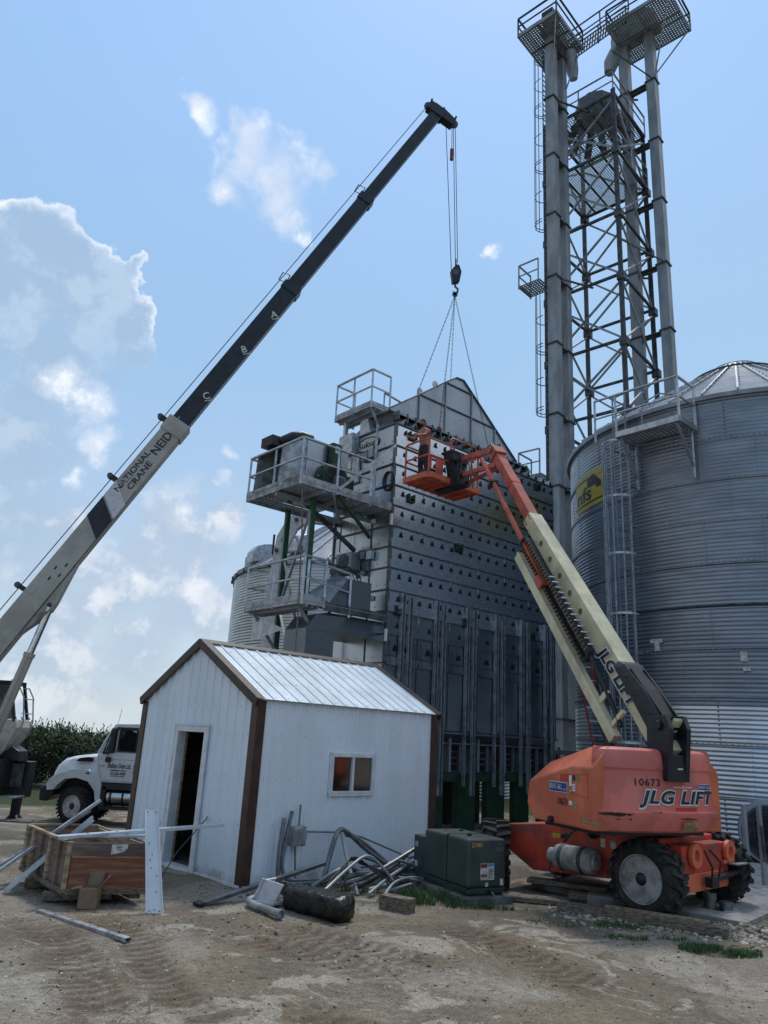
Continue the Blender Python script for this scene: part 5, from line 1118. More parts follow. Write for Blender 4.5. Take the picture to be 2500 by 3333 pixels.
# thin orange tube below, cream channel, cable chain and rungs
sl_ = -.10; o1 = lambda t_, z: T.P(sl_, t_, z)
MB().bar(o1(4.42, 7.50), o1(2.36, 4.64), .07, .07, up=bn, m=boomor).build('powertrack_tube', lift, bevel=.008)
MB().obox(o1(2.36, 4.62), T.A*.2, bu*.22, bn*.12, boomor).build('tube_bracket', lift)
MB().obox(o1(3.98, 6.84), T.A*.16, bu*.06, bn*.16, blackp).build('tube_clamp', lift)
ch = MB(); ch.bar(o1(3.08, 5.22), o1(.70, 2.14), .11, .16, up=bn, m=cream); ch.bar(o1(3.08, 5.22)+bn*.06-T.A*.06, o1(.70, 2.14)+bn*.06-T.A*.06, .02, .06, up=bn, m=cream); ch.build('powertrack_channel', lift, bevel=.006)
ch = MB(); p0, p1 = o1(3.0, 5.28), o1(1.42, 3.24); n = 64
for off in (.10, .27):
    for i in range(n):
        c = p0.lerp(p1, (i+.5)/n)+bn*off; ch.obox(c, T.A*.11, bu*(p0-p1).length/n*.72, bn*.055, blackpl)
        if i % 2: ch.obox(c-T.A*.06, T.A*.02, bu*.02, bn*.06, mat('hole_shadow', ()))
for i in range(12): a = pi*i/11; c = p0+bn*.185+bn*(-.085*cos(a))+bu*.085*sin(a); ch.obox(c, T.A*.11, bu*.04, bn*.05, blackpl); c = p1+bn*.185+bn*(-.085*cos(a))-bu*.085*sin(a); ch.obox(c, T.A*.11, bu*.04, bn*.05, blackpl)
ch.build('cable_chain', lift)
ch = MB(); q0, q1 = o1(2.30, 4.50)+bn*.0, o1(1.36, 3.32)
for i in range(13): c = q0.lerp(q1, i/12)+bn*.27; ch.obox(c, T.A*.13, bu*.022, bn*.015, galvb)
ch.build('chain_crossbar', lift)
mb = MB(); mb.bar(o1(1.05, 2.62), o1(1.05, 2.62)+bn*.3, .03, .08, up=bu, m=cream); mb.bar(o1(.78, 2.30)+bn*.05, o1(.78, 2.30)+bn*.35, .06, .06, up=bu, m=cream); mb.tube([o1(1.35, 3.2)+bn*.2, o1(1.0, 2.75)+bn*.16, o1(.65, 2.25)+bn*.1], .035, 6, blackpl); mb.build('bracket', lift)
# lift cylinder and black boom cover, upright bracket
MB().tube([T.P(.1, 1.0, 2.0), T.P(.1, 1.35, 2.9)], .09, 12, blackp).build('lift_cylinder', lift, smooth=40)
cv = MB(); cu_ = b0+bu*.95; cl_ = b0-bu*.38+bn*.0
rings = []
for q, (u, hh, lo_) in enumerate(((.90, .16, .08), (.80, .21, .06), (.3, .27, .05), (-.12, .27, .03), (-.34, .22, .0), (-.46, .12, -.04))):
    p = b0+bu*u; rings.append([p-T.A*.22+bn*lo_, p+T.A*.23+bn*lo_, p+T.A*.23+bn*(hh-.08), p+T.A*.17+bn*hh, p-T.A*.16+bn*hh, p-T.A*.22+bn*(hh-.08)])
cv.loft(rings, blackpl); 
for q in range(4): p = b0+bu*(.70-.32*q)-T.A*.228; cv.bar(p+bn*.08, p+bn*.2-bu*.12, .02, .012, up=T.A, m=blackp)
for q in (-.12, .12): cv.bar(b0+bu*.7+T.A*q+bn*.235, b0-bu*.2+T.A*q+bn*.29, .03, .03, up=bn, m=blackpl)
cv.build('boom_cover', lift, bevel=.02)
br_ = MB()
for s_ in (-.02, .27): br_.prism([T.P(s_-.04, -.22, 2.47), T.P(s_-.04, .12, 2.45), T.P(s_-.04, .15, 1.7), T.P(s_-.04, -.21, 1.66), T.P(s_-.04, -.29, 2.3)], T.A*.07, blackp)
br_.fbox(T, -.04, .30, -.215, -.10, 1.655, 1.98, blackp); br_.tube([T.P(-.10, -.1, 2.34), T.P(.38, -.1, 2.34)], .06, 12, blackp); br_.obox(T.P(.2, -.12, 2.3), T.A*.24, (T.B-ZU*1.2)*.2, ZU*.04, cream)
br_.fbox(T, .10, .19, -.225, -.215, 1.80, 1.82, label); br_.build('boom_bracket', lift, bevel=.015)
# jib and basket
eb = b2+bv*.05
jb = D.P(.30, -2.0, 8.35)
mb = MB(); mb.bar(eb+ZU*.05, jb+ZU*.22-D.B*.15, .10, .12, m=boomor); mb.build('jib_arm', lift, bevel=.01); mb = MB(); mb.bar(eb-ZU*.22-bv*.1, jb-ZU*.2-D.B*.15, .09, .10, m=boomor); mb.bar(eb-ZU*.3+T.A*.15, jb-ZU*.3+D.A*.3, .07, .07, m=boomor); mb.build('jib_arm', lift, bevel=.01)
mb = MB(); mb.tube([eb-T.A*.17, eb+T.A*.17], .07, 14, boomor); 
for q in range(5): mb.tube([eb+ZU*(.1+.02*q)+T.A*(.05*q-.1), eb+ZU*(.22-.02*q)+T.A*(.04*q)+(jb-eb)*.08, eb+(jb-eb)*.35+ZU*.1+T.A*.03*q], .014, 6, cable)
mb.build('jib_pivot', lift, smooth=40)
bk = MB(); bs0, bs1, bt0, bt1, bz = -.62, 1.22, -1.92, -1.02, 7.94
bk.prism([D.P(bs0+.12, bt0, bz), D.P(bs1, bt0, bz), D.P(bs1, bt1, bz), D.P(bs0, bt1, bz), D.P(bs0, bt0+.12, bz)], ZU*.14, orange); bko = bk.build('basket_floor', lift, bevel=.01)
bk = MB()
for q in range(5): bk.fbox(D, bs0+.1, bs1-.1, bt0+.12+q*.16, bt0+.16+q*.16, bz-.02, bz-.003, red)
for q in range(7): bk.fbox(D, bs0+.15+q*.26, bs0+.19+q*.26, bt0+.06, bt1-.05, bz-.04, bz-.005, red)
bk.build('floor_rib', bko)
c_ = [(bs0+.03, bt0+.03), (bs1-.03, bt0+.03), (bs1-.03, bt1-.03), (bs0+.03, bt1-.03)]
zt = bz+.14; gap = (.25, .95)
rl = MB()
def rail_path(z):
    rl.tube([D.P(.25, bt0+.03, z), D.P(bs0+.10, bt0+.03, z), D.P(bs0+.03, bt0+.1, z), D.P(bs0+.03, bt1-.1, z), D.P(bs0+.1, bt1-.03, z), D.P(bs1-.1, bt1-.03, z), D.P(bs1-.03, bt1-.1, z), D.P(bs1-.03, bt0+.1, z), D.P(bs1-.1, bt0+.03, z), D.P(.9, bt0+.03, z)], .024, 8, boomor)
for z in (zt+.84, zt+.42): rail_path(z)
for s_, t_ in ((bs0+.05, bt0+.05), (.25, bt0+.03), (.9, bt0+.03), (bs1-.05, bt0+.05), (bs1-.04, bt1-.05), (bs0+.05, bt1-.04), (.3, bt1-.03)): rl.tube([D.P(s_, t_, zt-.02), D.P(s_, t_, zt+.84)], .024, 8, boomor)
rl.tube([D.P(.2, bt0-.0, zt+.1), D.P(.12, bt0, zt+.7), D.P(.1, bt0, zt+.98), D.P(.16, bt0, zt+1.04), D.P(1.0, bt0, zt+1.04), D.P(1.05, bt0, zt+.98), D.P(1.0, bt0, zt+.7)], .024, 8, boomor)
rl.build('guard_rail', lift, smooth=40)
cb_ = MB(); DS = Fr(*(D.P(-.30, 0))[:2], R(41)); cb_.prism([DS.P(.30, bt0-.16, zt+.62), DS.P(.92, bt0-.16, zt+.62), DS.P(.86, bt0-.16, zt+.40), DS.P(.36, bt0-.16, zt+.40)], D.B*.32, blackpl); cb_.prism([DS.P(.36, bt0-.12, zt+.40), DS.P(.86, bt0-.12, zt+.40), DS.P(.74, bt0-.12, zt-.12), DS.P(.48, bt0-.12, zt-.12)], D.B*.25, blackp); cb_.fbox(DS, .28, .95, bt0-.18, bt0+.2, zt+.60, zt+.67, blackpl)
cb_.build('control_console', lift, bevel=.02)
cb_ = MB(); cb_.fbox(DS, .42, .78, bt0-.3, bt0, bz-.08, zt+.15, blackp); cb_.tube([jb+ZU*.35, jb-ZU*.4], .11, 14, blackp); cb_.fbox(DS, .5, .75, bt0+.0, bt1-.3, bz-.1, bz-.02, blackp); cb_.build('basket_rotator', lift, bevel=.02)
cb_ = MB(); cb_.fbox(D, -.35, -.12, bt0+.02, bt0+.05, zt+.02, zt+.38, boomor); cb_.build('basket_panel', lift); cb_ = MB(); cb_.fbox(D, -.5, -.12, bt0+.1, bt0+.4, zt, zt+.12, blackpl); cb_.build('basket_box', lift); cb_ = MB(); cb_.add([D.P(.22, bt0, zt+.1), D.P(.42, bt0-.05, zt+.12), D.P(.24, bt0, zt+.36)], [(0, 1, 2)], boomor); cb_.build('gusset_plate', lift)
for q in range(3): MB().tube([D.P(.5+.1*q, bt0-.15, zt+.5), D.P(.45+.12*q, bt0-.25, zt+.1), D.P(.5+.1*q, bt0-.2, zt-.15)], .014, 6, cable).build('hose', lift)
# ---------------- worker ----------------
def person(name, lab, o, F, hgt):
    """o: point between the feet, F: frame; A = the way he faces (here -D.A)"""
    k = hgt/1.78; root = thing(name, lab, 'person', tuple(o)); f, l = F
    def P(a, b_, z): return Vector(o)+f*a*k+l*b_*k+ZU*z*k
    vv = [('pel', P(0, 0, .95), .15), ('wa', P(.02, 0, 1.10), .135), ('ch', P(.04, 0, 1.30), .17), ('sh', P(.05, 0, 1.44), .13), ('ne', P(.07, 0, 1.53), .062), ('nk', P(.085, 0, 1.58), .06)]
    idx = {}; vs = []; rd = []; ed = []
    def add(n_, p, r_): idx[n_] = len(vs); vs.append(p); rd.append(r_*k)
    for n_, p, r_ in vv: add(n_, p, r_)
    ch_ = [('pel', 'wa'), ('wa', 'ch'), ('ch', 'sh'), ('sh', 'ne'), ('ne', 'nk')]
    for sg, nm in ((1, 'l'), (-1, 'r')):
        add('hip'+nm, P(0, .10*sg, .90), .105); add('kn'+nm, P(.05+.02*sg, .12*sg, .49), .065); add('cf'+nm, P(.01, .12*sg, .30), .058); add('an'+nm, P(-.02, .12*sg, .09), .042); add('toe'+nm, P(.14, .14*sg, .03), .036)
        ch_ += [('pel', 'hip'+nm), ('hip'+nm, 'kn'+nm), ('kn'+nm, 'cf'+nm), ('cf'+nm, 'an'+nm), ('an'+nm, 'toe'+nm)]
    # arms: left and right reach forward to the rail
    add('dr', P(.04, -.19, 1.43), .068); add('er', P(.20, -.25, 1.20), .046); add('wr', P(.44, -.18, 1.17), .028); add('pr', P(.52, -.17, 1.17), .036)
    add('dl', P(.04, .19, 1.43), .068); add('el', P(.22, .24, 1.21), .046); add('wl', P(.46, .20, 1.13), .028); add('pl', P(.54, .19, 1.12), .036)
    ch_ += [('sh', 'dr'), ('dr', 'er'), ('er', 'wr'), ('wr', 'pr'), ('sh', 'dl'), ('dl', 'el'), ('el', 'wl'), ('wl', 'pl')]
    ob = skin_mesh('body', vs, [(idx[a], idx[b_]) for a, b_ in ch_], rd, 0, skin, root, 2)
    # hands: five separate bent fingers each
    fm = None
    for nm, sg, pz, pb, px in (('pr', -1, 1.17, -.17, .52), ('pl', 1, 1.12, .19, .54)):
        for q in range(4):
            a = P(px+.02, pb+(q-1.5)*.021, pz+.012); b1_ = P(px+.06, pb+(q-1.5)*.024, pz+.018); c1_ = P(px+.09-.006*abs(q-1.3), pb+(q-1.5)*.025, pz-.005); d1_ = P(px+.085-.006*abs(q-1.3), pb+(q-1.5)*.025, pz-.032)
            skin_mesh('finger', [a, b1_, c1_, d1_], [(0, 1), (1, 2), (2, 3)], [.0095, .009, .0085, .007], 0, skin, ob, 1)
        skin_mesh('thumb', [P(px-.01, pb-sg*.025, pz), P(px+.025, pb-sg*.055, pz-.01), P(px+.05, pb-sg*.055, pz-.03)], [(0, 1), (1, 2)], [.012, .0105, .008], 0, skin, ob, 1)
    # head
    hc = P(.10, 0, 1.68); hm = MB(); n = 20; rg = []
    for j in range(15):
        a = pi*j/14; z = cos(a); r_ = sin(a); ring = []
        for i in range(n):
            b_ = 2*pi*i/n; cx, cy = cos(b_), sin(b_); fx = .098*r_*cx; fy = .076*r_*cy; fz = .120*z
            if z < -.2: fx *= 1-(-.2-z)*.25; fy *= 1-(-.2-z)*.45; fx += .012*(-z)
            if cx > .93 and -.35 < z < .12: fx += .026*(1-abs(z+.18)/.3)   # nose
            if cx > .6 and .08 < z < .22: fx += .004                       # brow
            if cx > .7 and .0 < z < .1 and abs(cy) > .25: fx -= .010       # eye sockets
            if cx > .85 and -.62 < z < -.42: fx += .005                    # mouth
            ring.append(hc+f*fx*k+l*fy*k+ZU*fz*k)
        rg.append(ring)
    hm.loft(rg[1:-1], skin)
    for sg in (1, -1): hm.lathe(hc+l*sg*.074*k-f*.005*k-ZU*.01*k, l*sg, [(.028*k, 0), (.032*k, .012*k), (.018*k, .016*k), (.001, .008*k)], 10, skin)
    ho_ = hm.build('head', ob, smooth=60)
    em = MB()
    for sg in (1, -1): em.lathe(hc+f*.083*k+l*sg*.030*k+ZU*.010*k, f, [(.011*k, 0), (.007*k, .005*k), (.001, .006*k)], 8, hair)
    em.obox(hc+f*.096*k-ZU*.062*k, l*.045*k, f*.006*k, ZU*.008*k, mat('lip', (.22, .08, .06))); em.build('face_detail', ho_)
    hr = MB(); rg = []
    for j in range(8):
        a = pi*.54*j/7; z = cos(a); r_ = sin(a); ring = []
        for i in range(n):
            b_ = 2*pi*i/n; cx, cy = cos(b_), sin(b_); zz = z
            if cx > .4: zz = max(z, .38)
            elif cx < -.2: zz = z-.25*max(0, .4-z)
            ring.append(hc+f*(.108*r_*cx-.004)*k+l*.084*r_*cy*k+ZU*(.128*zz+.004)*k)
        rg.append(ring)
    hr.loft(rg[1:], hair); hr.build('hair', root, smooth=60)
    bd = MB(); bd.lathe(hc+f*.055*k-ZU*.095*k, f*.4-ZU, [(.055*k, -.03*k), (.058*k, 0), (.045*k, .025*k), (.001, .035*k)], 12, hair); bd.build('beard', ho_, smooth=60)
    # trousers over the legs, boots
    tv = [P(0, 0, 1.02), P(0, 0, .93)]; tr_ = [.150*k, .155*k]; te = [(0, 1)]
    for sg in (1, -1):
        i0 = len(tv); tv += [P(0, .10*sg, .86), P(.05+.02*sg, .12*sg, .49), P(.0, .125*sg, .25), P(-.02, .12*sg, .10)]; tr_ += [.118*k, .086*k, .078*k, .07*k]; te += [(1, i0), (i0, i0+1), (i0+1, i0+2), (i0+2, i0+3)]
    skin_mesh('trousers', tv, te, tr_, 1, cloth, root, 2)
    bm_ = MB()
    for sg in (1, -1): bm_.loft([[P(a, .125*sg+b_*w_, z) for b_ in (-1, 1)]+[P(a, .125*sg+b_*w_*.8, z+h_) for b_ in (1, -1)] for a, w_, z, h_ in ((-.09, .04, 0, .12), (.02, .048, 0, .13), (.12, .05, 0, .07), (.2, .035, 0, .05))], blackpl)
    bm_.build('boots', root, bevel=.01)
    return root
def skin_mesh(name, vs, ed, rad, root_i, m_, parent, sub):
    me = bpy.data.meshes.new(name); w = WL[parent] if parent else V(0, 0, 0); me.from_pydata([tuple(v-w) for v in vs], ed, []); me.materials.append(m_)
    ob = bpy.data.objects.new(name, me); C.objects.link(ob); ob.parent = parent; WL[ob] = w
    md = ob.modifiers.new('skin', 'SKIN'); md.use_smooth_shade = True
    sv = me.skin_vertices[0] if me.skin_vertices else None
    if sv is None:
        bpy.context.view_layer.objects.active = ob; bpy.ops.mesh.customdata_skin_add(); sv = me.skin_vertices[0]
    for i, r_ in enumerate(rad): sv.data[i].radius = (r_, r_)
    sv.data[root_i].use_root = True
    s2 = ob.modifiers.new('sub', 'SUBSURF'); s2.levels = sub; s2.render_levels = sub
    return ob
person('person', 'shirtless dark haired worker in dark trousers standing in the orange basket', D.P(-.30, -1.42, 8.08), (-D.A, -D.B), 1.50)
# ---------------- crane ----------------
cr = thing('mobile_crane', 'tan and black telescopic boom crane with outriggers at the left edge', 'crane', (-9.6, 19.2, zg(-9.6, 19.2)))
p0 = V(-9.39, 19.0, 3.78); p3 = V(1.17, 21.44, 23.35); cd = (p3-p0).normalized(); hz_ = V(cd.x, cd.y, 0).normalized(); cs = V(hz_.y, -hz_.x, 0)  # cs points towards the camera side
cn = cs.cross(cd).normalized()
if cn.z < 0: cn = -cn
Lt = (p3-p0).length
def sect(p, w, h): return [p-cs*w/2-cn*h/2, p+cs*w/2-cn*h/2, p+cs*w/2+cn*h/2, p-cs*w/2+cn*h/2]
def bseg(name, a, b_, w, h, m_, par=None, h2=None):
    mb = MB(); mb.loft([sect(p0+cd*a, w, h), sect(p0+cd*b_, w, h2 or h)], m_); return mb.build(name, par or cr, bevel=.02)
LB = 7.35      # visible end of the base section
bb = bseg('base_boom', -4.0, LB, .42, .60, tan)
col_ = MB(); col_.loft([sect(p0+cd*(LB-.45), .47, .66), sect(p0+cd*(LB+.02), .47, .66)], tan); col_.build('boom_collar', bb, bevel=.01)
mb = MB(); mb.loft([sect(p0+cd*(4.05), .468, .722), sect(p0+cd*(4.55), .468, .722)], wpaint if 0 else mat('pale_band_paint', (.55, .56, .57), .5, 0, .05)); 
q = .004
def para(a0, a1, sk, m_, off=.006):
    s_ = cs*(.212+off); mb.add([p0+cd*(a0-sk)+s_+cn*.30, p0+cd*(a1-sk)+s_+cn*.30, p0+cd*(a1+sk)+s_-cn*.30, p0+cd*(a0+sk)+s_-cn*.30], [(0, 1, 2, 3)], m_)
mb.v = []; mb.f = []; mb.m = []
para(4.25, 4.75, -.2, mat('pale_band_paint', ())); para(3.55, 4.2, -.2, blackp); mb.build('stripe', bb, recalc=False)
def btext(txt, a, up_, h, w, m_, par, off=.216, serif=0, bold=0):
    mb = MB(); text(txt, p0+cd*a+cs*off+cn*up_, cd, cn, h, w, m_, bold=bold, join=mb); return mb.build('lettering', par, recalc=False)
btext('NATIONAL', 4.72, .05, .16, 1.40, bpaint, bb, bold=.012); btext('CRANE', 4.95, -.17, .16, .95, bpaint, bb, bold=.012); btext('NEID', 6.15, -.11, .23, .74, bpaint, bb, bold=.012)
segs = [(LB, 13.1, .34, .52), (13.1, 17.5, .31, .45), (17.5, Lt-.2, .28, .38)]
prev = bb
for i, (a, b_, w, h) in enumerate(segs):
    o = bseg('boom_section', a-.3, b_, w, h, blackp, cr); c = MB(); c.loft([sect(p0+cd*(b_-.28), w+.05, h+.06), sect(p0+cd*b_, w+.05, h+.06)], blackp)
    if i < 2: c.build('boom_collar', o); c = MB(); c.tube([p0+cd*b_+cn*h*.5, p0+cd*(b_+.3)+cn*(h*.5+.05), p0+cd*(b_+.25)+cn*(h*.5+.28), p0+cd*(b_-.05)+cn*(h*.5+.24), p0+cd*b_+cn*h*.5], .02, 6, blackp); c.build('rope_guide', o)
    st = MB(); st.bar(p0+cd*a+cs*(w/2-.02)-cn*(h/2+.012), p0+cd*b_+cs*(w/2-.02)-cn*(h/2+.012), .05, .02, up=cn, m=mat('worn_grey_edge', (.12, .125, .13), .4, .4)); st.build('wear_strip', o)
for tx, a in (('A', 11.7), ('B', 10.2), ('C', 8.3)):
    mb = MB(); text(tx, p0+cd*(a)+cs*.175+cn*-.12, (cd*.75-cn*.66), (cd*.66+cn*.75), .22, None, label, bold=.02, join=mb); mb.bar(p0+cd*(a-.02)+cs*.176-cn*.17, p0+cd*(a-.02)+cs*.176-cn*.17+(cd*.75-cn*.66)*.22, .03, .006, up=cs, m=label); mb.build('lettering', cr, recalc=False)
# head sheaves
hd_ = MB(); pt = p0+cd*(Lt-.2); hd_.loft([sect(pt-cd*.1, .36, .5), sect(pt+cd*.3, .36, .5)], blackp)
hd_.prism([pt-cs*.16+cd*-.05+cn*.42, pt-cs*.16+cd*.30+cn*.42, pt-cs*.16+cd*.30-cn*.3, pt-cs*.16+cd*.22-cn*.68, pt-cs*.16+cd*-.05-cn*.68, pt-cs*.16+cd*-.05-cn*.3], cs*.32, blackp)
for u in (.42, -.1, -.62): hd_.tube([pt+cd*.3+cn*u-cs*.2, pt+cd*.3+cn*u+cs*.2], .04, 6, blackp)
hd_.build('boom_head', cr, bevel=.02)
sv_ = MB()
for u in (-.62, .38): sv_.lathe(pt+cd*.2+cn*u-cs*.1, cs, [(.17, 0), (.2, .01), (.15, .03), (.2, .05), (.17, .06)], 24, steeld)
sv_.build('sheave', cr)
# rope along the boom top
MB().tube([p0-cd*2+cn*.50, p0+cd*LB+cn*.48, pt+cn*.44+cd*.2], .013, 6, cable).build('hoist_rope', cr)
for a in (1.35, 5.0, 7.2):
    mb = MB(); c = p0+cd*a+cn*.40; mb.obox(c, cd*.12, cs*.2, cn*.22, blackp); mb.lathe(c+cn*.15-cs*.08, cs, [(.08, 0), (.08, .16)], 14, steeld); mb.bar(p0+cd*a+cs*.214+cn*.29, p0+cd*(a-.0)+cs*.214+cn*.08, .03, .012, up=cs, m=tan); mb.bar(p0+cd*a+cs*.214+cn*.08, p0+cd*(a+.25)+cs*.214+cn*.08, .03, .012, up=cs, m=tan); mb.build('rope_roller', cr)
mb = MB()
for a, u in ((2.2, .05), (2.4, -.12), (1.9, .0), (2.1, -.15)): mb.obox(p0+cd*a+cs*.212+cn*u, cd*.1, cs*.01, cn*.04, blackp)
mb.bar(p0+cd*-1+cs*.205-cn*.29, p0+cd*5+cs*.205-cn*.29, .02, .015, up=cs, m=steeld); mb.build('boom_mark', cr)
# lift cylinder and its gusset
gy = V(-8.28, 19.0, 4.74); ga = (gy-p0).dot(cd); gt = MB(); gt.prism([p0+cd*(ga+1.25)-cn*.30-cs*.18, gy+cd*.12-cn*.10-cs*.18, gy-cd*.10-cn*.12-cs*.18, gy-cd*.28+cn*.06-cs*.18, p0+cd*(ga-.55)-cn*.42-cs*.18, p0+cd*(ga-.95)-cn*.30-cs*.18], cs*.36, tan); gt.lathe(gy+cs*.19, cs, [(.06, 0), (.06, .03), (.04, .05), (.001, .05)], 14, steeld); gt.build('cylinder_gusset', cr, bevel=.02)
cb0 = V(-9.20, 18.97, 1.0); ct = gy; dj = (ct-cb0).normalized(); lj = (ct-cb0).length
jt = cb0+dj*lj*.68
mb = MB(); mb.tube([cb0, jt], .12, 20, tan); mb.tube([jt-dj*.1, jt], .14, 20, tan); lc = mb.build('lift_cylinder', cr, smooth=40); MB().tube([jt, ct], .085, 18, chrome).build('cylinder_rod', lc, smooth=40)
MB().tube([cb0+dj*.2+cs*.12, cb0+dj*.2+cs*.15, jt+cs*.14], .016, 6, tan).build('hydraulic_line', lc)
# turret and carrier frame
before_ = set(bpy.data.objects)
mb = MB(); zt_ = zg(-9.6, 19.2); mb.fbox(G, -11.5, -8.85, 18.6, 19.6, .85, 1.5, tan); mb.lathe((-10.2, 19.3, .6), ZU, [(.7, 0), (.7, .3)], 24, blackp); mb.build('turret', cr, bevel=.03)
mb = MB(); mb.fbox(G, -13, -8.6, 18.9, 19.9, .3, .72, blackp); mb.fbox(G, -9.3, -8.45, 19.2, 20.4, .35, 1.0, blackp); mb.prism([V(-8.9, 19.6, 1.0), V(-8.55, 19.6, 1.0), V(-8.2, 19.6, .95), V(-8.25, 19.6, 1.2), V(-8.45, 19.6, 1.32), V(-8.65, 19.6, 1.15)], V(0, .5, 0), blackp); mb.fbox(G, -8.75, -8.1, 20.0, 20.4, .1, .95, blackp); mb.build('carrier_frame', cr, bevel=.02)
mb = MB(); mb.fbox(G, -9.25, -8.62, 18.7, 19.0, .45, .9, galvd); mb.build('tool_box', cr, bevel=.01); MB().fbox(G, -8.6, -8.2, 19.85, 19.95, .35, .9, steeld).build('side_plate', cr); MB().fbox(G, -8.5, -8.1, 19.5, 20, .12, .16, galvd).build('step', cr)
for (x, y, zz) in ((-8.52, 20.6, 0), (-9.3, 18.5, 0)):
    mb = MB(); g_ = zg(x, y); mb.obox((x, y, (g_+.9)/2), V(.18, 0, 0), V(0, .18, 0), ZU*(.9-g_), blackp); 
    for k in range(4): a = pi/4+k*pi/2; mb.bar(V(x, y, g_+.3), V(x+.2*cos(a), y+.2*sin(a), g_+.1), .05, m=steeld)
    mb.lathe((x, y, g_+.05), ZU, [(.5, 0), (.52, .03), (.5, .07), (.1, .08)], 28, concd); mb.build('outrigger', cr)
MB().lathe((-9.4, 15.7, zg(-9.4, 15.7)+.02), ZU, [(.55, 0), (.58, .03), (.55, .07), (.15, .08), (.12, .12)], 28, concd).build('outrigger', cr)
mb = MB(); mb.bar((-9.15, 18.4, .7), (-9.35, 18.4, -.45), .25, .25, m=blackp); mb.build('outrigger_leg', cr)
# operator cab
cf = MB(); cx0, cx1, cy0, cy1, cz0, cz1 = -10.0, -8.62, 19.55, 20.35, 1.05, 2.85
def cp(x, y, z): return V(x, y, z)
prof = [(cx0, cz0), (-8.72, cz0), (-8.62, 1.2), (-8.35, 1.8), (-8.46, 2.25), (-8.66, cz1), (cx0, cz1)]
sk = [(cx0, cz0), (-8.72, cz0), (-8.62, 1.2), (-8.40, 1.75), (-8.46, 1.95), (cx0, 1.85)]
cf.prism([cp(x, cy0, z) for x, z in sk], V(0, cy1-cy0, 0), mat('cab_off_white', (.52, .50, .45), .5, 0, .08)); cbo = cf.build('operator_cab', cr, bevel=.02); MB().fbox(G, cx0, -8.7, cy0-.01, cy1, 2.78, 2.88, blackp).build('cab_roof', cbo, bevel=.01)
mb = MB()
for x0, x1 in ((-8.50, -8.74), (-9.45, -9.42), (-10, -10)):
    for y in (cy0, cy1-.06): MB().bar(V(x0, y+.03, 1.9), V(x1, y+.03, 2.8), .08, .06, m=blackp).build('cab_pillar', cbo)
mb = MB(); mb.add([V(-9.43, cy0+.02, 1.92), V(-8.55, cy0+.02, 1.96), V(-8.76, cy0+.02, 2.78), V(-9.43, cy0+.02, 2.78)], [(0, 1, 2, 3)], mat('cab_window_tint', (.1, .12, .14), .05, 0, .02))
for k in range(9): mb.bar(V(-9.42+.09*k, cy0-.01, 1.95), V(-9.42+.085*k, cy0-.01, 2.76), .008, m=steeld)
for k in range(10): mb.bar(V(-9.42, cy0-.01, 1.98+.08*k), V(-8.6-.02*k, cy0-.01, 1.98+.08*k), .008, m=steeld)
mb.build('cab_window', cbo)
mb = MB(); mb.add([V(-9.35, cy0-.012, 1.35), V(-8.95, cy0-.012, 1.72), V(-8.85, cy0-.012, 1.85), V(-9.35, cy0-.012, 1.85)], [(0, 1, 2, 3)], glass); mb.fbox(G, -9.9, -8.9, cy0-.06, cy0-.01, 1.12, 1.42, blackp); mb.build('cab_door_panel', cbo)
mb = MB()
for y in (19.55, 20.1): mb.tube([V(-8.66, y, 2.72), V(-8.5, y, 2.72), V(-8.36, y, 2.5), V(-8.26, y, 1.9), V(-8.32, y, 1.6), V(-8.5, y, 1.35)], .018, 6, galv)
for z in (1.7, 2.1, 2.45): mb.tube([V(-8.33, 19.55, z), V(-8.33, 20.1, z)], .014, 6, galv)
mb.build('grab_rail', cbo)
mb = MB(); mb.lathe((-9.0, 20.2, 2.88), ZU, [(.05, 0), (.05, .06), (.001, .08)], 10, galv); mb.tube([V(-9.35, 19.6, 2.5), V(-9.3, 19.6, 2.1)], .02, 6, blackp); mb.build('beacon', cbo)
for ob_ in set(bpy.data.objects)-before_: ob_.data.transform(Matrix.Translation((-.42, 0, 0)))
# hoist line, block, chains
hk = V(1.93, 21.5, 16.5)
hb = thing('hook_block', 'black crane hook block hanging above the pointed roof section', 'hook block', tuple(hk))
mb = MB(); mb.prism([hk+cs*-.08+V(a, 0, b_) for a, b_ in ((-.17, .38), (.0, .62), (.1, .6), (.18, .35), (.12, -.05), (-.1, -.1))], cs*.16, blackp); mb.lathe(hk+V(0, -.1, .3), V(0, 1, 0), [(.12, 0), (.12, .2)], 18, steeld); mb.build('block', hb, bevel=.02)
mb = MB(); mb.tube([hk+V(0, 0, -.08), hk+V(0, 0, -.2), hk+V(.09, 0, -.28), hk+V(.08, 0, -.4), hk+V(0, 0, -.45), hk+V(-.08, 0, -.38)], [.04, .035, .035, .035, .03, .015], 8, steeld); mb.lathe(hk+V(0, -.04, -.5), V(0, 1, 0), [(.05, 0), (.09, 0), (.09, .05), (.05, .05), (.05, 0)], 14, steeld); mb.tube([hk+V(0, 0, .6), hk+V(0, 0, .85)], .03, 6, blackp); mb.build('hook', hb, smooth=40)
hp = pt+cd*.1-cn*.62
hl_ = thing('hoist_line', 'thin steel wire ropes running from boom tip down to the hook block', 'wire rope', tuple(hp))
for a, b_ in ((hp+V(-.22, 0, .1), hk+V(-.14, 0, .4)), (hp+V(.05, 0, 0), hk+V(-.02, 0, .85)), (hp+V(.12, .02, 0), hk+V(.06, 0, .7))): MB().tube([a, b_], .013, 6, cable).build('rope', hl_)
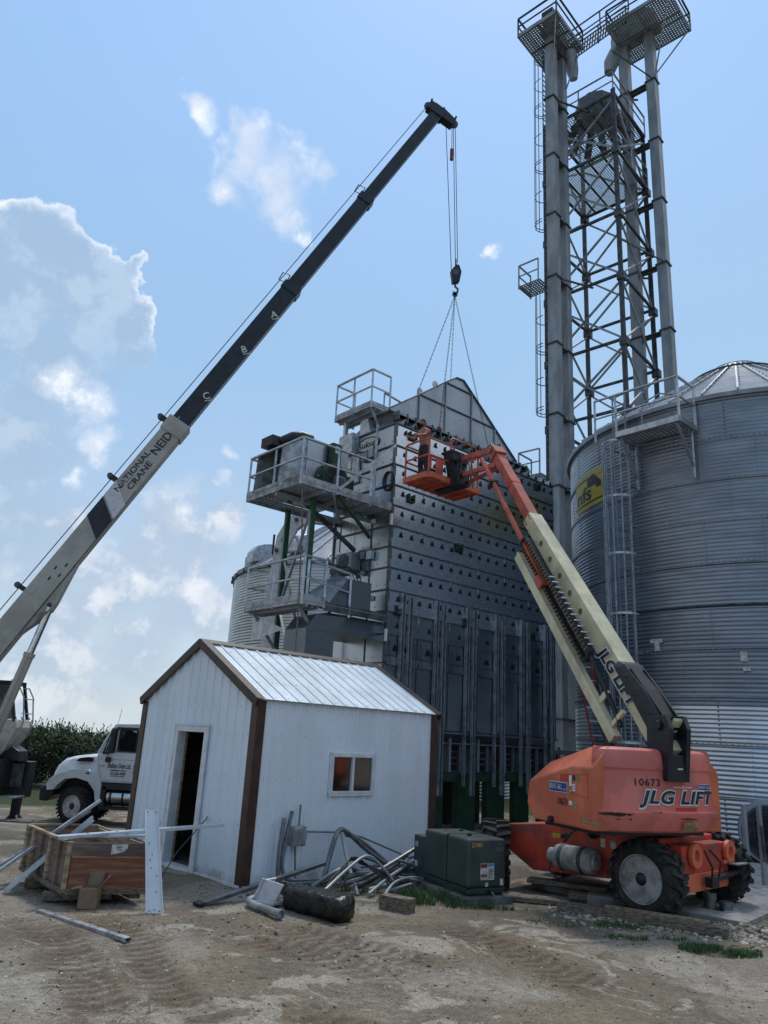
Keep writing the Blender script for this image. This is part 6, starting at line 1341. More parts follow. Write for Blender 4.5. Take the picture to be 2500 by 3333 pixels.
tag(MB().tube([hp+V(.0, -.1, -.1), hp+V(.02, -.1, -1.2)], .012, 6, cable).tube([hp+V(.02, -.1, -1.2), hp+V(.02, -.1, -1.65)], .06, 8, redp).build('limit_weight', loc=hp), 'small red cylinder weight hanging just under the boom tip', 'limit weight')
hook = hk+V(0, 0, -.55)
chl = ['chain leg running to the near left lug over the worker', 'chain leg running behind the left slope of the roof section', 'chain leg running to the peak at the back right', 'chain leg running down to the near right lug by the boom elbow']
for i, (s_, t_, z) in enumerate(((1.66, .05, 10.40), (1.95, 1.35, 11.95), (3.55, 1.5, 12.25), (3.80, .05, 10.46))):
    e = D.P(s_, t_, z); mb = MB(); n = int((e-hook).length/.085); d = (e-hook).normalized(); x = d.cross(V(0, 1, 0)).normalized(); y = d.cross(x)
    for k in range(n):
        c = hook.lerp(e, (k+.5)/n); u = x if k % 2 else y
        mb.bar(c-d*.045+u*.014, c+d*.045+u*.014, .009, m=steeld); mb.bar(c-d*.045-u*.014, c+d*.045-u*.014, .009, m=steeld); mb.bar(c-d*.045+u*.016, c-d*.045-u*.016, .009, m=steeld)
    if i in (0, 3): mb.obox(e, V(.1, 0, 0), V(0, .1, 0), ZU*.12, redp)
    ob = mb.build('sling_chain', loc=e); tag(ob, chl[i], 'chain', 'chains holding the roof section')
# white crane arm behind the platforms
ka = thing('loader_crane', 'white knuckle boom arm standing behind the green posts of the decks', 'crane', (-3.75, 26, -.3))
Y = 26; mb = MB(); mb.loft([[V(x-w/2, Y-.2, z), V(x+w/2, Y-.2, z), V(x+w/2, Y+.2, z), V(x-w/2, Y+.2, z)] for x, w, z in ((-3.75, .55, -.3), (-3.7, .5, 4.5), (-3.66, .44, 6.7), (-3.58, .44, 8.3))], mat('arm_white_paint', (.55, .55, .53), .5, 0, .08)); mb.build('mast', ka, bevel=.03)
mb = MB(); mb.prism([V(-3.8, Y-.17, 8.15), V(-3.75, Y-.17, 8.65), V(-3.4, Y-.17, 9.4), V(-3.2, Y-.17, 9.48), V(-2.75, Y-.17, 9.48), V(-2.75, Y-.17, 9.2), V(-3.05, Y-.17, 8.95), V(-3.35, Y-.17, 8.2)], V(0, .34, 0), MT['arm_white_paint']); mb.build('elbow', ka, bevel=.03)
mb = MB(); mb.obox((-1.9, Y, 9.3), V(1.9, 0, -.1), V(0, .25, 0), ZU*.24, MT['arm_white_paint']); mb.obox((-1.0, Y, 9.2), V(.35, 0, 0), V(0, .35, 0), ZU*.4, steeld); mb.build('arm', ka, bevel=.02)
mb = MB(); mb.tube([V(-3.1, Y, 8.7), V(-2.8, Y, 8.25), V(-3.45, Y, 8.1)], .07, 10, MT['arm_white_paint']); mb.tube([V(-3.85, Y-.1, 8.7), V(-3.85, Y-.1, 8.0), V(-3.5, Y-.1, 7.6)], .04, 8, blackp)
for x, z in ((-3.5, 8.5), (-2.85, 8.25), (-3.1, 9.25), (-3.7, 8.1)): mb.lathe((x, Y-.24, z), V(0, -1, 0), [(.08, 0), (.08, .04), (.001, .05)], 12, steeld)
mb.build('linkage', ka)

# ---------------- white truck ----------------
ty = 22.8; tr = thing('truck', 'white conventional cab truck with black lettering on its door, beside the shed', 'truck', (-8.2, 23.9, -.82))
Tx = lambda x, z, o_=0: V(x, ty-o_, z); WT_ = 2.1
def yprism(name, pts, y0, y1, m_, par=None, bevel=0, **k):
    mb = MB(); mb.prism([V(x, y0, z) for x, z in pts], V(0, y1-y0, 0), m_); return mb.build(name, par or tr, bevel=bevel, **k)
cabp = [(-7.78, .36), (-7.82, 1.12), (-7.5, 1.86), (-7.42, 1.96), (-5.9, 2.02), (-5.9, .36)]
# cab shell in slices so that the windows are open glass
mb = MB(); mb.prism([V(x, ty, z) for x, z in [(-7.78, .36), (-7.84, 1.12), (-7.32, 1.2), (-5.9, 1.2), (-5.9, .36)]], V(0, WT_, 0), whitep); mb.prism([V(x, ty, z) for x, z in [(-7.52, 1.84), (-7.44, 1.97), (-5.9, 2.04), (-5.9, 1.84)]], V(0, WT_, 0), whitep)
for y in (ty, ty+WT_-.08):
    for a, b_ in (((-7.84, 1.12), (-7.5, 1.86)), ((-7.33, 1.2), (-7.32, 1.84)), ((-6.72, 1.2), (-6.70, 1.84)), ((-6.0, 1.2), (-6.0, 1.84))): mb.bar(V(a[0], y+.04, a[1]), V(b_[0], y+.04, b_[1]), .07, .07, up=(0, 1, 0), m=whitep)
cab = mb.build('cab', tr, bevel=.03)
mb = MB(); gl = mat('truck_glass', (.05, .06, .065), .04, 0, .01); tg = gl.node_tree.nodes['Principled BSDF']; tg.inputs['Transmission Weight'].default_value = .85; tg.inputs['IOR'].default_value = 1.1
mb.add([V(-7.29, ty+.03, 1.22), V(-6.76, ty+.03, 1.22), V(-6.76, ty+.03, 1.82), V(-7.27, ty+.03, 1.82)], [(0, 1, 2, 3)], gl); mb.add([V(-7.66, ty+.03, 1.14), V(-7.36, ty+.03, 1.2), V(-7.36, ty+.03, 1.82), V(-7.48, ty+.03, 1.8)], [(0, 1, 2, 3)], gl); mb.add([V(-7.86, ty+.1, 1.14), V(-7.54, ty+.1, 1.86), V(-7.54, ty+WT_-.1, 1.86), V(-7.86, ty+WT_-.1, 1.14)], [(0, 1, 2, 3)], gl)
mb.build('window', cab, recalc=False)
mb = MB()
for pts_ in ([(-7.29, 1.22), (-6.76, 1.22), (-6.76, 1.82), (-7.27, 1.82)], [(-7.68, 1.13), (-7.36, 1.19), (-7.36, 1.82), (-7.5, 1.82)]):
    for i in range(4): mb.bar(V(pts_[i][0], ty-.005, pts_[i][1]), V(pts_[(i+1) % 4][0], ty-.005, pts_[(i+1) % 4][1]), .03, .03, up=(0, 1, 0), m=blackpl)
mb.obox((-7.1, ty+.6, 1.3), V(.5, 0, 0), V(0, .5, 0), ZU*.5, blackpl); mb.bar(V(-7.2, ty+.5, 1.3), V(-7.0, ty+.5, 1.75), .18, .4, m=blackpl); mb.build('window_seal', cab)
mb = MB()
dl = [(-7.62, .4), (-7.74, .75), (-7.8, 1.1)]; 
for a, b_ in (((-7.62, .42), (-7.78, .80)), ((-7.78, .80), (-7.80, 1.08)), ((-7.62, .42), (-6.4, .40)), ((-7.74, .98), (-6.4, 1.0))): mb.bar(Tx(*a, .004), Tx(*b_, .004), .008, .008, up=(0, 1, 0), m=galvd)
mb.obox(Tx(-6.95, 1.86, .03), V(.8, 0, 0), V(0, .08, 0), ZU*.05, blackpl); mb.fbox(G, -6.75, -6.4, ty-.01, ty+.05, .62, .88, blackpl); mb.build('door_seam', cab)
mb = MB(); text('Sheldon Grain Ltd.', Tx(-7.5, .76, .006), (1, 0, 0), ZU, .14, .67, bpaint, bold=.02, join=mb); text('Sheldon, Iowa', Tx(-7.40, .675, .006), (1, 0, 0), ZU, .06, .45, bpaint, bold=.03, join=mb); text('712-324-4900', Tx(-7.41, .575, .006), (1, 0, 0), ZU, .075, .45, bpaint, bold=.03, join=mb); text('NOT FOR HIRE', Tx(-7.38, .525, .006), (1, 0, 0), ZU, .032, .38, bpaint, bold=.03, join=mb); text('DT 466', Tx(-7.74, .80, .006), (1, 0, 0), ZU, .03, .15, bpaint, join=mb); mb.bar(Tx(-7.74, .78, .004), Tx(-7.58, .78, .004), .008, .004, up=(0, 1, 0), m=bpaint); mb.build('lettering', cab, recalc=False)
# bonnet: slices across the width for a rounded nose
hood = []
def hood_ring(x, top, bot, hw_): 
    yc = ty+WT_/2; return [V(x, yc-hw_, bot), V(x, yc-hw_, bot+(top-bot)*.55), V(x, yc-hw_*.88, top-.08), V(x, yc-hw_*.6, top), V(x, yc+hw_*.6, top), V(x, yc+hw_*.88, top-.08), V(x, yc+hw_, bot+(top-bot)*.55), V(x, yc+hw_, bot)]
mb = MB(); mb.loft([hood_ring(x, t_, b_, w_) for x, t_, b_, w_ in ((-7.78, 1.14, .45, 1.02), (-8.2, 1.08, .45, .94), (-8.6, 1.02, .4, .86), (-8.9, .93, .3, .80), (-9.03, .82, .1, .76), (-9.12, .62, -.02, .74))], whitep); hdo = mb.build('bonnet', tr, smooth=40)
mb = MB(); mb.prism([V(-8.45, ty+.07, .88), V(-7.98, ty+.02, .90), V(-7.96, ty+.02, 1.0), V(-8.1, ty+.02, 1.02), V(-8.35, ty+.06, .98)], V(0, .1, 0), black); mb.build('bonnet_vent', hdo)
# fender with wheel arch
for y0, y1 in ((ty-.02, ty+.42), (ty+WT_-.42, ty+WT_+.02)):
    outer = [(-9.15, .25), (-9.05, .42), (-8.85, .55), (-8.5, .68), (-8.0, .68), (-7.72, .55), (-7.60, .30), (-7.58, -.15)]; inner = [(-7.72, -.15), (-7.78, .12), (-8.0, .36), (-8.35, .44), (-8.65, .40), (-8.85, .22), (-8.92, .1), (-9.12, .08)]
    mb = MB(); n = 8; vs = [V(x, y0, z) for x, z in outer]+[V(x, y0, z) for x, z in inner[::-1]]+[V(x, y1, z) for x, z in outer]+[V(x, y1, z) for x, z in inner[::-1]]
    fs = []
    for i in range(n-1): fs += [(i, i+1, 8+i+1, 8+i), (16+i, 16+i+1, 24+i+1, 24+i), (i, i+1, 16+i+1, 16+i), (8+i, 8+i+1, 24+i+1, 24+i)]
    fs += [(0, 8, 24, 16), (7, 15, 31, 23)]; mb.add(vs, fs, whitep); mb.build('fender', tr, bevel=.02)
mb = MB(); mb.prism([Tx(-9.12, .36, .03), Tx(-8.9, .48, .03), Tx(-8.86, .44, .03), Tx(-9.08, .28, .03)], V(0, .1, 0), label); mb.build('headlight', tr); mb = MB(); mb.prism([Tx(-8.1, .56, .03), Tx(-7.95, .56, .03), Tx(-8.0, .61, .03), Tx(-8.05, .61, .03)], V(0, .03, 0), redp); mb.build('marker_lamp', tr)
yprism('bumper', [(-9.3, -.2), (-9.32, .12), (-9.2, .2), (-8.95, .2), (-8.93, -.05), (-9.1, -.22)], ty-.0, ty+WT_, blackp, bevel=.03)
mb = MB(); 
for y in (ty-.12, ): mb.prism([V(-7.52, y, 1.2), V(-7.38, y, 1.2), V(-7.36, y, 1.78), V(-7.48, y, 1.8)], V(0, .1, 0), blackpl); mb.tube([V(-7.42, y+.05, 1.75), V(-7.3, ty, 1.86)], .015, 6, blackpl); mb.tube([V(-7.46, y, 1.2), V(-7.52, y, 1.05), V(-7.52, ty, .98)], .015, 6, blackpl); mb.obox((-7.47, y, .98), V(.14, 0, 0), V(0, .08, 0), ZU*.14, blackpl)
mb.tube([V(-8.62, ty+.3, 1.0), V(-8.55, ty+.2, 1.2)], .012, 6, blackpl); mb.obox((-8.58, ty+.2, 1.22), V(.16, 0, 0), V(0, .06, 0), ZU*.14, blackpl); mb.build('mirror', tr)
mb = MB(); mb.tube([V(-7.42, ty+.1, 1.9), V(-7.36, ty+.1, 2.4)], .006, 5, blackpl); mb.build('aerial', tr)
mb = MB(); mb.lathe((-7.45, ty+.28, -.03), V(1, 0, 0), [(.2, 0), (.235, .02), (.235, .9), (.2, .95)], 28, chrome); 
for x in (-7.35, -7.0, -6.7): mb.lathe((x, ty+.28, -.03), V(1, 0, 0), [(.24, 0), (.245, .01), (.245, .05), (.24, .06)], 28, blackp)
mb.fbox(G, -7.58, -7.46, ty, ty+.5, -.32, .25, blackp); mb.build('fuel_tank', tr, smooth=40)
mb = MB(); mb.fbox(G, -8.9, -4.0, ty+.5, ty+WT_-.5, -.2, .35, blackp); mb.fbox(G, -7.55, -6.0, ty, ty+.5, .18, .34, blackp); mb.fbox(G, -7.6, -4.5, ty+.02, ty+.3, -.36, -.28, blackp); mb.build('frame', tr)
rimt = mat('truck_white_rim', (.42, .42, .42), .5, .1, .15, 10)
for (x, y, s_) in ((-8.35, ty, -1), (-8.3, ty+WT_, 1)):
    ax_ = V(-.34, s_*1.0, 0) if s_ < 0 else V(.34, 1, 0)
    wo_ = wheel(tr, V(x, y, -.32), ax_, .51, .30, .29, nl=30, dish=.13 if s_ < 0 else .05, hubr=.10, rimm=rimt, lugs=10, seed=5)
    if s_ < 0:
        mb = MB(); a_ = V(-.34, -1, 0).normalized(); x_ = a_.cross(ZU).normalized()
        for k in range(10): a = 2*pi*k/10; mb.lathe(V(x, y, -.32)+(x_*cos(a)+ZU*sin(a))*.205-a_*.128, a_, [(.03, 0), (.03, .006), (.001, .006)], 12, black)
        mb.build('hand_hole', wo_)
# ---------------- crate ----------------
Kc = Fr(-3.42, 9.72, R(12)); # a along the front, b away
ka_, kb_ = 1.05, 1.95; th2 = R(12)
Kc = Fr(-3.36, 9.42, R(20)); 
crt = thing('crate', 'open wooden shipping crate standing on blocks in front of the shed door', 'crate', tuple(Kc.P(.48, .9, .1)))
kl = Vector((-.63, .777, 0)).normalized()      # receding side direction
def KP(a, b_, z): return Kc.o+Kc.A*a+kl*b_+ZU*z
def kbox(mb, a0, a1, b0, b1, z0, z1, m_): mb.obox(KP((a0+a1)/2, (b0+b1)/2, (z0+z1)/2), Kc.A*(a1-a0), kl*(b1-b0), ZU*(z1-z0), m_)
ka_, kb_, z0, z1 = .86, 1.72, .14, .64
mb = MB(); kbox(mb, 0, ka_, 0, .02, z0+.03, .50, woodr); kbox(mb, -.0, ka_, -.006, .016, .33, .345, woodb); kbox(mb, 0.0, ka_+.06, -.02, .0, .51, .655, woodb); crf = mb.build('front_panel', crt)
mb = MB(); mb.add([KP(.42, -.024, .53), KP(.56, -.024, .56), KP(.60, -.024, .60), KP(.60, -.024, .645), KP(.42, -.024, .64)], [(0, 1, 2, 3, 4)], label); text('#87', KP(.47, -.03, .60), Kc.A, ZU, .022, .07, bpaint, join=mb); text('1000', KP(.49, -.03, .575), Kc.A, ZU, .012, .04, bpaint, join=mb); mb.build('paper_tag', crf, recalc=False)
mb = MB(); kbox(mb, -.0, .018, 0, kb_, z0+.03, z1-.02, woodb); mb.build('side_panel', crt); mb = MB(); kbox(mb, ka_-.018, ka_, 0, kb_, z0+.03, z1-.02, wood); mb.build('side_panel', crt)
mb = MB(); kbox(mb, 0, ka_, kb_-.02, kb_, z0, z1, wood); mb.build('back_panel', crt)
for b_ in (.0, .34, .68, 1.02, 1.36, kb_-.07): mb = MB(); kbox(mb, -.035, .0, b_, b_+.075, z0, z1, wood if b_ not in (.34, 1.02) else woodb); mb.build('batten', crt, bevel=.004)
mb = MB(); kbox(mb, -.035, .02, 0, kb_, z1-.002, z1+.02, wood); kbox(mb, 0, ka_, kb_-.04, kb_, z1, z1+.03, wood); kbox(mb, ka_-.03, ka_, 0, kb_, z1, z1+.02, wood); kbox(mb, -.02, ka_, -.02, .02, z0-.03, z0+.03, woodg); kbox(mb, -.04, .02, 0, kb_, z0-.03, z0+.02, woodg); kbox(mb, 0, ka_, 0, kb_, z0-.01, z0+.02, woodb); mb.build('rim', crt)
mb = MB(); kbox(mb, .03, .82, .05, kb_-.1, z0+.02, .34, woodr); mb.build('inner_board', crt)
mb = MB()
for a in (.05, .4, .72): kbox(mb, a, a+.12, .05, kb_-.05, .05, z0-.03, woodg)
mb.build('runner', crt)
def block(lab, x, y, z, a, l_, w_, h_, m_=None, nm='timber_block'):
    d = V(cos(a), sin(a), 0); n_ = V(-sin(a), cos(a), 0); mb = MB(); mb.obox((x, y, z+h_/2), d*l_, n_*w_, ZU*h_, m_ or woodg); o = mb.build(nm, loc=(x, y, z), bevel=.006); tag(o, lab, 'timber'); return o
block('short timber block under the left front of the crate', -3.52, 9.68, .0, R(14), .36, .12, .09)
block('dark timber block under the far left edge of the crate', -4.05, 10.35, .0, R(20), .3, .12, .1)
block('chunky weathered timber block lying on the dirt right of the black bundle', .42, 10.1, 0, R(-35), .42, .17, .16)
# cardboard box
cbx = thing('cardboard_box', 'torn open brown cardboard box leaning on the crate front', 'cardboard box', (-3.05, 9.28, 0))
mb = MB(); bF = Fr(-3.16, 9.27, R(8)); 
for a in ((0, .21, 0, .01), (0, .21, .19, .2), (0, .01, 0, .2), (.2, .21, 0, .2)): mb.fbox(bF, *a, .0, .22, card)
mb.fbox(bF, 0, .21, 0, .2, 0, .01, card); mb.build('carton', cbx); mb = MB(); mb.add([bF.P(.21, 0, .22), bF.P(.21, .2, .22), bF.P(.30, .2, .34), bF.P(.30, 0, .33)], [(0, 1, 2, 3)], card); mb.add([bF.P(0, 0, .22), bF.P(0, .2, .22), bF.P(-.09, .2, .20), bF.P(-.09, 0, .20)], [(0, 1, 2, 3)], card); mb.add([bF.P(0.05, .2, .22), bF.P(.21, .2, .22), bF.P(.22, .22, .36), bF.P(.05, .22, .35)], [(0, 1, 2, 3)], card); o = mb.build('flap', cbx); sm = o.modifiers.new('s', 'SOLIDIFY'); sm.thickness = .005
# leaning white panel
pn = MB(); a, b_ = V(-2.30, 9.30, .0), V(-2.56, 9.60, 1.03); px_ = V(.98, .18, 0).normalized()*.075; nn_ = (b_-a).cross(px_).normalized()
pn.add([a-px_, a+px_, b_+px_*.8, b_-px_*.8, a-px_*1.25-nn_*.03, a+px_*1.25-nn_*.03, b_+px_*1.0-nn_*.03, b_-px_*1.0-nn_*.03], [(0, 1, 2, 3), (0, 4, 7, 3), (1, 5, 6, 2)], mat('milky_white_panel', (.66, .70, .74), .4, 0, .04, 3))
for k, (u, v) in enumerate(((.02, -.7), (.02, .7), (.03, 0), (.98, -.6), (.98, .6), (.35, .5), (.5, -.4), (.42, -.3), (.55, -.1), (.2, .3), (.66, -.5))): c = a.lerp(b_, u)+px_*v; pn.obox(c+nn_*.002, px_*.07, (b_-a)*(.005 if k < 5 or k % 2 else .02), nn_*.004, steeld if k < 5 or k % 2 else galv)
o = pn.build('siding_strip', loc=(-2.3, 9.3, 0), recalc=False); sm = o.modifiers.new('s', 'SOLIDIFY'); sm.thickness = .006; tag(o, 'long narrow white metal panel leaning upright against the crate corner', 'panel')
# steel channels
def channel(nm, lab, p, q, w=.07, h=.035, m_=None, up=(0, 0, 1), group=None, open_up=False):
    p, q, up = Vector(p), Vector(q), Vector(up); d = (q-p).normalized(); x = d.cross(up).normalized(); y = x.cross(d).normalized(); mb = MB(); mm = m_ or studm; c = (p+q)/2; ln = q-p; t_ = .004; sgn = -1 if not open_up else 1
    mb.obox(c, ln, x*w, y*t_, mm); 
    for k in (-1, 1): mb.obox(c+x*k*(w/2)+y*sgn*h/2, ln, x*t_, y*h, mm); mb.obox(c+x*k*(w/2-.01)+y*sgn*h, ln, x*.02, y*t_, mm)
    n = int(ln.length/.3)
    for k in range(1, n): mb.obox(p.lerp(q, k/n)+y*.004, d*.03, x*.012, y*.003, steeld)
    return tag(mb.build(nm, loc=p), lab, 'steel channel', group)
gsc = 'steel channels leaning on the crate'
channel('steel_channel', 'pale channel leaning on the crate left side, nearest the camera', (-4.26, 9.93, .02), (-3.44, 10.2, .83), .05, .03, studm, group=gsc)
channel('steel_channel', 'second pale channel leaning close behind the nearest one', (-4.31, 10.02, .02), (-3.48, 10.27, .86), .05, .03, studm, group=gsc)
channel('steel_channel', 'duller grey channel leaning highest on the far side of the crate', (-4.75, 10.1, -.02), (-3.62, 10.9, 1.0), .07, .03, galv, group=gsc)
channel('steel_channel', 'dull grey channel low on the left that leaves the picture', (-4.95, 10.3, -.04), (-3.75, 10.95, .86), .05, .03, galv, group=gsc)
channel('steel_channel', 'long galvanised strip laid across the crate top, pointing at the doorway', KP(-.15, .12, .71), KP(2.05, .75, .80), .12, .03, studm, group=gsc)
channel('steel_channel', 'shorter flat strip lying under the long one on the crate rim', KP(.05, .3, .70), KP(1.0, .25, .715), .09, .02, studm, group=gsc)
channel('steel_channel', 'single galvanised stud lying alone on the dirt in front', (-3.50, 9.10, gh(-3.5, 9.1)+.03), (-2.22, 8.10, gh(-2.22, 8.1)+.045), .065, .035, galv)
for k in range(3): tag(MB().fbox(Fr(-3.0+.07*k, 11.2-.05*k, R(40)), 0, .05, 0, .06, .55, .80-.03*k, galvb).build('stud_end', loc=(-3.0+.07*k, 11.2, .6)), ['tallest bright stud end standing behind the crate', 'middle bright stud end standing behind the crate', 'shortest bright stud end standing behind the crate'][k], 'stud', 'stud ends behind the crate')
tag(MB().tube([V(-2.6, 10.35, .05), V(-2.5, 10.9, .4), V(-2.3, 11.6, .75), V(-2.35, 12.1, .9)], .008, 6, cable).build('cord', loc=(-2.6, 10.35, .05)), 'thin dark cord running from the crate into the doorway', 'cord')
# ---------------- transformer ----------------
Xf = Fr(.62, 11.02, R(-12)); Xf = Fr(1.25, 10.70, R(42))
# near vertical edge at about (1.25,10.7); long face runs to the left-back, short face to the right
tf = thing('transformer', 'dark green pad mounted electrical transformer cabinet beside the boom lift', 'transformer', (1.3, 11.4, 0))
Xf = Fr(1.35, 10.74, R(27))
def XP(s_, t_, z): return Xf.P(s_, t_, z)
mb = MB(); mb.fbox(Xf, 0, .62, .0, 1.12, .17, .77, gbox); mb.fbox(Xf, .015, .605, .012, 1.1, .08, .17, gbox); b1o = mb.build('cabinet', tf, bevel=.04, seg=3)
mb = MB(); mb.fbox(Xf, .02, .60, 1.125, 1.45, .08, .66, gbox); mb.build('cable_compartment', tf, bevel=.02, seg=2)
mb = MB(); mb.fbox(Xf, -.004, .63, .5, .515, .2, .774, black); mb.fbox(Xf, -.012, .0, .03, 1.1, .155, .175, gbox); mb.fbox(Xf, .03, .6, -.012, .0, .155, .175, gbox); mb.build('lid_seam', tf)
mb = MB(); text('27491', XP(.06, -.004, .67), Xf.A, ZU, .055, .16, yellst, join=mb); text('167', XP(.47, -.004, .69), Xf.A, ZU, .04, .08, mat('faded_stencil', (.16, .17, .15), .8), join=mb); text('7620', XP(.44, -.004, .62), Xf.A, ZU, .045, .13, MT['faded_stencil'], join=mb); mb.build('lettering', b1o, recalc=False)
mb = MB(); plate(mb, XP(.20, -.0, .27), Xf.A, ZU, .22, .20, .004, label); plate(mb, XP(.205, -.005, .42), Xf.A, ZU, .10, .045, .003, redp); plate(mb, XP(.205, -.005, .31), Xf.A, ZU, .10, .03, .003, mat('red_warning', (.45, .03, .02), .5)); plate(mb, XP(.315, -.005, .435), Xf.A, ZU, .10, .03, .003, mat('light_blue_warning', (.1, .35, .6), .5)); m3 = MB(); plate(m3, XP(.28, -.0, .19), Xf.A, ZU, .045, .05, .003, label); m3.build('paper_label', b1o); m3 = MB(); plate(m3, XP(.52, -.0, .20), Xf.A, ZU, .05, .08, .003, label); m3.build('paper_label', b1o)
for q in range(5): plate(mb, XP(.325, -.005, .29+.025*q), Xf.A, ZU, .08, .008, .002, bpaint)
mb.build('warning_label', b1o)
for z in (.50, .24): m3 = MB(); plate(m3, XP(.018, 1.40, z), -Xf.B, ZU, .08, .07, .003, label); m3.build('paper_label', b1o)
mb = MB(); mb.obox(XP(.34, -.03, .12), Xf.A*.03, Xf.B*.03, ZU*.05, blackp); mb.tube([XP(.36, -.02, .14), XP(.40, -.05, .08)], .008, 6, galv); mb.fbox(Xf, .2, .26, .3, .33, .775, .80, black); mb.fbox(Xf, .4, .46, .8, .83, .775, .79, black); mb.build('padlock', tf)
pm_ = MB(); pm_.fbox(Xf, -.08, .68, -.09, 1.5, -.06, .08, concd); pm_.build('pad', tf, bevel=.02)
# ---------------- conduit pile ----------------
rnd = random.Random(21)
def pipe(nm, lab, pts, r_, m_=None, grp='conduits piled beside the shed', n=8, cat='conduit'):
    P_ = [Vector(p) for p in pts]; sm_ = []
    for i in range(len(P_)-1):
        a, b_, c, d = P_[max(0, i-1)], P_[i], P_[i+1], P_[min(len(P_)-1, i+2)]
        for k in range(6): t_ = k/6; sm_.append(.5*((2*b_)+(c-a)*t_+(2*a-5*b_+4*c-d)*t_*t_+(3*b_-a-3*c+d)*t_**3))
    sm_.append(P_[-1]); mb = MB(); mb.tube(sm_, r_, n, m_ or cond)
    return tag(mb.build(nm, loc=P_[0], smooth=40), lab, cat, grp)
SP = lambda s_, o_, z: S.P(s_, -o_, z)
pipe('conduit', 'tall grey conduit bend standing at the left of the electrical box', [SP(.52, .14, .84), SP(.47, .16, .4), SP(.48, .18, .12), SP(.62, .25, .03), SP(1.2, .4, .04)], .03)
pipe('conduit', 'taller conduit with coupling rising just behind the left bend', [SP(.68, .10, .94), SP(.58, .12, .5), SP(.56, .14, .2), SP(.72, .2, .06), SP(1.5, .3, .05)], .028)
tag(MB().tube([SP(.52, .14, .80), SP(.52, .14, .86)], .036, 10, galvd).build('coupling', loc=SP(.52, .14, .8)), 'dark threaded coupling on the top of the shorter standing conduit', 'coupling')
pipe('conduit', 'big looped conduit arching highest over the pile', [SP(1.0, .5, .05), SP(1.12, .45, .35), SP(1.3, .4, .68), SP(1.5, .38, .66), SP(1.9, .4, .40), SP(2.4, .5, .12), SP(2.7, .55, .05)], .034)
pipe('conduit', 'second arched conduit running under the highest loop', [SP(1.55, .3, .62), SP(1.8, .3, .55), SP(2.2, .35, .3), SP(2.55, .4, .08), SP(3.0, .5, .04)], .032)
pipe('conduit', 'straight bright conduit leaning upright in front of the loop', [SP(1.36, .42, .66), SP(1.18, .8, .3), SP(1.08, 1.12, .0)], .026, galvd)
pipe('conduit', 'thick dark conduit with an open end lying across the pile', [SP(.92, 1.0, .20), SP(1.3, .9, .20), SP(1.8, .8, .17), SP(2.6, .7, .14)], .036, steeld)
pipe('conduit', 'long pale conduit rising to the right end of the pile', [SP(.75, 1.05, .14), SP(1.3, .95, .16), SP(1.9, .8, .24), SP(2.75, .7, .48)], .03, cond)
gl_ = [(.95, 1.1, 2.9, .55, .10, .12), (1.2, 1.2, 3.0, .8, .07, .05), (1.3, .9, 2.9, .3, .04, .30), (1.0, .8, 2.8, .9, .05, .10), (1.5, 1.25, 3.2, .95, .03, .03), (1.35, .6, 3.0, .75, .16, .05), (1.7, .5, 3.1, .65, .20, .1), (1.1, 1.3, 2.6, .65, .04, .22)]
gnm = ['lowest', 'pale', 'dark', 'bent', 'outermost', 'inner', 'crossing', 'slanting']
for i, (a, b_, c, d, e, f) in enumerate(gl_): pipe('conduit', '%s straight conduit lying in the tangle between bundle and transformer' % gnm[i], [SP(a, b_, e), SP((a+c)/2, (b_+d)/2+.12*(i % 3-1), (e+f)/2+.03), SP(c, d, f)], .016+.006*(i % 3), [cond, galvd, steeld][i % 3])
for i in range(9):
    a = .7+.22*i; b_ = rnd.uniform(.5, 1.2); pipe('conduit', '%s curved length in the heap of conduits' % ['leftmost', 'short', 'sagging', 'flat lying', 'thin', 'half buried', 'raised', 'rightward', 'far right'][i], [SP(a, b_, .05+.03*(i % 3)), SP(a+.5, b_+rnd.uniform(-.3, .25), rnd.uniform(.1, .35)), SP(a+1.0, b_+rnd.uniform(-.3, .2), rnd.uniform(.08, .3)), SP(a+1.5, b_+rnd.uniform(-.3, .1), .05+.04*(i % 4))], rnd.choice((.014, .02, .026)), [cond, steeld, cond][i % 3])
for i in range(4): pipe('cable', ['uppermost black cable looping over the pile', 'second black cable looping just inside the first', 'third black cable sagging lowest over the pile', 'black cable ending on the dirt near the timber block'][i], [SP(.55+.1*i, 1.1, .15), SP(.9+.05*i, .95, .30+.04*i), SP(1.2+.04*i, .9, .42-.03*i), SP(1.5+.05*i, 1.0, .22), SP(1.7+.1*i, 1.2, .04), SP(2.0+.12*i, 1.3+.03*i, .02)], .013, cable, 'black cables over the conduit pile', 6, 'cable')
for i in range(3): pipe('conduit', ['nearest thin grey pipe arching in a wide curve', 'thin pipe curving from the pile to the grass', 'thin stray pipe lying out to the transformer pad'][i], [[SP(.3, 1.3, .12), SP(.9, 1.1, .33), SP(1.3, 1.0, .44), SP(1.55, 1.0, .34), SP(1.75, 1.1, .12)], [SP(1.3, 1.4, .03), SP(1.7, 1.2, .12), SP(2.2, 1.1, .12), SP(2.6, 1.2, .02)], [SP(1.9, 1.05, .14), SP(2.5, 1.35, .04), SP(3.0, 1.75, .03)]][i], .02, [galvd, galvd, cond][i])
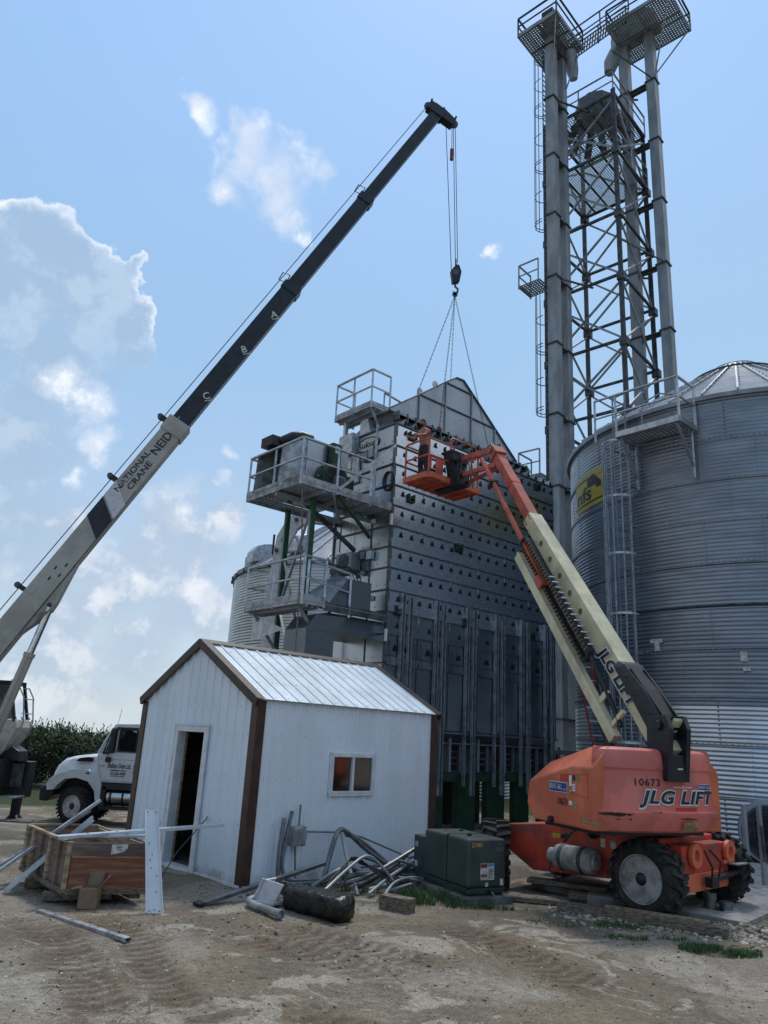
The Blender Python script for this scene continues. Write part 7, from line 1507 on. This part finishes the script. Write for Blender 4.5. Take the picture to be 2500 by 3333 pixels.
# metal sheet strip, foam box, elbow pipe, black bundle
mb = MB(); a, b_ = V(-1.90, 9.86, .02), V(-.55, 11.0, .36); d = (b_-a).normalized(); x = d.cross(ZU).normalized(); mb.obox((a+b_)/2, b_-a, x*.10, ZU*.008, cond); mb.obox((a+b_)/2+x*.05-ZU*.015, b_-a, x*.008, ZU*.04, steeld); mb.obox(a-d*.03, d*.08, x*.16, ZU*.03, blackpl)
tag(mb.build('metal_strip', loc=a), 'flat metal strip with dark end propped from the dirt onto the pile', 'metal strip')
fx = thing('foam_box', 'white foam lined box tipped on its side left of the black bundle', 'foam box', (-1.1, 9.95, 0)); Ff = Fr(-1.30, 10.02, R(-28))
mb = MB(); up_ = (ZU*.9+Ff.A*.45).normalized(); o_ = Ff.P(0, 0, .05); 
def FP(a, b_, c): return o_+Ff.A*a+Ff.B*b_+up_*c
mb.add([FP(0, 0, 0), FP(.30, -.02, 0), FP(.30, -.02, .24), FP(0, 0, .27)], [(0, 1, 2, 3)], foam); mb.add([FP(0, 0, 0), FP(0, 0, .27), FP(.02, .2, .27), FP(.02, .2, 0)], [(0, 1, 2, 3)], foam); mb.add([FP(0, 0, 0), FP(.30, 0, 0), FP(.32, .2, 0), FP(.02, .2, 0)], [(0, 1, 2, 3)], foam)
o = mb.build('shell', fx, recalc=False); sm = o.modifiers.new('s', 'SOLIDIFY'); sm.thickness = .02
mb = MB(); mb.bar(FP(-.01, -.01, -.01), FP(.31, -.03, -.01), .035, m=foam); mb.bar(FP(-.01, -.01, 0), FP(-.01, -.01, .28), .03, m=foam); mb.build('edge', fx, bevel=.01)
ep = MB(); ep.tube([V(-1.22, 10.15, .08), V(-1.36, 9.98, .05), V(-1.33, 9.86, .045), V(-1.2, 9.68, .045), V(-.92, 9.38, .045)], .043, 14, galv); ep.lathe(V(-.93, 9.39, .045), V(.68, -.73, 0), [(.043, 0), (.052, .005), (.052, .04), (.04, .045), (.036, .0), (.001, 0)], 16, galvd)
tag(ep.build('elbow_pipe', loc=(-1.2, 9.7, 0), smooth=40), 'fat galvanised elbow pipe lying in front of the foam box', 'pipe')
# bundle wrapped in black film
rnd = random.Random(31); mb = MB(); bF = Fr(-.60, 9.72, R(-40)); n = 28; rings = []
for j in range(30):
    u = j/29; ring = []; e = min(1, (u/.06)**.5 if u < .06 else 1, ((1-u)/.06)**.5 if u > .94 else 1)
    for i in range(n):
        a = 2*pi*i/n; ca, sa = cos(a), sin(a); q = 4
        rx = .165*e*(abs(ca)**(2/q))*(1 if ca > 0 else -1); rz = .13*e*(abs(sa)**(2/q))*(1 if sa > 0 else -1); w_ = .018*sin(u*55+4*sin(a*2)+3*noise.noise(V(u*6, ca, sa)))+.03*noise.noise(V(u*9, ca*2, sa*2))
        ring.append(bF.P(-.38+u*.98, rx*(1+w_*3), .135+rz*(1+w_*3)+.02*noise.noise(V(u*4, ca, sa))))
    rings.append(ring)
mb.loft(rings, plast); mb.obox(bF.P(.5, -.12, .19), bF.A*.03, bF.B*.03, ZU*.008, label)
o = mb.build('wrapped_bundle', loc=(-.5, 9.7, 0), smooth=60); tag(o, 'bulky bundle wrapped in crinkled black plastic film on the dirt', 'bundle')
mb = MB(); vs = []
for j in range(8):
    for i in range(8): u, v = i/7, j/7; vs.append(bF.P(-.62+u*.32, -.05+v*.25, .10+.17*sin(u*2.4)*(1-.3*v)+.05*noise.noise(V(u*5, v*5, 3))))
mb.add(vs, [(j*8+i, j*8+i+1, j*8+i+9, j*8+i+8) for j in range(7) for i in range(7)], plast); tag(mb.build('plastic_sheet', loc=bF.P(-.5, 0, .1), smooth=60), 'loose flap of black plastic between foam box and bundle', 'plastic sheet')
# ---------------- timbers and slab under the lift ----------------
def timber(lab, a, b_, w_, h_, z, m_=None):
    a, b_ = V(*a, 0), V(*b_, 0); d = b_-a; n_ = V(-d.y, d.x, 0).normalized(); mb = MB(); mb.obox((a+b_)/2+ZU*(z+h_/2), d, n_*w_, ZU*h_, m_ or woodg); return tag(mb.build('timber_beam', loc=a, bevel=.006), lab, 'timber', 'timbers under the boom lift')
timber('long weathered beam lying in front of the big near tyre', (2.52, 10.68), (4.25, 9.66), .16, .10, .0)
timber('thin plank resting on the end of the long beam by the gravel', (3.05, 10.42), (4.08, 9.78), .11, .035, .10, mat('tan_plank', (.24, .18, .12), .85, 0, .25, 5, stretch=(3, 3, 12)))
timber('flat wide board lying just right of the transformer pad', (1.95, 11.2), (2.75, 11.02), .26, .06, .0)
timber('dark board on the pile behind the flat wide board', (2.4, 12.0), (3.4, 11.55), .22, .06, .10)
timber('lower dark timber crossing beneath the pile under the chassis', (2.5, 12.2), (3.7, 12.1), .18, .09, .0, woodb)
timber('short pale offcut among the timbers under the chassis', (2.85, 11.45), (3.1, 11.38), .12, .08, .0, MT['tan_plank'])
timber('beam end lying beneath the near tyre', (3.1, 10.62), (3.9, 10.1), .22, .05, -.02)
mb = MB(); mb.obox((3.25, 11.0, .06), V(.45, -.2, 0), V(.13, .3, 0), ZU*.18, concd); tag(mb.build('concrete_block', loc=(3.25, 11, 0), bevel=.015), 'stained concrete block behind the big near tyre', 'concrete block')
sF = Fr(4.72, 10.22, R(48)); slb = thing('concrete_slab', 'pale concrete slab with a square pit at the lower right', 'slab', tuple(sF.P(1, .5, 0)))
mb = MB(); hs0, hs1, ht0, ht1 = .45, .75, .42, .78
for a in ((0, hs0, 0, 3.0), (hs1, 6, 0, 3.0), (hs0, hs1, 0, ht0), (hs0, hs1, ht1, 3.0)): mb.fbox(sF, *a, -.14, .055, conc)
mb.build('surface', slb); mb = MB(); mb.fbox(sF, hs0, hs1, ht0, ht1, -.14, -.10, steeld); mb.build('pit', slb)
ps = MB(); c = sF.P(.58, .62, -.1); ps.lathe(c, ZU, [(.075, 0), (.075, .26), (.082, .26), (.082, .34), (.07, .34), (.065, .3), (.001, .3)], 20, cond); c = sF.P(.66, .44, -.1); ps.lathe(c, ZU, [(.085, 0), (.085, .2), (.09, .2), (.09, .245), (.08, .25), (.001, .25)], 20, cond)
tag(ps.build('pipe_stub', loc=c, smooth=40), 'grey pipe stubs rising from the pit in the slab', 'pipe stub')
mb = MB(); q = V(5.9, 12.6, 0)
for k in range(2): mb.bar(V(6.2+.25*k, 13.2, 0), V(6.2+.25*k, 13.2, 1.25), .06, m=galvd)
mb.tube([V(6.42, 13.1, .95), V(6.44, 13.1, .4)], .03, 8, steeld); tag(mb.build('steel_upright', loc=(6.2, 13.2, 0)), 'pair of galvanised uprights with a hanging chain behind the lift', 'upright')
# red ladder between dryer and lift
rl_ = thing('ladder', 'red fibreglass ladder leaning near the dryer end', 'ladder', (5.3, 17.3, 0))
ra, rb = V(5.75, 18.3, .2), V(5.15, 18.9, 4.1); sx = V(.42, .1, 0)*.5
for k in (-1, 1): MB().bar(ra+sx*k, rb+sx*k*.9, .07, .03, m=redp).build('rail', rl_)
for k in range(12): c = ra.lerp(rb, (k+.5)/12); MB().bar(c-sx, c+sx, .03, m=galvd).build('rung', rl_)
